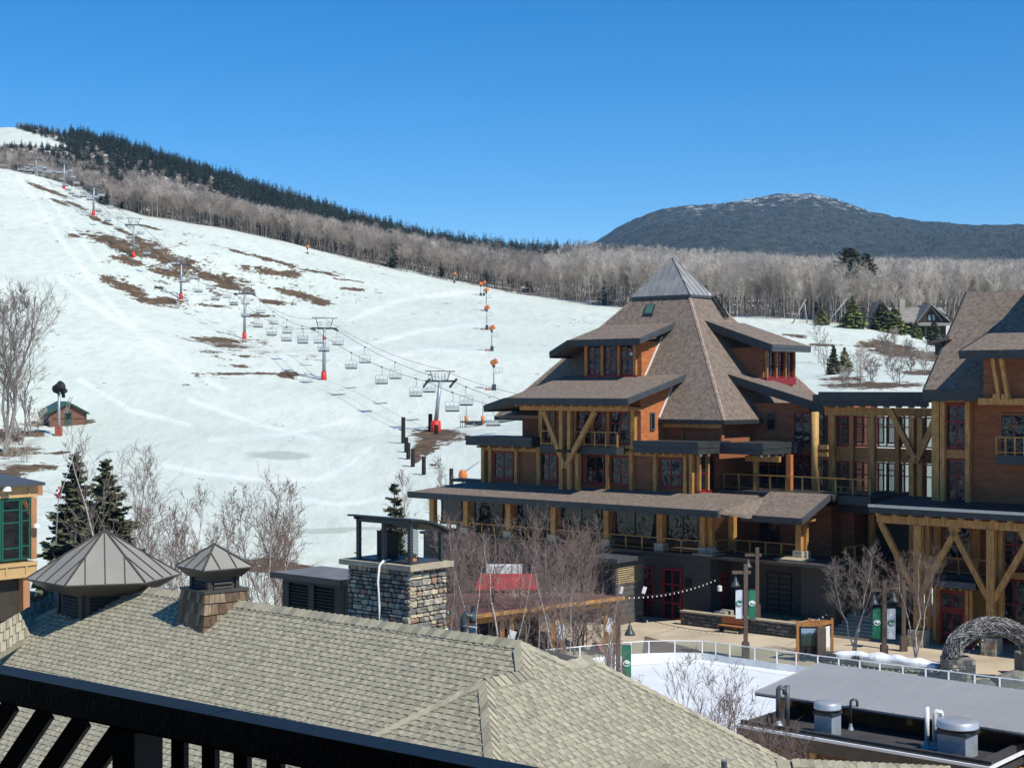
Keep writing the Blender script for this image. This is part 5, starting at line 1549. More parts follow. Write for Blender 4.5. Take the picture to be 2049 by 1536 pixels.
# row of dark wooden posts down the snow bank
posts_ = [(807,887,52,'tallest of the dark posts on the snow bank, top of the row'),(813,905,30,'dark snow bank post just below the tallest one'),(817,919,33,'third dark post down the snow bank row'),(826,934,36,'dark wooden post halfway down the snow bank row'),
          (848,950,36,'dark wooden post below the brown thawed patch'),(903,971,34,'lowest dark wooden post, near the lodge roof corner'),(861,862,34,'dark post close beside the lowest lift tower'),(873,868,18,'short dark post hugging the red pad of the lowest tower')]
for px, py, hp, lb in posts_:
    v = hit(px, py); k = v.y / F
    o = MB().tube([v - Vector((0, 0, .3)), v + Vector((0, 0, hp * k))], [4.3 * k, 4.0 * k], 8).build('wooden_post', M('tarred_post', (.022, .016, .013), .8))
    tag(o, lb, 'post', 'dark posts along the snow bank')

# snow guns on poles
def snow_gun(px, py, hp, label, head=.82, m_=None, flip=1, small=False):
    v = hit(px, py); k = v.y / F
    t = thing('snow_gun', v, label, 'snow gun', 'orange fan snow guns up the slope', random.Random(px).uniform(-.3, .3))
    hz = hp * k
    rr = .75 * head
    MB().tube([(0, 0, -.3), (0, 0, hz - rr)], .13, 8).build('pole', steel, t, True, True)
    d = Vector((flip * .8, -.5, .45)).normalized()
    c = Vector((0, 0, hz))
    ref = d.cross(Vector((0, 0, 1))).normalized(); u2 = ref.cross(d)
    rings = [[c + d * x + (ref * math.cos(q * math.pi / 6) + u2 * math.sin(q * math.pi / 6)) * r_ for q in range(12)] for x, r_ in ((-.75 * head, .4 * head), (-.55 * head, .62 * head), (-.1, .66 * head), (.45 * head, .6 * head), (.75 * head, .7 * head), (.8 * head, .72 * head), (.55 * head, .5 * head))]
    MB().tube_rings(rings).build('fan_barrel', m_ or orange, t, True, True)
    MB().xbox(-.22, .22, -.22, .22, hz - rr - .35, hz - rr + .05).build('yoke', dark_steel, t, local=True)
    if not small:
        pl = MB(); pl.xbox(.1, 1.7, -.3, .3, hz * .62, hz * .62 + .07)
        for x in (.3, 1.0, 1.65): pl.tube([(x, -.28, hz * .62), (x, -.28, hz * .62 + .95)], .03, 4)
        pl.tube([(.3, -.28, hz * .62 + .95), (1.65, -.28, hz * .62 + .95)], .03, 4)
        pl.build('service_platform', steel, t, local=True)
    MB().hexa([(-.35, -.35, -.2), (.4, -.35, -.2), (.4, .35, -.2), (-.35, .35, -.2), (-.3, -.3, hz * .2), (.35, -.3, hz * .22), (.35, .3, hz * .22), (-.3, .3, hz * .2)]).build('base_cabinet', dark_steel, t, local=True)
    if not small:
        hb = MB(); hb.tube([(-.3, 0, .35), (-1.2, -.1, .3), (-1.5, -.2, .1)], .11, 6); hb.tube([(-.9, -.1, .3), (-.9, -.1, -.2)], .1, 6); hb.xbox(-1.6, -1.35, -.25, 0, -.2, .45)
        hb.build('hydrant', M('hydrant_red', (.35, .08, .05), .6), t, local=True)
    return t
snow_gun(988, 781, 56, 'nearest orange fan snow gun on its pole, beside the lodge roof')
snow_gun(984, 702, 46, 'orange snow gun second up the row from the lodge')
snow_gun(974, 660, 44, 'orange snow gun third up the row, mid slope')
snow_gun(973, 623, 42, 'orange snow gun fourth up the row')
snow_gun(968, 592, 26, 'right one of the two topmost orange snow guns', small=True)
snow_gun(962, 592, 24, 'left one of the two topmost orange snow guns', flip=-1, small=True)
snow_gun(909, 566, 18, 'small far orange snow gun at the foot of the leafless wood', head=.7, small=True)
snow_gun(615, 508, 14, 'tiny orange snow gun among the tree trunks high on the slope edge', head=.7, small=True)
snow_gun(359, 440, 14, 'tiny orange snow gun under the trees at the upper left edge', head=.7, small=True)
# fan gun with orange cover beside the terrace roof, and black one on the shed pole
t = thing('covered_snow_gun', hit(926, 985), 'snow gun under a bright orange cover behind the terrace roof corner', 'snow gun')
k = wloc(t).y / F
m = MB(); m.tube_rings([[Vector((math.cos(q * math.pi / 5) * r_ * k, math.sin(q * math.pi / 5) * r_ * k, z * k)) for q in range(10)] for r_, z in ((5, 22), (8, 24), (9, 34), (7, 42), (5, 45))]); m.build('orange_cover', orange, t, True, True)
MB().tube([(0, 0, -.3), (0, 0, 23 * k)], .1, 8).build('stand', steel, t, True, True)
MB().tube([(5 * k, 0, 42 * k), (42 * k, 0, 68 * k)], .05, 5).build('boom', steel, t, True, True)
v = hit(118, 872); k = v.y / F
t = thing('black_snow_gun', v, 'black twin fan snow gun on a tall grey pole in front of the brown shed', 'snow gun')
MB().tube([(0, 0, -.3), (0, 0, 84 * k)], .2, 8).build('pole', steel, t, True, True)
for dx, dz, s2 in ((-2, 96, 1.0), (9, 88, .55)):
    c = Vector((dx * k, 0, dz * k)); d = Vector((.75, -.4, .5)).normalized(); ref = d.cross(Vector((0, 0, 1))).normalized(); u2 = ref.cross(d)
    MB().tube_rings([[c + d * x * s2 + (ref * math.cos(q * math.pi / 6) + u2 * math.sin(q * math.pi / 6)) * r_ * s2 for q in range(12)] for x, r_ in ((-.8, .45), (-.5, .66), (.4, .62), (.85, .72), (.6, .5))]).build('fan_barrel', black_paint, t, True, True)
    MB().xbox(dx * k - .2, dx * k + .2, -.2, .2, (dz - 12) * k, (dz - 5) * k).build('yoke', black_paint, t, local=True)
m = MB()
m.tube([(10 * k, 0, 45 * k), (22 * k, 0, 78 * k)], .05, 5); m.tube([(16 * k, 0, 45 * k), (27 * k, 0, 78 * k)], .05, 5)
for i in range(6): m.tube([((11 + 2 * i) * k, 0, (48 + 5.3 * i) * k), ((17 + 1.9 * i) * k, 0, (48 + 5.3 * i) * k)], .04, 4)
m.build('ladder', steel, t, local=True)
MB().xbox(-.5, .4, -.4, .4, -.2, 1.3).build('red_hydrant', M('hydrant_red', (.35, .08, .05), .6), t, local=True)

# ------------------------------------------------------------------ brown snowmaking shed with green door
g = hit(136, 852)
sh = thing('brown_shed', g, 'small brown shed with green door and low green roof at the foot of the slope', 'shed')
k = g.y / F
shed_m = M('shed_brown', (.19, .085, .05), .8, .12, 1.5, 0, stripe=.3, sdepth=.02); shed_g = M('shed_green', (.03, .09, .065), .55, .12, 3)
x0, x1, h0, h1 = -36 * k, 36 * k, 29 * k, 49 * k
MB().xbox(x0, x1, 0, 9, -.8, h0).build('wall', shed_m, sh, local=True)
MB().add([(x0, -.01, h0), (x1, -.01, h0), (0, -.01, h1 - .35), (x0, 9, h0), (x1, 9, h0), (0, 9, h1 - .35)], [(0, 1, 2), (5, 4, 3), (0, 3, 4, 1), (1, 4, 5, 2), (2, 5, 3, 0)]).build('gable', shed_m, sh, local=True)
for sx in (-1, 1):
    MB().hexa([(0, -.5, h1 - .25), (sx * 41 * k, -.5, h0 - .45), (sx * 41 * k, 9.4, h0 - .45), (0, 9.4, h1 - .25), (0, -.5, h1), (sx * 41 * k, -.5, h0 - .2), (sx * 41 * k, 9.4, h0 - .2), (0, 9.4, h1)] if sx > 0 else [(sx * 41 * k, -.5, h0 - .45), (0, -.5, h1 - .25), (0, 9.4, h1 - .25), (sx * 41 * k, 9.4, h0 - .45), (sx * 41 * k, -.5, h0 - .2), (0, -.5, h1), (0, 9.4, h1), (sx * 41 * k, 9.4, h0 - .2)]).build('roof', shed_g, sh, local=True)
d = MB().xbox(-6 * k, 7 * k, -.09, -.005, -.2, 28 * k).build('door', shed_g, sh, local=True)
MB().xbox(-4 * k, 5.5 * k, -.11, -.092, 13 * k, 26 * k).build('pane', mid_glass, d, local=True)
MB().xbox(x0, x1, -.04, -.005, h0 * .48, h0 * .48 + .12).build('trim_band', M('shed_trim', (.10, .045, .03), .8), sh, local=True)
for x in (x0 - .05, x1 - .12): MB().xbox(x, x + .17, -.06, -.004, -.5, h0).build('corner_board', shed_g, sh, local=True)
sh.rotation_euler = (0, 0, R(27))

# ------------------------------------------------------------------ far dark house on the right
hb = px3(1842, 672, 400)
hb.z = 28.5
ho = thing('hillside_house', hb, 'dark timbered house with grey roofs and stone chimney on the far wooded hillside', 'house')
k = 400 / F
dk = M('house_dark', (.045, .03, .022), .8, .2, 1); rf = M('house_roof', (.24, .22, .20), .9, .2, .6); bt = M('house_trim', (.06, .05, .04), .8)
def hx(px): return (px - 1842) * k
def hz(py): return (672 - py) * k + (30.0 - 28.5) * 0
MB().xbox(hx(1780), hx(1893), 0, 12, -2, hz(632)).build('wall', dk, ho, local=True)
def gable(xl, xr, xa, zlo, zhi, y0, y1, nm='front_gable', ov=6):
    MB().add([(hx(xl), y0, zlo), (hx(xr), y0, zlo), (hx(xa), y0, zhi), (hx(xl), y1, zlo), (hx(xr), y1, zlo), (hx(xa), y1, zhi)], [(0, 1, 2), (5, 4, 3), (0, 3, 4, 1), (1, 4, 5, 2), (2, 5, 3, 0)]).build(nm, dk, ho, local=True)
    for sx, e in ((-1, xl), (1, xr)):
        dx = (e - xa); f = 1 + ov / abs(dx); zz = zhi - (zhi - zlo) * f
        p = [(hx(xa), y0 - 1.1, zhi + .1), (hx(xa + dx * f), y0 - 1.1, zz + .1), (hx(xa + dx * f), y1, zz + .1), (hx(xa), y1, zhi + .1)]
        MB().slab([Vector(q) + Vector((0, 0, .35)) for q in p], .35).build('roof', rf, ho, local=True)
gable(1831, 1896, 1858, hz(637), hz(602), -1.5, 10)
gable(1755, 1800, 1768, hz(640), hz(594), 2, 13)
MB().slab([Vector(q) for q in ((hx(1775), -.5, hz(634)), (hx(1900), -.5, hz(634)), (hx(1900), 7, hz(603)), (hx(1775), 7, hz(603)))], .4).build('roof', rf, ho, local=True)
MB().slab([Vector(q) for q in ((hx(1872), 2, hz(606)), (hx(1911), 2, hz(626)), (hx(1911), 11, hz(626)), (hx(1872), 11, hz(606)))], .4).build('roof', bt, ho, local=True)
MB().xbox(hx(1806), hx(1817), 3, 4.6, hz(640), hz(588)).build('chimney', stone_a, ho, local=True)
MB().slab([Vector(q) for q in ((hx(1822), -4, hz(640)), (hx(1900), -4, hz(640)), (hx(1900), 0, hz(634)), (hx(1822), 0, hz(634)))], .5).build('porch_roof', rf, ho, local=True)
for px in (1826, 1845, 1872, 1895): MB().xbox(hx(px) - .2, hx(px) + .2, -3.7, -3.3, -2, hz(642)).build('porch_post', bt, ho, local=True)
for x0, x1 in ((1853, 1860), (1861, 1868)):
    f = MB(); f.xbox(hx(x0), hx(x1), -1.62, -1.505, hz(633), hz(620)); f = f.build('window', bt, ho, local=True)
    MB().xbox(hx(x0) + .15, hx(x1) - .15, -1.7, -1.625, hz(632), hz(621)).build('pane', glass('sky_glass', (.2, .26, .3)), f, local=True)
MB().beam((hx(1836), -2.4, hz(634)), (hx(1858), -2.4, hz(606)), .2, .3).build('gable_truss', bt, ho, local=True)
MB().beam((hx(1880), -2.4, hz(634)), (hx(1858), -2.4, hz(606)), .2, .3).build('gable_truss', bt, ho, local=True)
for px, py, t2, h in ((1652, 616, .12, 9), (1613, 618, .5, 9), (1586, 616, .5, 9)):
    pass

# ------------------------------------------------------------------ tan building with green windows at the left edge
fa = 55.1
gb = thing('tan_building', P(fa, 30, 0), 'tan panelled building with green window frames and orange corner post at the left edge', 'building')
tan = M('tan_panel', (.55, .36, .16), .7, .08, 1.5); ocher = M('ochre_post', (.42, .20, .09), .65, .15, 2, .006, 20, grain=(3, 3, .6)); gfr = M('green_frame', (.012, .10, .065), .45, .12, 3)
be = B(70, fa); b0 = be - 9
MB().abox(fa + .25, fa + 8, b0, be - .2, 6.5, 12).build('wall', M('dim_interior', (.05, .04, .03), .9), gb)
zc0, zc1 = Za(72, 993, fa), Za(72, 966, fa)
MB().abox(fa, fa + 8, b0, be + .1, zc0, zc1).build('cornice_band', tan, gb)
m = MB(); m.abox(fa - .05, fa - .003, b0, be + .1, zc1 - .16, zc1); m.abox(fa - .05, fa - .003, b0, be + .1, zc0, zc0 + .12); m.build('cornice_trim', tan, gb)
for px in (16, 58):
    b = B(px, fa); MB().abox(fa - .045, fa - .003, b - .04, b + .04, zc0 + .12, zc1 - .16).build('batten', tan, gb)
MB().slab([P(fa - .3, b0, zc1 + .03), P(fa - .3, be + .3, zc1 + .03), P(fa + 5, be + .3, zc1 + .4), P(fa + 5, b0, zc1 + .4)], .12).build('roof', slate_grey, gb)
MB().abox(fa + .3, fa + 1.2, be + .05, be + .55, zc0 + .02, zc1 - .1).build('corner_board', ocher, gb)
wz0, wz1 = Za(60, 1118, fa), Za(60, 995, fa)
pb0, pb1 = B(60, fa), B(71, fa)
MB().abox(fa - .1, fa + .3, pb0, pb1, wz0, wz1 - .004).build('corner_post', ocher, gb)
MB().beam(P(fa + .05, B(62, fa), wz1 - .75), P(fa + .05, B(46, fa), wz1 - .05), .16, .18).build('knee_brace', ocher, gb)
window(gb, 'U', fa, B(40, fa), pb0 - .02, wz0 + .02, wz1 - .02, cols=1, bars=(.2, .64, .82), fmat=gfr, gmat=mid_glass, fw=.07, dep=.06)
window(gb, 'U', fa, B(2, fa), B(40, fa) - .02, wz0 + .02, wz1 - .02, cols=1, bars=(.18, .62, .84), fmat=gfr, gmat=mid_glass, fw=.07, dep=.06)
window(gb, 'U', fa, b0, B(2, fa) - .02, wz0 + .02, wz1 - .02, cols=2, bars=(.2, .62), fmat=gfr, gmat=mid_glass, fw=.07, dep=.06)
bz1, bz0 = Za(66, 1122, fa), Za(62, 1152, fa)
MB().abox(fa - .15, fa + 8, b0, be, bz0, bz1).build('floor_band', tan, gb)
m = MB(); m.abox(fa - .21, fa - .153, b0, be, bz1 - .14, bz1 + .02); m.abox(fa - .21, fa - .153, b0, be, bz0, bz0 + .1); m.build('band_trim', tan, gb)
for px in (8, 48):
    b = B(px, fa); MB().abox(fa - .2, fa - .153, b - .04, b + .04, bz0 + .1, bz1 - .14).build('batten', tan, gb)
MB().abox(fa - .1, fa + .45, B(44, fa), B(57, fa), -.6, bz0 - .004).build('lower_post', ocher, gb)
MB().abox(fa + .6, fa + 1.1, B(36, fa) , B(46, fa), bz0 - 1.1, bz0 - .004).build('bracket_block', ocher, gb)
MB().abox(fa + .5, fa + .8, B(4, fa), B(14, fa), bz0 - 3.5, bz0 - .004).build('iron_frame', black_paint, gb)
MB().abox(fa + .5, fa + .8, B(20, fa), B(30, fa), bz0 - 3.5, bz0 - .6).build('iron_frame', black_paint, gb)
MB().lathe(P(fa - .3, B(65, fa), wz1 - 1.25), [(.02, 0), (.16, .03), (.13, .16), (.02, .2)], 10).build('flood_lamp', white_trim, gb)
MB().lathe(P(fa - .2, B(8, fa), zc0 + .28), [(.02, 0), (.2, .03), (.16, .2), (.02, .24)], 10).build('flood_lamp', white_trim, gb)
# flag on a slanted line beside the spruces
fl = thing('flag_line', hit(112, 1085, 60), 'small red and white flag on a leaning pole left of the two spruces', 'flag')
g = px3(112, 1090, 82); fl.location = g
k = 82 / F
MB().tube([(0, 0, 0), (4 * k, 0, 85 * k), (38 * k, 0, 190 * k)], [.035, .03, .012], 6).build('pole', steel, fl, True, True)
m = MB()
fv = [[Vector(((4 + i * 2.2) * k, .08 * math.sin(i * 1.3), (118 - j * 6 - i * 1.5) * k)) for j in range(5)] for i in range(4)]
for i in range(3):
    for j in range(4): m.add([fv[i][j], fv[i][j + 1], fv[i + 1][j + 1], fv[i + 1][j]], [(0, 1, 2, 3)], 1 if (i + j) % 3 == 1 else 0)
m.build('flag_cloth', [M('flag_red', (.45, .03, .03), .7), white_trim], fl, local=True)
# ------------------------------------------------------------------ the square
pave = M('sandy_paving', (.50, .41, .285), .9, .17, .22, .004, 25)
o = MB().slab([Vector((-12, 40, 0)), Vector((62, 20, 0)), Vector((75, 80, 0)), Vector((8, 118, 0)), Vector((-12, 112, 0))], .4).build('plaza', pave)
tag(o, 'sandy paved village square round the skating rink', kind='structure')
def ongr(px, py, z=0.0): return onz(px, py, z)
# rink ice and its white kick board with glass screens
RAILTOP = [(1040,1308),(1096,1298),(1160,1292),(1225,1286),(1262,1283),(1298,1281),(1350,1280),(1405,1281),(1432,1284),(1460,1288),(1510,1294),(1554,1300),(1593,1304),(1636,1310),(1678,1315),(1720,1320),(1760,1325),(1806,1330),(1852,1336),(1898,1341),(1950,1348),(2000,1354),(2060,1361)]
path = [onz(px, py, 1.15) for px, py in RAILTOP]
for p in path: p.z = 0
ice = M('rink_ice', (.80, .84, .86), .35, .05, .4, .003, 3)
poly = [p + Vector((0, -.1, .05)) for p in path] + [Vector((44, 66, .05)), Vector((30, 52, .05)), Vector((-3, 56, .05)), Vector((-6, 80, .05))]
tag(MB().slab(poly, .04).build('rink_ice', ice), 'bright white ice of the outdoor skating rink', kind='structure')
rk = thing('rink_boards', path[10], 'white kick boards and glass screens of the skating rink with slim white posts', 'rink fence')
for i in range(len(path) - 1):
    p, q = path[i], path[i + 1]
    MB().bar(p + Vector((0, 0, .42)), q + Vector((0, 0, .42)), .12, .42).build('kick_board', white_trim, rk)
    MB().bar(p + Vector((0, 0, 1.15)), q + Vector((0, 0, 1.15)), .05, .05).build('top_rail', white_trim, rk)
    d = (q - p) * .03
    MB().bar(p + d + Vector((0, 0, 1.095)), q - d + Vector((0, 0, 1.095)), .012, .67).build('pane', glass('screen_glass', (.3, .32, .32), .86), rk)
for p in path: MB().tube([p + Vector((0, -.02, .423)), p + Vector((0, -.02, 1.098))], .045, 8).build('screen_post', white_trim, rk)
m = MB()
line2 = [p + (Vector((14, 70, 0)) - p).normalized() * 1.5 + Vector((0, 0, .056)) for p in path[3:13]]
for i in range(len(line2) - 1): m.bar(line2[i], line2[i + 1], .07, .004)
tag(m.build('ice_seam', M('ice_dirt', (.5, .4, .3), .8)), 'thin tan seam curving across the rink ice', 'line marking')

# stone planter wall, bench, terrace wall
pw = thing('stone_planter', P(50, 85, 0), 'low dark stone planter wall with pale coping in front of the dark plank wall', 'planter wall')
pl0, pl1 = A(1602, 84.3), A(1368, 84.9)
def slabwall(par, kind, c, s0, s1, z0, z1, th, seed, hmin=.12, hmax=.24):
    MB().abox(s0, s1, c + .05, c + th - .05, z0, z1 - .08).build('core', mortar, par) if kind == 'V' else MB().abox(c + .05, c + th - .05, s0, s1, z0, z1 - .08).build('core', mortar, par)
    rubble(par, kind, c + .05, s0, s1, z0, z1 - .085, hmin, hmax, seed, aspect=(1.2, 3.5), mats=DARKS)
slabwall(pw, 'V', 84.5, pl0, pl1, -.05, .95, .45, 31, .13, .26)
slabwall(pw, 'U', pl0, 84.56, 88.2, -.05, 1.0, .45, 32, .15, .28)
m = MB(); m.abox(pl0 - .1, pl1, 84.42, 84.98, .87, .97); m.build('coping', sandstone, pw)
MB().abox(pl0 - .1, pl0 + .5, 84.985, 88.2, .92, 1.02).build('coping', sandstone, pw)
MB().abox(pl0 + .5, A(1470, 86.5), 85.0, 88.2, 0, .8).build('planting_soil', M('dry_planting', (.25, .2, .11), .95, .35, 3, .05, 8), pw)
MB().abox(A(1470, 86.2), A(1432, 85.2), 85.0, 86.1, 0, 1.1).build('raised_ledge', stone_a, pw)
# bench
bn_ = thing('wooden_bench', P(A(1463, 83.9), 83.9, 0), 'orange brown slatted wooden bench against the stone planter wall', 'bench')
ba, bb2 = A(1488, 83.9), A(1441, 83.9)
bm_ = M('bench_wood', (.42, .16, .055), .55, .15, 3, grain=(3, 3, 1))
for i in range(3): MB().abox(ba, bb2, 83.55 + i * .17, 83.7 + i * .17, .42, .47).build('seat_slat', bm_, bn_)
for i in range(3): MB().abox(ba, bb2, 84.08 + i * .03, 84.12 + i * .03, .55 + i * .15, .68 + i * .15).build('back_slat', bm_, bn_)
for a in (ba + .15, bb2 - .15): MB().abox(a - .04, a + .04, 83.6, 84.1, 0, .415).build('leg', black_paint, bn_)

# louvred tower on the near side of the terrace
tb = 81.2
ta0, ta1 = A(1232, tb), A(1180, tb)
tz = EYE - (1125 - CY) / F * Db(1232, tb)
lt = thing('louvered_tower', P((ta0 + ta1) / 2, tb + 1, 0), 'grey plank service tower with tan louvered vent under a flat grey cap', 'service tower')
tb1 = B(1288, ta0)
MB().abox(ta0 + .06, ta1 - .05, tb + .06, tb1 - .06, -.1, tz).build('body', charcoal_board, lt)
lm = M('tower_grey', (.085, .085, .08), .7, .12, 2, .004, 20)
planks(lt, 'U', ta0 + .06, tb + .03, tb1 - .03, 0, tz - 1.6, .36, lm)
planks(lt, 'V', tb + .06, ta0 + .06, ta1 - .05, 0, tz - 2.4, .36, charcoal_board)
for b0, b1 in ((tb, tb + .22), (tb1 - .25, tb1)): MB().abox(ta0 - .02, ta0 + .055, b0, b1, tz - 1.5, tz - .01).build('corner_board', lm, lt)
MB().abox(ta0 - .02, ta0 + .055, tb + .225, tb1 - .255, tz - .3, tz - .01).build('frame_head', lm, lt); MB().abox(ta0 - .04, ta0 + .055, tb - .05, tb1, tz - 1.59, tz - 1.505).build('frame_sill', lm, lt)
tanl = M('tan_louver', (.34, .27, .14), .6, .1, 3)
for i in range(8):
    z = tz - .34 - i * .145
    MB().hexa([P(ta0 - .03, tb + .24, z - .11), P(ta0 - .03, tb1 - .27, z - .11), P(ta0 + .05, tb1 - .27, z - .03), P(ta0 + .05, tb + .24, z - .03), P(ta0 - .035, tb + .24, z - .085), P(ta0 - .035, tb1 - .27, z - .085), P(ta0 + .055, tb1 - .27, z), P(ta0 + .055, tb + .24, z)]).build('louver', tanl, lt)
am = (ta0 + ta1) / 2
for a0, a1 in ((ta0 + .25, am - .1), (am + .1, ta1 - .2)):
    for i in range(15):
        z = tz - .34 - i * .155
        MB().hexa([P(a1, tb - .01, z - .11), P(a0, tb - .01, z - .11), P(a0, tb + .05, z - .03), P(a1, tb + .05, z - .03), P(a1, tb - .02, z - .085), P(a0, tb - .02, z - .085), P(a0, tb + .055, z), P(a1, tb + .055, z)]).build('louver', louver_m, lt)
for a0, a1 in ((ta0, ta0 + .245), (am - .095, am + .095), (ta1 - .195, ta1)): MB().abox(a0, a1, tb - .03, tb + .055, tz - 2.6, tz - .01).build('frame_post', charcoal_board, lt)
MB().abox(ta0 - .35, ta1 + .2, tb - .3, tb1 + .3, tz + .004, tz + .28).build('cap_roof', slate_grey, lt)

# pergola with orange posts and brown roof
pg = thing('pergola_shelter', P(52, 79, 0), 'open timber shelter with reddish brown roof and doubled orange posts behind the birches', 'shelter')
pz = 3.6
c0_, c1_, c2_, c3_ = px3(1250, 1193, 89.5), px3(870, 1240, 86.0), px3(880, 1187, 93.5), px3(1150, 1184, 97)
for v in (c0_, c1_, c2_, c3_): v.z += 0
MB().slab([c0_, c1_, c2_, c3_], .16).build('roof', M('pergola_roof', (.16, .075, .06), .85, .2, .8), pg)
m = MB(); m.bar(c1_ + Vector((0, 0, .03)), c0_ + Vector((0, 0, .03)), .1, .22); m.build('roof_edge', timber, pg)
m = MB(); m.bar(c1_ + Vector((.3, .9, -.2)), c0_ + Vector((-.6, .7, -.25)), .22, .42); m.build('front_beam', timber, pg)
MB().abox(A(1250, 84), A(870, 84), 84.2, 84.4, -.3, 2.4).build('back_wall', charcoal_board, pg)
for px in (1010, 1112, 1221, 920):
    f = (px - 870) / 380
    v = c1_ + (c0_ - c1_) * f + Vector((0, .7, 0))
    for dx in (-.25, .3):
        x = v.x + dx
        m = MB(); m.xbox(x - .13, x + .13, v.y - .13, v.y + .13, 0, v.z - .4); m.build('post', timber, pg)
    m = MB(); m.xbox(v.x - .118, v.x + .168, v.y - .05, v.y + .05, .9, 1.15); m.build('post_tie', timber, pg)
for px in (1016, 1116, 1216):
    f = (px - 870) / 380
    v = c1_ + (c0_ - c1_) * f + Vector((.1, -.1, -1.55))
    d = Vector((.12, 0, .4))
    t = thing('floodlight', v - d, 'white floodlight on the %s pair of orange shelter posts' % {1016: 'left', 1116: 'middle', 1216: 'right'}[px], 'floodlight', 'floodlights round the rink')
    MB().beam(v - d, v + d, .42, .16, Vector((1, 0, 0))).build('lamp_body', white_trim, t)
    MB().beam(v + Vector((0, .1, -.2)), v + Vector((0, .7, -.2)), .06, .06).build('arm', dark_steel, t)
for px, py, z_ in ((1243, 1180, 0), (1289, 1180, 0)):
    v = px3(px, py, 90.2 if px < 1260 else 92)
    t = thing('floodlight', v, 'white floodlight %s the grey plank tower' % ('on the sunlit plank face of' if px < 1260 else 'on the right hand edge of'), 'floodlight', 'floodlights round the rink')
    d = Vector((.06, 0, .2)); MB().beam(v - d, v + d, .22, .12, Vector((1, 0, 0))).build('lamp_body', white_trim, t); MB().beam(v, v + Vector((-.1, .5, 0)), .05, .05).build('arm', dark_steel, t)
# red canopy with white box behind
rc = thing('red_canopy', px3(1010, 1180, 96), 'red awning with a white box behind the bare birches', 'awning')
q = [px3(950, 1178, 95), px3(1082, 1178, 95), px3(1074, 1147, 97), px3(962, 1147, 97)]
MB().slab(q, .1).build('awning_cloth', M('awning_red', (.45, .03, .035), .75, .12, 2), rc)
v = px3(1009, 1148, 98); k = 98 / F
MB().xbox(v.x - 36 * k, v.x + 36 * k, v.y, v.y + 1.2, v.z, v.z + 16 * k).build('white_box', white_trim, rc)
v = px3(1016, 1215, 96); MB().xbox(v.x - 60 * k, v.x + 60 * k, v.y, v.y + 2, -.3, v.z + 35 * k).build('stall_wall', charcoal_board, rc)

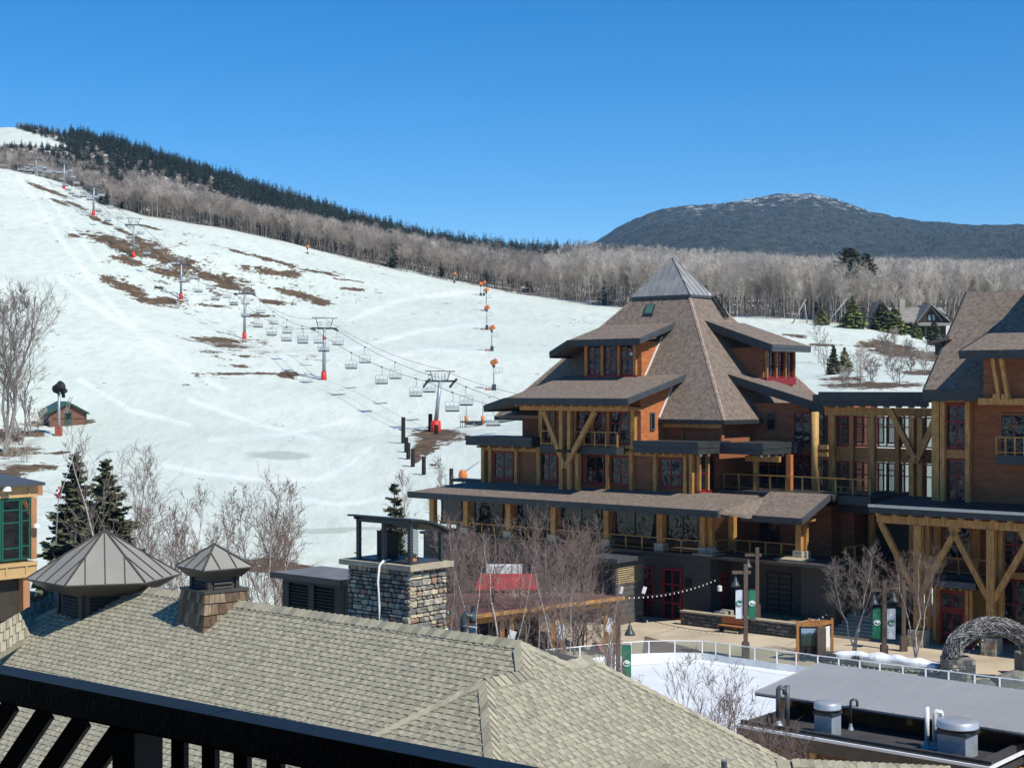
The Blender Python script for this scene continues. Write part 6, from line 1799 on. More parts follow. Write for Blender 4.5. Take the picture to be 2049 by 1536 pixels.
# ------------------------------------------------------------------ lamp posts with banners
lamp_wood = M('lamp_wood', (.115, .083, .06), .8, .2, 4, .01, 20, grain=(3, 3, .5)); shade_m = M('lamp_shade', (.075, .085, .085), .4, .1, 4, metal=.4)
ban_g = M('banner_green', (.018, .16, .085), .7, .08, 3); ban_w = M('banner_white', (.62, .64, .66), .7, .06, 3); ban_s = M('banner_backlit', (.26, .26, .29), .7, .08, 3)  # the grey banner is a pale one darkened in colour for hanging backlit
def lamp(px, pyb, pyt, label, ban=None, arm=-1, D=None, bz=(.36, .7), two=False, wide=.72, lift=0.0):
    v = onz(px, pyb, 0) if D is None else px3(px, CY + EYE * F / D, D)
    if D is not None: v.z = lift
    k = v.y / F
    h = EYE - (pyt - CY) * k - v.z
    t = thing('lamp_post', v, label, 'lamp post', 'timber lamp posts round the square')
    m = MB(); m.xbox(-.115, .115, -.115, .115, -.1, h)
    m.build('post', lamp_wood, t, local=True)
    MB().xbox(-.2, .2, -.2, .2, -.1, .95).build('base_casing', lamp_wood, t, local=True)
    MB().xbox(-.8 if arm < 0 else -.3, .3 if arm < 0 else .8, -.085, .085, h - .58, h - .4).build('cross_arm', lamp_wood, t, local=True)
    lx = arm * .6
    s = MB(); s.tube([(lx, 0, h - .62), (lx, 0, h - .85)], .035, 6)
    s.build('hanger', dark_steel, t, True, True)
    MB().lathe((lx, 0, h - 1.32), [(.28, 0), (.29, .03), (.24, .13), (.12, .34), (.09, .48), (.05, .53)], 16).build('lamp_shade', shade_m, t, True, True)
    MB().lathe((lx, 0, h - 1.3), [(.001, 0), (.13, .02), (.13, .12), (.001, .14)], 10).build('bulb', white_trim, t, True, True)
    if ban:
        z1, z0 = h * bz[1], h * bz[0]
        for side, mt in ((-1, ban[0]), (1, ban[1])):
            m = MB()
            N_ = 5
            xs = [side * (.17 + wide * i / N_) for i in range(N_ + 1)]
            rows = [z0 + (z1 - z0) * j / 6 for j in range(7)]
            vv = [(x, .03 * math.sin(3 * z + x * 4) * abs(x), z) for z in rows for x in xs]
            vv2 = [(x, y + .012, z) for x, y, z in vv]
            fs = [(j * (N_ + 1) + i, j * (N_ + 1) + i + 1, (j + 1) * (N_ + 1) + i + 1, (j + 1) * (N_ + 1) + i) for j in range(6) for i in range(N_)]
            n_ = len(vv)
            fs2 = [tuple(x + n_ for x in f[::-1]) for f in fs]
            m.add(vv + vv2, fs + fs2)
            b = m.build('banner', mt, t, local=True)
            # emblem: an oval with a swoosh
            e = MB(); cx_, cz_ = side * (.17 + wide / 2), z0 + (z1 - z0) * .54
            ov = [(cx_ + .2 * math.cos(q * math.pi / 8), -.045, cz_ + .17 * math.sin(q * math.pi / 8)) for q in range(16)]
            e.add(ov + [(x, y + .008, z) for x, y, z in ov], [tuple(range(16))[::-1]] + [(q, (q + 1) % 16, (q + 1) % 16 + 16, q + 16) for q in range(16)])
            e.build('emblem', white_trim if mt is ban_g else (ban_g if mt is ban_w else charcoal), b, local=True)
            e = MB()
            cr = [(cx_ + .02 + .15 * math.cos(q), -.055, cz_ - .01 + .10 * math.sin(q)) for q in [R(150 + 30 * i) for i in range(8)]] + [(cx_ + .04 + .09 * math.cos(q), -.055, cz_ + .02 + .06 * math.sin(q)) for q in [R(360 - 30 * i) for i in range(8)]]
            n_ = len(cr)
            e.add(cr + [(x, y + .006, z) for x, y, z in cr], [(i, i + 1, n_ - 2 - i, n_ - 1 - i) for i in range(7)] + [(i, (i + 1) % n_, (i + 1) % n_ + n_, i + n_) for i in range(n_)])
            e.build('emblem_swoosh', ban_g if mt is ban_g else (white_trim if mt is ban_w else ban_s), b, local=True)
            br = MB(); br.tube([(0, 0, z1 + .02), (side * (.17 + wide), 0, z1 + .02)], .02, 5); br.tube([(0, 0, z0 - .02), (side * (.17 + wide), 0, z0 - .02)], .02, 5)
            br.build('banner_rod', dark_steel, t, True, True)
    return t
L1_ = lamp(1492, 1316, 1128, 'timber lamp post with white and green banners beside the wooden bench', (ban_w, ban_g), -1, bz=(.42, .725), wide=.42)
L2_ = lamp(1515, 1233, 1095, 'lamp post without banners standing in the stone planter', None, -1, D=98.5, lift=.8)
L3_ = lamp(1769, 1322, 1163, 'timber lamp post with green and white banners by the snow heap', (ban_g, ban_w), -1, bz=(.28, .66), wide=.5)
L4_ = lamp(1808, 1302, 1160, 'thin lamp post without banners behind the right hand birch', None, -1)
L5_ = lamp(1237, 1395, 1219, 'dark timber lamp post with grey backlit and dark green banners nearest the shingled roof', (ban_s, ban_g), 1, bz=(.16, .59), wide=.5)
L6_ = lamp(916, 1330, 1183, 'dark lamp post at the left end of the brown roofed shelter, beside the stone chimney', None, -1, D=86, lift=0)

# string lights
bulb_m = M('festoon_bulb', (.75, .72, .62), .3, .05, 3)
def festoon(p, q, sag, n, label):
    t = thing('string_lights', (p + q) / 2, label, 'string lights', 'festoon lights over the square')
    pts_ = [p + (q - p) * i / 24 - Vector((0, 0, sag * 4 * (i / 24) * (1 - i / 24))) for i in range(25)]
    MB().tube(pts_, .018, 4).build('cable', black_paint, t)
    for i in range(1, n):
        f = i / n; v = p + (q - p) * f - Vector((0, 0, sag * 4 * f * (1 - f) + .02))
        MB().lathe(v - Vector((0, 0, .14)), [(.001, 0), (.036, .02), (.042, .06), (.02, .11)], 8).build('bulb', bulb_m, t, True)
festoon(px3(1250, 1192, 89), px3(1438, 1155, 99), .35, 22, 'festoon lights rising from the brown shelter to the dark plank wall')
festoon(px3(1284, 1236, 93.0), px3(1487, 1265, 91.5), .25, 18, 'festoon lights hanging low in front of the stone planter wall')
festoon(px3(1600, 1252, 92), px3(1668, 1215, 98), .15, 9, 'short festoon lights above the map stand')
festoon(px3(1650, 1318, 84), px3(1930, 1335, 80), .3, 22, 'festoon lights along the snow topped stone bank')
festoon(px3(1920, 1312, 82), px3(2010, 1222, 86), .3, 10, 'festoon lights passing behind the twig arch')

# ------------------------------------------------------------------ map stand, steps, snow bank, twig arch, boulders
ms_p = onz(1636, 1322, 0)
ms = thing('map_stand', ms_p, 'timber framed stand with a dark mountain picture panel', 'information stand')
k = ms_p.y / F
mx0, mx1 = -40 * k, 6 * k
zt_ = 80 * k
for x, y in ((mx0, 0), (mx1, 0), (mx1 + .9, 1.1), (mx0 + .9, 1.1)): MB().xbox(x - .075, x + .075, y - .075, y + .075, -.1, zt_).build('corner_post', timber_red, ms, local=True)
fr = MB(); fr.xbox(mx0, mx1, -.08, .08, zt_ - .3, zt_ - .12); fr.beam((mx1, 0, zt_ - .2), (mx1 + .9, 1.1, zt_ - .2), .14, .16); fr.beam((mx0, 0, zt_ - .2), (mx0 + .9, 1.1, zt_ - .2), .14, .16); fr.xbox(mx0 + .9, mx1 + .9, 1.02, 1.18, zt_ - .3, zt_ - .12)
fr.build('top_frame', timber_red, ms, local=True)
MB().xbox(mx0 + .1, mx1 - .1, -.04, .04, .35, zt_ - .34).build('panel', black_paint, ms, local=True)
pm = bpy.data.materials.new('mountain_picture'); pm.use_nodes = True
N, L = pm.node_tree.nodes, pm.node_tree.links
tc = N.new('ShaderNodeTexCoord'); sp = N.new('ShaderNodeSeparateXYZ'); L.new(tc.outputs['Generated'], sp.inputs[0])
nz = N.new('ShaderNodeTexNoise'); nz.inputs['Scale'].default_value = 3; L.new(tc.outputs['Generated'], nz.inputs[0])
ad = N.new('ShaderNodeMath'); ad.operation = 'MULTIPLY_ADD'; L.new(nz.outputs[0], ad.inputs[0]); ad.inputs[1].default_value = .5; L.new(sp.outputs[2], ad.inputs[2])
cr = N.new('ShaderNodeValToRGB'); L.new(ad.outputs[0], cr.inputs[0])
cr.color_ramp.interpolation = 'CONSTANT'
for i, (p_, c) in enumerate(((0, (.03, .035, .02)), (.5, (.02, .05, .03)), (.85, (.06, .09, .12)), (1.02, (.25, .35, .45)))):
    e = cr.color_ramp.elements[i] if i < 2 else cr.color_ramp.elements.new(min(1, p_)); e.position = min(1, p_); e.color = (*c, 1)
L.new(cr.outputs[0], N['Principled BSDF'].inputs['Base Color'])
MB().xbox(mx0 + .2, mx1 - .2, -.06, -.042, .9, zt_ - .42).build('picture', pm, ms, local=True)
MB().hexa([(mx1 + .18, .18, .7), (mx1 + .72, .84, .7), (mx1 + .70, .86, .7), (mx1 + .16, .2, .7), (mx1 + .18, .18, zt_ - .4), (mx1 + .72, .84, zt_ - .4), (mx1 + .70, .86, zt_ - .4), (mx1 + .16, .2, zt_ - .4)]).build('side_panel', white_trim, ms, local=True)
for x in (mx0 + .5, mx1 - .3): MB().xbox(x - .02, x + .16, -.3, -.1, .3, .8).build('spot_lamp', black_paint, ms, local=True)
MB().xbox(mx1 - .25, mx1 + .25, -.35, .2, -.1, 2.0).build('dark_pillar', lamp_wood, ms, local=True)
# steps
stp = thing('plaza_steps', onz(1700, 1296, 0), 'pale stone steps below the dark passage between the lodges', 'steps')
s0 = wloc(stp)
for i in range(7):
    a0, a1 = A(1752, 87.5), A(1652, 87.5)
    b = 86.6 + i * .38
    MB().abox(a0, a1, b, b + 6, -.1 if i == 0 else .004 + i * .17 - .166, i * .17 + .17).build('step', sandstone if i < 5 else stone_a, stp)
# low stone bank with snow along the top
p0, p1 = onz(1648, 1325, 0), onz(1930, 1352, 0)
bk = thing('stone_bank', p0, 'low dark stone retaining bank between lamp post and twig arch', 'stone wall')
dB = (p1 - p0); nB = Vector((-dB.y, dB.x, 0)).normalized()
MB().bar(p0 + Vector((0, 0, .62)), p1 + Vector((0, 0, .62)), .5, .7).build('core', mortar, bk)
rs = random.Random(77)
for row in range(3):
    x = 0
    while x < dB.length - .05:
        w2 = min(rs.uniform(.35, .8), dB.length - x)
        u, v = p0 + dB.normalized() * (x + .015), p0 + dB.normalized() * (x + w2 - .015)
        off_ = nB * (-.27 - rs.random() * .04)
        MB().bar(u + off_ + Vector((0, 0, .21 + row * .21)), v + off_ + Vector((0, 0, .21 + row * .21)), .12, .19).build('stone', rs.choice(DARKS), bk)
        x += w2
sn = bpy.data.materials['spring_snow']
snow_m = M('old_snow', (.74, .78, .8), .8, .12, 1.5, .06, 4)
m = MB()
q0, q1 = onz(1672, 1305, .6), onz(1878, 1329, .6)
rr = [[], []]
nn = 60
rings = []
for i in range(nn + 1):
    f = i / nn
    c = q0 + (q1 - q0) * f
    hgt = .48 * (.42 + .10 * math.sin(i * .55) + .08 * math.sin(i * .23 + 1) + .03 * math.sin(i * .9)) * min(1, 6 * f, 5 * (1 - f)) + .03
    wdt = .5 + .1 * math.sin(i * .31)
    dirn = (q1 - q0).normalized(); nrm_ = Vector((-dirn.y, dirn.x, 0))
    rings.append([c + nrm_ * (wdt * math.cos(t)) + Vector((0, 0, hgt * max(0, math.sin(t)) * (1 + .08 * math.sin(i * .45 + t * 3)) - .45 * (math.sin(t) < 0))) for t in [2 * math.pi * q / 12 for q in range(12)]])
m.tube_rings(rings)
tag(m.build('snow_heap', snow_m, None, True), 'long lumpy heap of old snow along the stone bank', 'snow heap')
# boulders
def boulder(v, r, label, seed, grp='boulders on the square', m_=None):
    rb = random.Random(seed)
    bm_ = bmesh.new(); bmesh.ops.create_icosphere(bm_, subdivisions=2, radius=1)
    me = bpy.data.meshes.new('boulder')
    for vv in bm_.verts:
        s = 1 + rb.uniform(-.16, .16); vv.co = Vector((vv.co.x * r[0] * s, vv.co.y * r[1] * s, max(-.2, vv.co.z) * r[2] * s))
    bm_.to_mesh(me); bm_.free(); me.materials.append(m_ or stone_c)
    o = bpy.data.objects.new('boulder', me); COL.objects.link(o); o.location = v; o.rotation_euler = (0, 0, seed)
    return tag(o, label, 'boulder', grp)
boulder(onz(2026, 1372, 0), (1.1, .8, .9), 'dark boulder at the right edge beyond the rink screens', 3)
boulder(onz(1972, 1372, 0), (.9, .7, .35), 'flat dark boulder beside the rink screens, right of the arch', 4)
boulder(onz(1225, 1322, 0), (.6, .5, .5), 'rounded tan boulder behind the rink glass left of the lamp post', 5, m_=stone_b)
boulder(onz(1062, 1306, 0), (.5, .45, .55), 'reddish boulder at the foot of the shelter, left one', 6, m_=M('red_boulder', (.36, .13, .10), .8, .2, 3))
boulder(onz(1195, 1300, 0), (.6, .45, .55), 'reddish boulder at the foot of the shelter, right one', 7, m_=MATS['red_boulder'])
gs_ = MB().slab([ongr(1290, 1272, .004), ongr(1400, 1300, .004), ongr(1380, 1306, .004), ongr(1285, 1306, .004)], .003)
tag(gs_.build('planting_bed', M('bed_brown', (.16, .10, .07), .95, .3, 2, .03, 10)), 'brown planting bed behind the rink screens', kind='structure')

# twig arch on stone piers
ap0, ap1 = onz(1918, 1362, 0), onz(2062, 1352, 0)
ar = thing('twig_arch', (ap0 + ap1) / 2, 'rounded arch woven from grey branches standing on stone piers at the right edge', 'arch')
k = ap0.y / F
pier = MB().xbox(ap0.x - .75, ap0.x + .75, ap0.y - .6, ap0.y + .9, -.05, 1.25).build('stone_pier', stone_c, ar)
rs = random.Random(9)
for zz in range(5):
    x = ap0.x - .75
    while x < ap0.x + .7:
        w2 = min(rs.uniform(.22, .5), ap0.x + .75 - x)
        MB().xbox(x + .01, x + w2 - .01, ap0.y - .64 - rs.random() * .03, ap0.y - .602, -.03 + zz * .255 + .01, -.03 + zz * .255 + .245).build('stone', rs.choice(DARKS + [stone_c, stone_a]), pier)
        x += w2
MB().xbox(ap1.x - .6, ap1.x + .9, ap1.y - .6, ap1.y + .9, -.05, 1.25).build('stone_pier', stone_c, ar)
twm = [M('twig_grey', (.20, .185, .17), .85, .25, 6), M('twig_dark', (.075, .07, .066), .9, .25, 6), M('twig_pale', (.36, .345, .32), .85, .2, 6)]
cA = Vector((ap0.x + 1.82, ap0.y - .1, 1.2)); rA = 2.25
zsc = 1.8 / rA
def arcpt(t): return cA + Vector((-rA * math.cos(t), .25 * t / math.pi, rA * zsc * math.sin(t)))
def twigpt(t, phi, r_):
    c = arcpt(t); out = Vector((-math.cos(t), 0, math.sin(t)))
    return c + out * (r_ * math.cos(phi)) + Vector((0, r_ * math.sin(phi), 0))
MB().tube([arcpt(math.pi * i / 30) for i in range(31)], .42, 12).build('arch_core', twm[1], ar, True)
for gi in range(3):
    m = MB()
    for i in range(620):
        t0 = rs.uniform(-.02, math.pi); ph = rs.uniform(0, 2 * math.pi); dt = rs.uniform(.12, .34); dph = rs.uniform(-.9, .9)
        r0_ = rs.uniform(.40, .50)
        pts_ = [twigpt(min(math.pi, max(0, t0 + dt * j / 4)), ph + dph * j / 4, r0_ + rs.uniform(-.03, .05) + (.05 if j in (0, 4) and rs.random() < .25 else 0)) for j in range(5)]
        m.tube(pts_, [rs.uniform(.012, .03)] * 4 + [.008], 4)
    o = m.build('woven_twigs', twm[gi], ar); o['kind'] = 'stuff'

# ------------------------------------------------------------------ skate pavilion in the lower right corner
gp = thing('grey_roof_pavilion', P(20, 52, 0), 'low rink pavilion with flat grey metal roof and dark lower roof at the bottom right', 'pavilion')
F1, F0 = px3(1510, 1384, 61.0), None
za0 = F1.z
a1p, b1p = AB(F1)
gr = M('pavilion_metal', (.33, .325, .31), .5, .06, .3, 0, metal=.05, spec=.5)
run = 5.4
nb_ = 16
pw_ = 1.22
for i in range(nb_):
    a = a1p - i * pw_
    MB().slab([P(a - .004, b1p, za0), P(a - pw_ + .004, b1p, za0), P(a - pw_ + .004, b1p + run, za0 + .44), P(a - .004, b1p + run, za0 + .44)], .07).build('roof_panel', gr, gp)
    MB().beam(P(a, b1p, za0 + .02), P(a, b1p + run, za0 + .46), .012, .03).build('seam', gr, gp)
MB().abox(a1p - nb_ * pw_, a1p, b1p + .02, b1p + run - .02, za0 - .14, za0 - .06).build('roof_frame', charcoal, gp)
MB().abox(a1p - 19, a1p - .9, b1p + 1.2, b1p + run - .6, 2.73, za0 - .16).build('clerestory_wall', M('pavilion_brown', (.13, .055, .022), .75, .15, 1), gp)
for i in range(7):
    a = a1p - 1.4 - i * 2.6; MB().abox(a - .12, a + .12, b1p + .3, b1p + 1.19, za0 - .42, za0 - .145).build('rafter_tail', timber_red, gp)
MB().abox(a1p - .9, a1p - .6, b1p + 1.0, b1p + 1.4, 2.75, za0 - .145).build('corner_column', timber_red, gp)
Q0, Q1 = px3(1467, 1449, 57.8), px3(1985, 1529, 51.7)
aq0, bq0 = AB(Q0); aq1, bq1 = AB(Q1)
bq = (bq0 + bq1) / 2
lz = (Q0.z + Q1.z) / 2
MB().abox(aq1, aq0, bq, b1p + 3.5, lz - .5, lz - .28).build('lower_roof_deck', M('membrane_roof', (.05, .047, .045), .75, .35, .6, .004, 8), gp)
m = MB(); m.abox(aq1, aq0, bq + .25, bq + .42, lz - .28, lz + .1); m.abox(aq1 + .25, aq1 + .42, bq + .425, b1p + 3.5, lz - .28, lz + .1); m.abox(aq0 - .4, aq0 - .22, bq + .425, b1p + 3.5, lz - .28, lz + .1); m.build('parapet', M('parapet_dark', (.055, .05, .045), .6), gp)
m = MB(); m.abox(aq1 - .08, aq0 + .08, bq - .08, bq + .02, lz - .12, lz - .02); m.abox(aq1 - .08, aq1 + .02, bq + .025, b1p + 3.5, lz - .12, lz - .02); m.build('drip_edge', white_trim, gp)
m = MB(); m.abox(aq1, aq0, bq + .03, bq + .24, lz - .2, lz - .01); m.build('gutter', charcoal, gp)
m = MB(); m.abox(aq1, aq0, bq - .04, bq + .1, lz - .62, lz - .13); m.build('wall_frieze', M('pavilion_frieze', (.12, .085, .055), .75), gp)
MB().abox(aq1 + .1, aq0 - .1, bq + .2, b1p + 3, -.2, lz - .55).build('lower_wall', M('pavilion_brown', (.13, .055, .022)), gp)
for px in (1627, 1792): 
    a = A(px, bq + .1); MB().abox(a - .13, a + .13, bq + .02, bq + .19, 0, lz - .625).build('post', timber, gp)
MB().abox(aq1 - .06, aq1 + .09, bq + .6, b1p + 3, -.2, lz - .63).build('side_panel', timber, gp)
# roof furniture
alu = M('spun_aluminium', (.60, .60, .58), .33, .05, 3, metal=.55); sheet = M('galvanised_sheet', (.36, .40, .43), .45, .1, 2, metal=.3)
def fan(px, py, D, sc, label, h):
    v = px3(px, py, D); v.z = lz - .28; k = D / F
    t = thing('roof_exhaust_fan', v, label, 'exhaust fan', 'exhaust fans on the pavilion roof')
    w2 = .5 * sc
    q = lambda a, b, z: P(*(lambda ab: (ab[0] + a, ab[1] + b))(AB(v)), v.z + z)
    MB().hexa([q(w2, -w2, 0), q(-w2, -w2, 0), q(-w2, w2, 0), q(w2, w2, 0), q(w2, -w2, h), q(-w2, -w2, h), q(-w2, w2, h), q(w2, w2, h)]).build('curb', sheet, t)
    e = w2 * 1.12
    MB().hexa([q(e, -e, h + .004), q(-e, -e, h + .004), q(-e, e, h + .004), q(e, e, h + .004), q(e, -e, h + .12), q(-e, -e, h + .12), q(-e, e, h + .12), q(e, e, h + .12)]).build('curb_cap', dark_steel, t)
    MB().lathe(v + Vector((0, 0, h + .124)), [(.46 * sc, 0), (.46 * sc, .08), (.70 * sc, .085), (.72 * sc, .12), (.70 * sc, .15), (.70 * sc, .30), (.66 * sc, .34), (.40 * sc, .375), (.001, .39)], 28).build('hood', alu, t, True)
fan(1656, 1478, 57.3, .74, 'smaller spun metal exhaust fan on a grey box, left on the pavilion roof', .80)
fan(1916, 1518, 54.1, 1.06, 'larger spun metal exhaust fan on a grey box, right on the pavilion roof', .82)
def goose(px, py, D, h, r, w2, label, m_, hook=True, second=None):
    v = px3(px, py, D); v.z = lz - .28
    t = thing('roof_pipe', v, label, 'roof pipe', 'pipes on the pavilion roof')
    pts_ = [Vector((0, 0, 0)), Vector((0, 0, h))]
    if hook: pts_ += [Vector((w2 / 2 - w2 / 2 * math.cos(q), 0, h + w2 / 2 * math.sin(q))) for q in (.5, 1, 1.57, 2.1, 2.7, 3.14)] + [Vector((w2, 0, h - .15))]
    MB().tube([v + p for p in pts_], r, 12).build('pipe', m_, t, True)
    if second: MB().tube([v + Vector((second[0], .05, 0)), v + Vector((second[0], .05, second[1]))], r * 1.05, 12).build('pipe', m_, t, True)
    MB().lathe(v, [(r * 2.6, 0), (r * 1.6, .12), (r * 1.1, .25)], 12).build('flashing', sheet, t)
k = 56 / F
goose(1557, 1452, 58.7, 1.42, .095, .26, 'dark grey gooseneck vent with a straight pipe beside it, left on the pavilion roof', M('pipe_grey', (.085, .09, .095), .4, .1, 4), True, (.36, 1.6))
goose(1702, 1462, 58.2, 1.05, .05, .26, 'thin dark hooked conduit standing between the two exhaust fans', dark_steel)
goose(1870, 1500, 55.2, 1.25, .085, .26, 'white gooseneck vent next to the larger exhaust fan', white_trim)
goose(1855, 1496, 55.3, 1.5, .085, .26, 'straight white vent pipe left of the white gooseneck', white_trim, False)
# ------------------------------------------------------------------ trees
def rvec(r): return Vector((r.gauss(0, 1), r.gauss(0, 1), r.gauss(0, 1))).normalized()
def ribbon(mb, p, q, w0, mi=0):
    d = (q - p); s = d.cross(Vector((.3, -1, .2)))
    if s.length < 1e-5: s = Vector((1, 0, 0))
    s = s.normalized() * w0 / 2
    mb.add([p - s, p + s, q], [(0, 1, 2)], mi)
def bare(seed, H, spread, trunks=1, base=.35, limbs=16, subs=6, twigs=5, r0=.16, tw=.035, up=.75, droop=0.0, twl=1.0, top=.96):
    """leafless tree: returns (trunk MB, crown MB); limbs fork into branches, branches into twigs"""
    r = random.Random(seed)
    tk, cr = MB(), MB()
    for ti in range(trunks):
        lean = Vector((r.uniform(-.12, .12), r.uniform(-.12, .12), 0)) * (1 if trunks == 1 else 2.0)
        off = Vector((r.uniform(-.35, .35), r.uniform(-.35, .35), 0)) * (trunks > 1)
        h = H * (1 if ti == 0 else r.uniform(.72, .98))
        n = 7
        pts = [off + lean * h * (i / n) + Vector((r.uniform(-.02, .02), r.uniform(-.02, .02), 0)) * h * (i > 0) + Vector((0, 0, h * top * i / n)) for i in range(n + 1)]
        pts[0].z = -.4
        rad = r0 * (1 if ti == 0 else .8)
        tk.tube(pts, [rad * (1 - .88 * i / n) for i in range(n + 1)], 6, cap=False)
        def at(t):
            x = t * n; i = min(n - 1, int(x)); return pts[i] + (pts[i + 1] - pts[i]) * (x - i)
        for li in range(limbs):
            t = base + (1 - base) * (li + r.random()) / limbs
            az = r.uniform(0, 6.283)
            prof = math.sin(math.pi * min(1, (t - base) / (1 - base) * .8 + .25)) ** .7
            L_ = spread * prof * r.uniform(.65, 1.1)
            el = up + .5 * t + r.uniform(-.2, .2)
            d = Vector((math.cos(az) * math.cos(el), math.sin(az) * math.cos(el), math.sin(el)))
            p = at(min(t, .99)); lr = rad * (1 - .85 * t) * .5
            lp = [p]
            for j in range(4):
                d = (d + rvec(r) * .18 + Vector((0, 0, .1 - droop * .25 * j))).normalized(); lp.append(lp[-1] + d * L_ / 4)
            cr.tube(lp, [lr, lr * .75, lr * .5, lr * .32, lr * .12], 4, cap=False)
            for si in range(subs):
                u = (.25 + .75 * (si + r.random()) / subs) * 3.99; j = int(u)
                q = lp[j] + (lp[j + 1] - lp[j]) * (u - j)
                sd = ((lp[j + 1] - lp[j]).normalized() + rvec(r) * .75 + Vector((0, 0, .2 - droop))).normalized()
                sl = L_ * r.uniform(.25, .5)
                q2 = q + sd * sl * .5; q3 = q2 + (sd + rvec(r) * .3).normalized() * sl * .5
                cr.tube([q, q2, q3], [lr * .38, lr * .26, tw * .3], 3, cap=False)
                for k in range(twigs):
                    f = r.uniform(.2, 1)
                    o = q + (q2 - q) * f * 2 if f < .5 else q2 + (q3 - q2) * (f - .5) * 2
                    td = (sd + rvec(r) * .8 + Vector((0, 0, .15 - droop * 1.2))).normalized()
                    e = o + td * sl * r.uniform(.35, .8) * twl
                    ribbon(cr, o, e, tw)
                    if twigs > 3:
                        for kk in range(2):
                            o2 = o + (e - o) * r.uniform(.3, .8)
                            ribbon(cr, o2, o2 + (td + rvec(r) * .7).normalized() * sl * .3 * twl, tw * .7)
    return tk, cr
def conifer(seed, H, Rr, levels=22, per=9, sprays=7, sw=.16, bare_base=.06, ragged=.25, pw=.85):
    r = random.Random(seed)
    tk, cr = MB(), MB()
    tk.tube([(0, 0, -.4), (0, 0, H * .5), (0, 0, H)], [H * .017, H * .011, .01], 6, cap=False)
    for l in range(levels):
        t = bare_base + (1 - bare_base) * ((l + r.uniform(-.3, .3)) / levels)
        t = min(max(t, .02), .985)
        z = H * t; dz_ = H / levels * .65
        Lm = Rr * ((1 - t) / (1 - bare_base)) ** pw + .06
        n = max(4, int(per * (1 - t * .55)))
        a0 = r.uniform(0, 6.28)
        for i in range(n):
            az = a0 + 6.283 * i / n + r.uniform(-.25, .25)
            L_ = Lm * r.uniform(1 - ragged * 1.6, 1 + ragged)
            el = .35 * t + r.uniform(-.28, .05)
            d = Vector((math.cos(az) * math.cos(el), math.sin(az) * math.cos(el), math.sin(el)))
            side = Vector((-math.sin(az), math.cos(az), 0))
            p = Vector((0, 0, min(H * .99, z + r.uniform(-dz_, dz_))))
            e = p + d * L_ + Vector((0, 0, L_ * .10))
            cr.add([p + side * .025, p - side * .025, e], [(0, 1, 2)])
            for k in range(sprays):
                f = .18 + .82 * (k + r.random()) / sprays
                q = p + (e - p) * f
                for sg in (-1, 1):
                    sd = (d * .75 + side * sg * r.uniform(.45, 1.0) + Vector((0, 0, r.uniform(-.45, .12)))).normalized()
                    ln = L_ * .36 * (1.15 - .6 * f) * r.uniform(.7, 1.3) + .05
                    w_ = sw * r.uniform(.7, 1.3) * (.5 + ln)
                    nn = sd.cross(Vector((0, 0, 1)) + rvec(r) * .5)
                    if nn.length < 1e-4: continue
                    nn = nn.normalized() * w_
                    tip = q + sd * ln + Vector((0, 0, -.1 * ln))
                    cr.add([q, q + sd * ln * .55 + nn, tip, q + sd * ln * .55 - nn], [(0, 1, 2, 3)])
    return tk, cr
bark_g = M('bark_grey', (.22, .195, .17), .9, .25, 3, obj=True)
bark_b = M('bark_birch', (.46, .40, .34), .85, .3, 5, obj=True, grain=(1, 1, 3))
twig_g = M('twigs_grey', (.36, .30, .25), .9, .22, .05)
twig_p = M('twigs_pale', (.54, .47, .39), .9, .2, .05)
twig_r = M('twigs_reddish', (.165, .115, .095), .9, .25, .5)
twig_n = M('twigs_near', (.19, .155, .13), .9, .25, .5)
needle = M('needles_spruce', (.12, .145, .07), .85, .4, .5, hue=(.24, .25, .13))
needle_y = M('needles_pine', (.24, .29, .09), .85, .4, .5, hue=(.44, .46, .17))
needle_d = M('needles_far', (.075, .105, .072), .9, .35, .06)
def tree(name, mbs, tm, cm, loc, label, group=None, rz=0, sc=1, cat='tree'):
    t = thing(name, loc, label, cat, group, rz)
    t.scale = (sc,) * 3
    mbs[0].build('trunk', tm, t, True, True); mbs[1].build('crown', cm, t, False, True)
    return t
def retree(p, loc, rz, sc, label, crown_mat=None, name=None):
    c = p.copy(); COL.objects.link(c)
    c.location, c.rotation_euler, c.scale = loc, (0, 0, rz), (sc[0], sc[0], sc[1])
    c['label'] = label
    for ch in p.children:
        d = ch.copy(); d.parent = c; COL.objects.link(d)
    return c
def at_px(px, py, d0=60): return hit(px, py, d0)

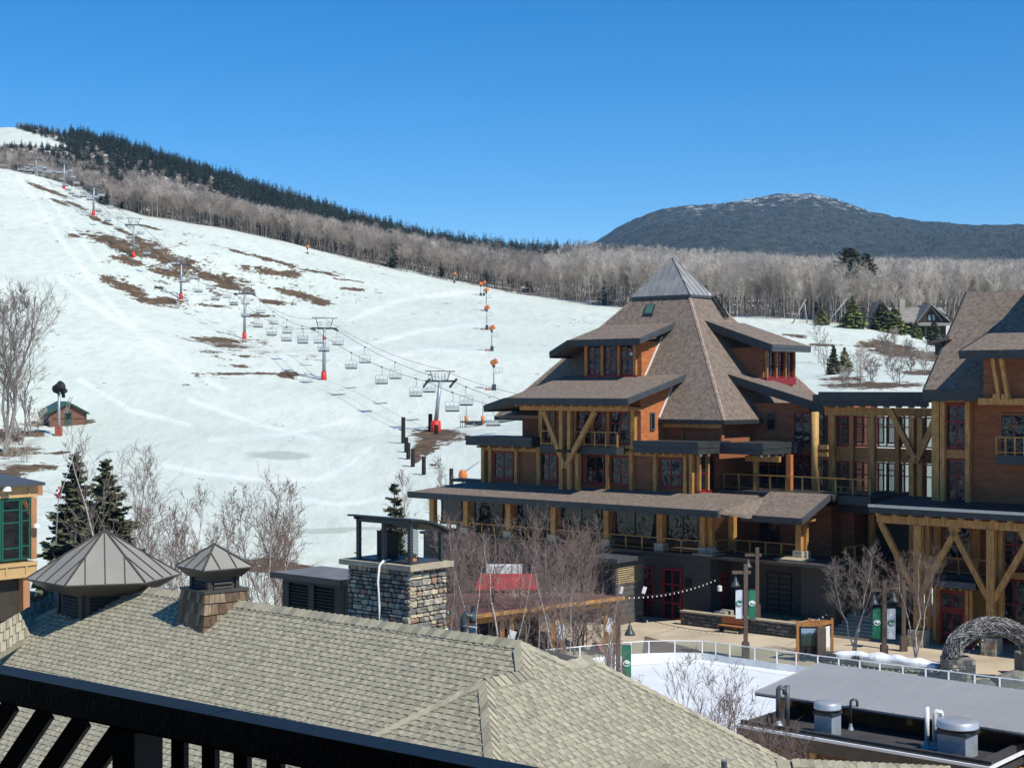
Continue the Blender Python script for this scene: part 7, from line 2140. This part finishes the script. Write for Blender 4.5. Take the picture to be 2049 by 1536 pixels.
# --- the leafless wood along the upper edge of the slope
wood_lab = 'leafless grey hardwood in the front rank of the wood above the snow slope'
wood_grp = 'leafless trees along the edge of the wood'
protos = []
for i in range(7):
    H = [15, 17, 14, 16, 18, 13, 15.5][i]
    mbs = bare(100 + i, H, H * .30, 1 + (i in (2, 5)), .42 + .05 * (i % 3), 17, 6, 4, .15, .06, .72, twl=1.2, top=.80)
    pale = i in (1, 4, 6)
    t = tree('bare_tree', mbs, bark_b if i in (1, 6) else bark_g, twig_p if pale else twig_g, (0, 0, 0), wood_lab, wood_grp)
    protos.append(t)
rw = random.Random(42)
cnt = 0
N_EDGE = 285
for i in range(N_EDGE):
    px = -30 + 2100 * (i + rw.random()) / N_EDGE
    D = float(edge(px)) + abs(rw.gauss(0, 9)) + (2 if px < 1480 else 0)
    if px > 1480: D += rw.uniform(0, 14)
    x = (px - CX) / F * D
    v = Vector((x, D, gz(x, D)))
    k = i if i < 7 else (rw.choice((1, 4, 6, 1, 4, 6, 3)) if px > 1150 else rw.choice((0, 2, 3, 5, 0, 2, 3, 5, 1)))
    s = rw.uniform(.72, 1.12); sz = s * rw.uniform(.9, 1.15)
    if px < 250: s *= .62; sz *= .55
    elif px < 1150: s *= .85; sz *= .78
    if i < 7:
        t = protos[i]; t.location = v; t.rotation_euler = (0, 0, rw.uniform(0, 6.28)); t.scale = (s, s, sz)
    else: retree(protos[k], v, rw.uniform(0, 6.28), (s, sz), wood_lab)

def forest_stuff(name, label, parts, P_, rot, scl, idx):
    """one mass of trees too many to count: a point cloud with the given trees set on it"""
    me = bpy.data.meshes.new(name)
    n = len(P_)
    me.vertices.add(n); me.vertices.foreach_set('co', np.asarray(P_, np.float32).ravel())
    for nm, ty, arr in (('rz', 'FLOAT', rot), ('sc', 'FLOAT', scl)):
        a = me.attributes.new(nm, ty, 'POINT'); a.data.foreach_set('value', np.asarray(arr, np.float32))
    a = me.attributes.new('pick', 'INT', 'POINT'); a.data.foreach_set('value', np.asarray(idx, np.int32))
    me.update()
    o = bpy.data.objects.new(name, me); COL.objects.link(o)
    g = bpy.data.node_groups.new(name, 'GeometryNodeTree')
    g.interface.new_socket('Geometry', in_out='INPUT', socket_type='NodeSocketGeometry'); g.interface.new_socket('Geometry', in_out='OUTPUT', socket_type='NodeSocketGeometry')
    N, L = g.nodes, g.links
    gi, go = N.new('NodeGroupInput'), N.new('NodeGroupOutput')
    allj = N.new('GeometryNodeJoinGeometry')
    for objs in parts[::-1]:
        jn = N.new('GeometryNodeJoinGeometry')
        for ob in objs:
            oi = N.new('GeometryNodeObjectInfo'); oi.inputs['Object'].default_value = ob; oi.transform_space = 'ORIGINAL'
            L.new(oi.outputs['Geometry'], jn.inputs[0])
        gt = N.new('GeometryNodeGeometryToInstance'); L.new(jn.outputs[0], gt.inputs[0]); L.new(gt.outputs[0], allj.inputs[0])
    ip = N.new('GeometryNodeInstanceOnPoints'); ip.inputs['Pick Instance'].default_value = True
    L.new(gi.outputs[0], ip.inputs['Points']); L.new(allj.outputs[0], ip.inputs['Instance'])
    def na(nm, ty):
        a = N.new('GeometryNodeInputNamedAttribute'); a.data_type = ty; a.inputs['Name'].default_value = nm; return a.outputs['Attribute']
    L.new(na('pick', 'INT'), ip.inputs['Instance Index'])
    cx = N.new('ShaderNodeCombineXYZ'); L.new(na('rz', 'FLOAT'), cx.inputs[2]); L.new(cx.outputs[0], ip.inputs['Rotation'])
    L.new(na('sc', 'FLOAT'), ip.inputs['Scale'])
    L.new(ip.outputs[0], go.inputs[0])
    md = o.modifiers.new('trees', 'NODES'); md.node_group = g
    return tag(o, label, kind='stuff')

# --- dark spruces on the ridge: some singly, the rest as a mass
ridge_lab = 'dark spruce on the skyline of the wooded ridge'
cprotos = []
for i in range(4):
    t = tree('spruce_tree', conifer(300 + i, [10, 9, 11, 8][i], [2.5, 2.3, 2.4, 2.3][i], 12, 8, 4, .6, .05, .3), bark_g, needle_d, (0, 0, 0), ridge_lab, 'spruces along the ridge')
    cprotos.append(t)
ridge = [(0,262,1080),(130,284,930),(300,362,850),(500,412,850),(700,450,900),(850,490,950),(960,500,1050),(1180,505,1150),(1450,525,1100),(1700,545,1000),(2049,548,1000)]
RPX, RD = [q[0] for q in ridge], [q[2] for q in ridge]
for i in range(130):
    px = rw.uniform(110, 1230) if i > 3 else 200 + i * 250
    D = np.interp(px, RPX, RD) * rw.uniform(.93, 1.03)
    x = (px - CX) / F * D
    v = Vector((x, D, gz(x, D))); s = rw.uniform(.55, 1.05)
    if i < 4: t = cprotos[i]; t.location = v; t.scale = (s, s, s)
    else: retree(cprotos[rw.randrange(4)], v, rw.uniform(0, 6.28), (s, s * rw.uniform(.8, 1.25)), ridge_lab)

# masses behind
ptsB, rB, sB, iB = [], [], [], []
ptsC, rC, sC, iC = [], [], [], []
nr = np.random.RandomState(7)
n = 19000
PXs = nr.uniform(-180, 2250, n); u = nr.rand(n)
Ee = edge(PXs)
Rg = np.interp(PXs, RPX, RD) * 1.3
Ds = Ee + 9 + (Rg - Ee) * u ** 1.35
Xs = (PXs - CX) / F * Ds
Zs = ground(Xs, Ds)
PYs = CY - F * (Zs - EYE) / Ds
frac = (Ds - Ee) / (Rg - Ee)
cn = cellnoise(Xs / 60 + 50, Ds / 90, 12) + .35 * (cellnoise(Xs / 17 + 9, Ds / 25, 13) - .5)
for i in range(n):
    px, py = PXs[i], PYs[i]
    # keep the high ski trail on the left open
    if px < 132 and 246 + max(px, 0) * .33 < py < 294 and Ds[i] > 800: continue
    if 1440 < px and Ds[i] < 470 and 1740 < px < 1925 and nr.rand() < .55: continue
    pc = np.interp(frac[i], [0, .3, .5, .7, .9, 1], [.02, .08, .35, .8, .95, 1])
    if 450 < px < 1250: pc = np.interp(frac[i], [0, .15, .3, .5, 1], [.02, .08, .45, .85, 1])
    if px > 1250: pc = np.interp(frac[i], [0, .5, .8, 1], [.02, .05, .25, .55])
    if px < 250: pc = np.interp(frac[i], [0, .2, .45, 1], [.05, .25, .75, .95])
    pc += (cn[i] - .5) * .9 * (frac[i] > .2)
    if nr.rand() < pc:
        ptsC.append((Xs[i], Ds[i], Zs[i])); rC.append(nr.uniform(0, 6.28)); sC.append(nr.uniform(.55, 1.0) * (.6 if px < 140 else 1.15 if 450 < px < 1250 else 1)); iC.append(nr.randint(4))
    else:
        ptsB.append((Xs[i], Ds[i], Zs[i])); rB.append(nr.uniform(0, 6.28)); sB.append(nr.uniform(.7, 1.1) * np.interp(frac[i], [0, .45, 1], [1, .75, .4]) * (.42 if px < 140 else .6 if px < 260 else .82 if px < 1150 else 1)); iB.append([1, 4, 6, 1, 4, 6, 2][nr.randint(7)] if px > 1100 else [0, 2, 3, 5, 0, 3, 1][nr.randint(7)])
forest_stuff('bare_forest', 'grey leafless wood covering the hillside behind the front rank of trees', [list(p.children) for p in protos], ptsB, rB, sB, iB)
# spruces on the mountain, as a mass
MX, MY, MZ = MOUNT
n2 = 12000
ri = nr.rand(n2) ** .8 * 68.9; ci = nr.rand(n2) * (MX.shape[1] - 1.01)
i0, j0 = ri.astype(int), ci.astype(int); fi, fj = ri - i0, ci - j0
def bil(Aq): return (Aq[i0, j0] * (1 - fj) + Aq[i0, j0 + 1] * fj) * (1 - fi) + (Aq[i0 + 1, j0] * (1 - fj) + Aq[i0 + 1, j0 + 1] * fj) * fi
mx_, my_, mz_ = bil(MX), bil(MY), bil(MZ)
summit = cellnoise(mx_ / 40, my_ / 60, 21)
for i in range(n2):
    if mz_[i] > 430 and summit[i] > .42: continue
    ptsC.append((mx_[i], my_[i], mz_[i] - 1)); rC.append(nr.uniform(0, 6.28)); sC.append(nr.uniform(.4, .8)); iC.append(nr.randint(4))
forest_stuff('spruce_forest', 'dark spruce wood along the ridge and over the mountain', [list(p.children) for p in cprotos], ptsC, rC, sC, iC)

# --- big bare maple at the left edge with its neighbours
v = at_px(8, 905); H = (905 - 575) * v.y / F
big = tree('bare_tree', bare(500, H, H * .36, 3, .25, 18, 8, 6, .30, .05, .7, twl=.9), bark_g, twig_n, v, 'large bare multi-stemmed tree at the left edge of the slope', None)
for i, (px, py, top, lb) in enumerate(((40, 890, 640, 'slimmer bare tree just right of the large one at the left edge'), (-25, 895, 600, 'bare tree cut off by the left picture edge'), (62, 868, 760, 'small bare sapling left of the brown shed'))):
    v = at_px(px, py); H = (py - top) * v.y / F
    tree('bare_tree', bare(510 + i, H, H * .25, 2, .25, 12, 6, 4, .14, .045, .8), bark_g, twig_n, v, lb)
for i, (px, py) in enumerate(((30, 880), (70, 865), (15, 920), (85, 850), (50, 925))):
    v = at_px(px, py)
    tree('shrub', bare(530 + i, 2.4, 1.6, 5, .1, 6, 4, 4, .04, .03, .5), bark_g, twig_p, v, ['tan bare shrub under the large left tree', 'tan bare shrub beside the brown shed', 'tan bare shrub at the left edge by the thawed ground', 'tan bare shrub against the shed wall', 'tan bare shrub on the brown thawed strip at the left'][i], cat='shrub')
# --- spruces and birches in the middle ground
def standing(px, top, D, z0=-.3):
    v = px3(px, 1000, D); v.z = z0
    return v, EYE - (top - CY) * D / F - z0
for i, (px, top, D, rr_, lb) in enumerate(((150, 903, 92, 2.6, 'left of the two tall dark spruces behind the large cupola'), (212, 914, 88, 2.7, 'right of the two tall dark spruces behind the large cupola'))):
    v, H = standing(px, top, D)
    tree('spruce_tree', conifer(600 + i, H, rr_ * 1.1, 54, 15, 14, .30, .04, .32), bark_g, needle, v, lb)
v, H = standing(789, 962, 62)
tree('spruce_tree', conifer(610, H, 1.8, 46, 12, 11, .26, .04, .3), bark_g, needle, v, 'slender green spruce standing behind the chimney canopy')
v, H = standing(717, 1072, 60)
tree('spruce_tree', conifer(611, H, .9, 18, 6, 5, .12, .05, .3), bark_g, needle_y, v, 'thin yellowish young spruce left of the stone chimney')
birches = [(232, 855, 86, 2, 'tall bare birch whose twigs rise above the two spruces'), (275, 905, 90, 1, 'bare tree leaning right beside the two spruces'), (352, 975, 84, 2, 'bare birch left of the small cupola'), (392, 985, 92, 2, 'bare birch just right of the small cupola peak'),
           (440, 960, 96, 1, 'slender bare birch between the small cupola and the birch clump'), (520, 935, 78, 3, 'tallest white stemmed birch of the clump above the vent house'), (560, 955, 84, 2, 'white stemmed birch on the right of the clump above the vent house'), (598, 1000, 80, 1, 'small bare birch left of the vent house roof edge'),
           (318, 1010, 98, 2, 'bare twiggy tree right of the large cupola'), (805, 920, 118, 1, 'thin bare sapling between the dark posts and the lodge roof'), (885, 900, 125, 1, 'thin bare sapling just below the brown patch of the lift tower')]
for i, (px, top, D, tr, lb) in enumerate(birches):
    v, H = standing(px, top, D, -.3 if D < 110 else .8)
    tree('birch_tree', bare(700 + i, H, H * (.30 if tr > 1 else .24), tr, .22, 15, 7, 5, .10 if tr > 1 else .07, .022, .85, twl=.85), bark_b, twig_r if i not in (0, 1, 8) else twig_n, v, lb, 'bare birches behind the near roof')
# thicket in front of the lodge
thick = [(905, 1040, 80, 'leftmost bare tree of the thicket, right beside the stone chimney'), (948, 1018, 84, 'bare white stemmed tree left of the red awning'), (985, 1030, 90, 'bare tree in front of the red awning'), (1022, 1055, 82, 'bare tree over the middle of the brown shelter roof'), (1065, 1022, 88, 'bare tree right of the red awning'),
         (1105, 1012, 83, 'tallest bare tree of the thicket before the terrace'), (1150, 1020, 90, 'bare tree in front of the third terrace pillar'), (1140, 1060, 84, 'slim bare tree crossing the middle shelter beam'), (1168, 1035, 97, 'bare tree rising left of the grey plank tower'), (1125, 1120, 76, 'low pale bare tree in front of the middle shelter posts'), (1200, 1150, 77, 'low pale bare tree before the right shelter posts')]
for i, (px, top, D, lb) in enumerate(thick):
    v, H = standing(px, top, D, 0)
    tree('birch_tree', bare(800 + i, H, H * .36, 2 if i % 2 else 3, .14, 13, 6, 4, .07, .017, .66, twl=.9), bark_b if i in (1, 3, 9, 10) else bark_g, twig_r, v, lb, 'bare thicket in front of the lodge')
for i, (px, py, D, lb) in enumerate(((1075, 1285, 86, 'grey tangle of bare brush under the shelter, left part'), (1165, 1285, 86, 'grey tangle of bare brush under the shelter, right part'))):
    v = onz(px, py + 12, 0); 
    tree('shrub', bare(830 + i, 3.0, 2.6, 6, .05, 8, 6, 4, .05, .03, .35), bark_g, twig_g, v, lb, cat='shrub')
# birches on the square
for i, (px, py, top, sp, lb) in enumerate(((1712, 1316, 1092, .34, 'pale stemmed bare birch by the steps, left of the lamp post with the green banner'), (1836, 1328, 1098, .34, 'pale stemmed bare birch in front of the braced porch post'))):
    v = onz(px, py, 0); H = EYE - (top - CY) * v.y / F
    tree('birch_tree', bare(850 + i, H, H * sp * 1.05, 3, .32, 14, 7, 5, .07, .013, .72, twl=.85), bark_b, twig_n if i == 0 else twig_r, v, lb, 'birches planted on the square')
# twiggy tops in front of the rink
for i, (px, top, D, lb) in enumerate(((1335, 1300, 40, 'reddish bare treetop before the left part of the rink'), (1395, 1318, 42, 'reddish bare treetop before the middle of the rink'), (1452, 1345, 41, 'reddish bare treetop before the right part of the rink'), (1300, 1330, 38, 'low reddish bare twigs beside the near roof edge'), (1530, 1452, 40, 'bare twigs against the lower pavilion wall'), (1575, 1462, 41, 'rightmost bare twigs against the lower pavilion wall'))):
    v, H = standing(px, top, D, 0)
    tree('birch_tree', bare(870 + i, H, 2.4, 4, .35, 12, 6, 4, .045, .014, .95, twl=.9), bark_g, twig_r, v, lb, 'bare treetops between the near roof and the rink')
# --- right hand hillside: pines, firs, shrubs
for i, (px, py, top, D, rr_, mt, lb) in enumerate(((1706, 672, 592, 390, 3.9, needle_y, 'rounded green fir left of the dark hillside house'), (1762, 676, 606, 392, 3.8, needle, 'blue green fir before the left gable of the hillside house'), (1789, 676, 612, 388, 4.0, needle_y, 'yellow green fir before the hillside house'),
        (1643, 660, 612, 400, 2.2, needle_y, 'slim young fir at the wood edge'), (1833, 680, 640, 385, 1.8, needle_y, 'small fir before the porch of the hillside house'), (1869, 684, 640, 384, 2.6, needle, 'pale small fir right of the house porch'), (1668, 745, 690, 260, 1.4, needle, 'young spruce on the snow below the hillside house'), (1690, 730, 695, 270, 1.5, needle_y, 'bushy yellowish young pine on the snow bank'),
        (1700, 640, 496, 425, 5.0, needle, 'tall broad pine towering above the leafless wood'), (1733, 640, 508, 428, 3.4, needle, 'slimmer pine right of the tall broad one'))):
    v = px3(px, py, D); v.z = gz(v.x, v.y)
    H = EYE - (top - CY) * D / F - v.z
    tree('pine_tree' if i > 7 else 'fir_tree', conifer(900 + i, H, rr_ * .8, 32, 13, 9, .42, .03 if i < 8 else .6, .3, .85 if i < 8 else .42), bark_g, mt, v, lb)
labs = ['large bare shrub on the snow behind the bridge roof', 'bare shrub left on the snow behind the bridge', 'bare shrub right of the large one behind the bridge roof', 'bare shrub beside the right lodge roof edge', 'grey brush near the lodge roof rake', 'bare thin shrub high on the snow bank', 'pale bare shrub low on the snow bank', 'bare shrub on the brown bank', 'brush on the thawed bank', 'low brush before the hillside house', 'bare sapling on the open snow', 'pale bare sapling near the young spruce']
for i, (px, py, top, D) in enumerate(((1720, 795, 690, 215), (1745, 790, 715, 225), (1795, 790, 700, 215), (1850, 760, 690, 240), (1825, 770, 710, 250), (1775, 720, 670, 290), (1690, 790, 730, 210), (1815, 715, 675, 330), (1770, 700, 665, 340), (1790, 690, 655, 360), (1640, 700, 620, 300), (1655, 735, 650, 260))):
    v = px3(px, py, D); v.z = gz(v.x, v.y); H = max(3, EYE - (top - CY) * D / F - v.z)
    tree('shrub' if i < 10 else 'bare_tree', bare(930 + i, H, H * .45 if i < 10 else H * .2, 3 if i < 10 else 2, .12, 12, 5, 4, .07, .05, .55), bark_g, twig_n if i % 3 else twig_g, v, labs[i], cat='shrub' if i < 10 else 'tree')
for i, (px, py, dx, top) in enumerate(((1586, 636, 15, 588), (1655, 642, -14, 592), (1615, 640, 2, 600))):
    v = px3(px, py, 405); v.z = gz(v.x, v.y); k = 405 / F
    o = MB().tube([v, v + Vector(((26 if i == 0 else 40 if i == 1 else -5) * k * (1 if i != 1 else 1), 0, (py - top) * k))], [.22, .1], 6).build('leaning_trunk', bark_b, None, True)
    tag(o, ['pale leaning dead trunk at the wood edge, left one', 'pale leaning dead trunk at the wood edge, right one', 'short pale upright snag between the two leaning trunks'][i], 'dead tree')

# ------------------------------------------------------------------ air between here and the mountain
hm = bpy.data.materials.new('thin_haze'); hm.use_nodes = True
N, L = hm.node_tree.nodes, hm.node_tree.links
N.remove(N['Principled BSDF'])
pv = N.new('ShaderNodeVolumePrincipled')
pv.inputs['Color'].default_value = (.36, .66, 1.0, 1)
pv.inputs['Density'].default_value = 6e-5
L.new(pv.outputs[0], N['Material Output'].inputs['Volume'])
hz_ = MB().xbox(-3500, 3500, -60, 4150, -4.5, 560).build('haze', hm)
hz_['kind'] = 'stuff'; hz_['label'] = 'thin bluish air in front of the far mountain'
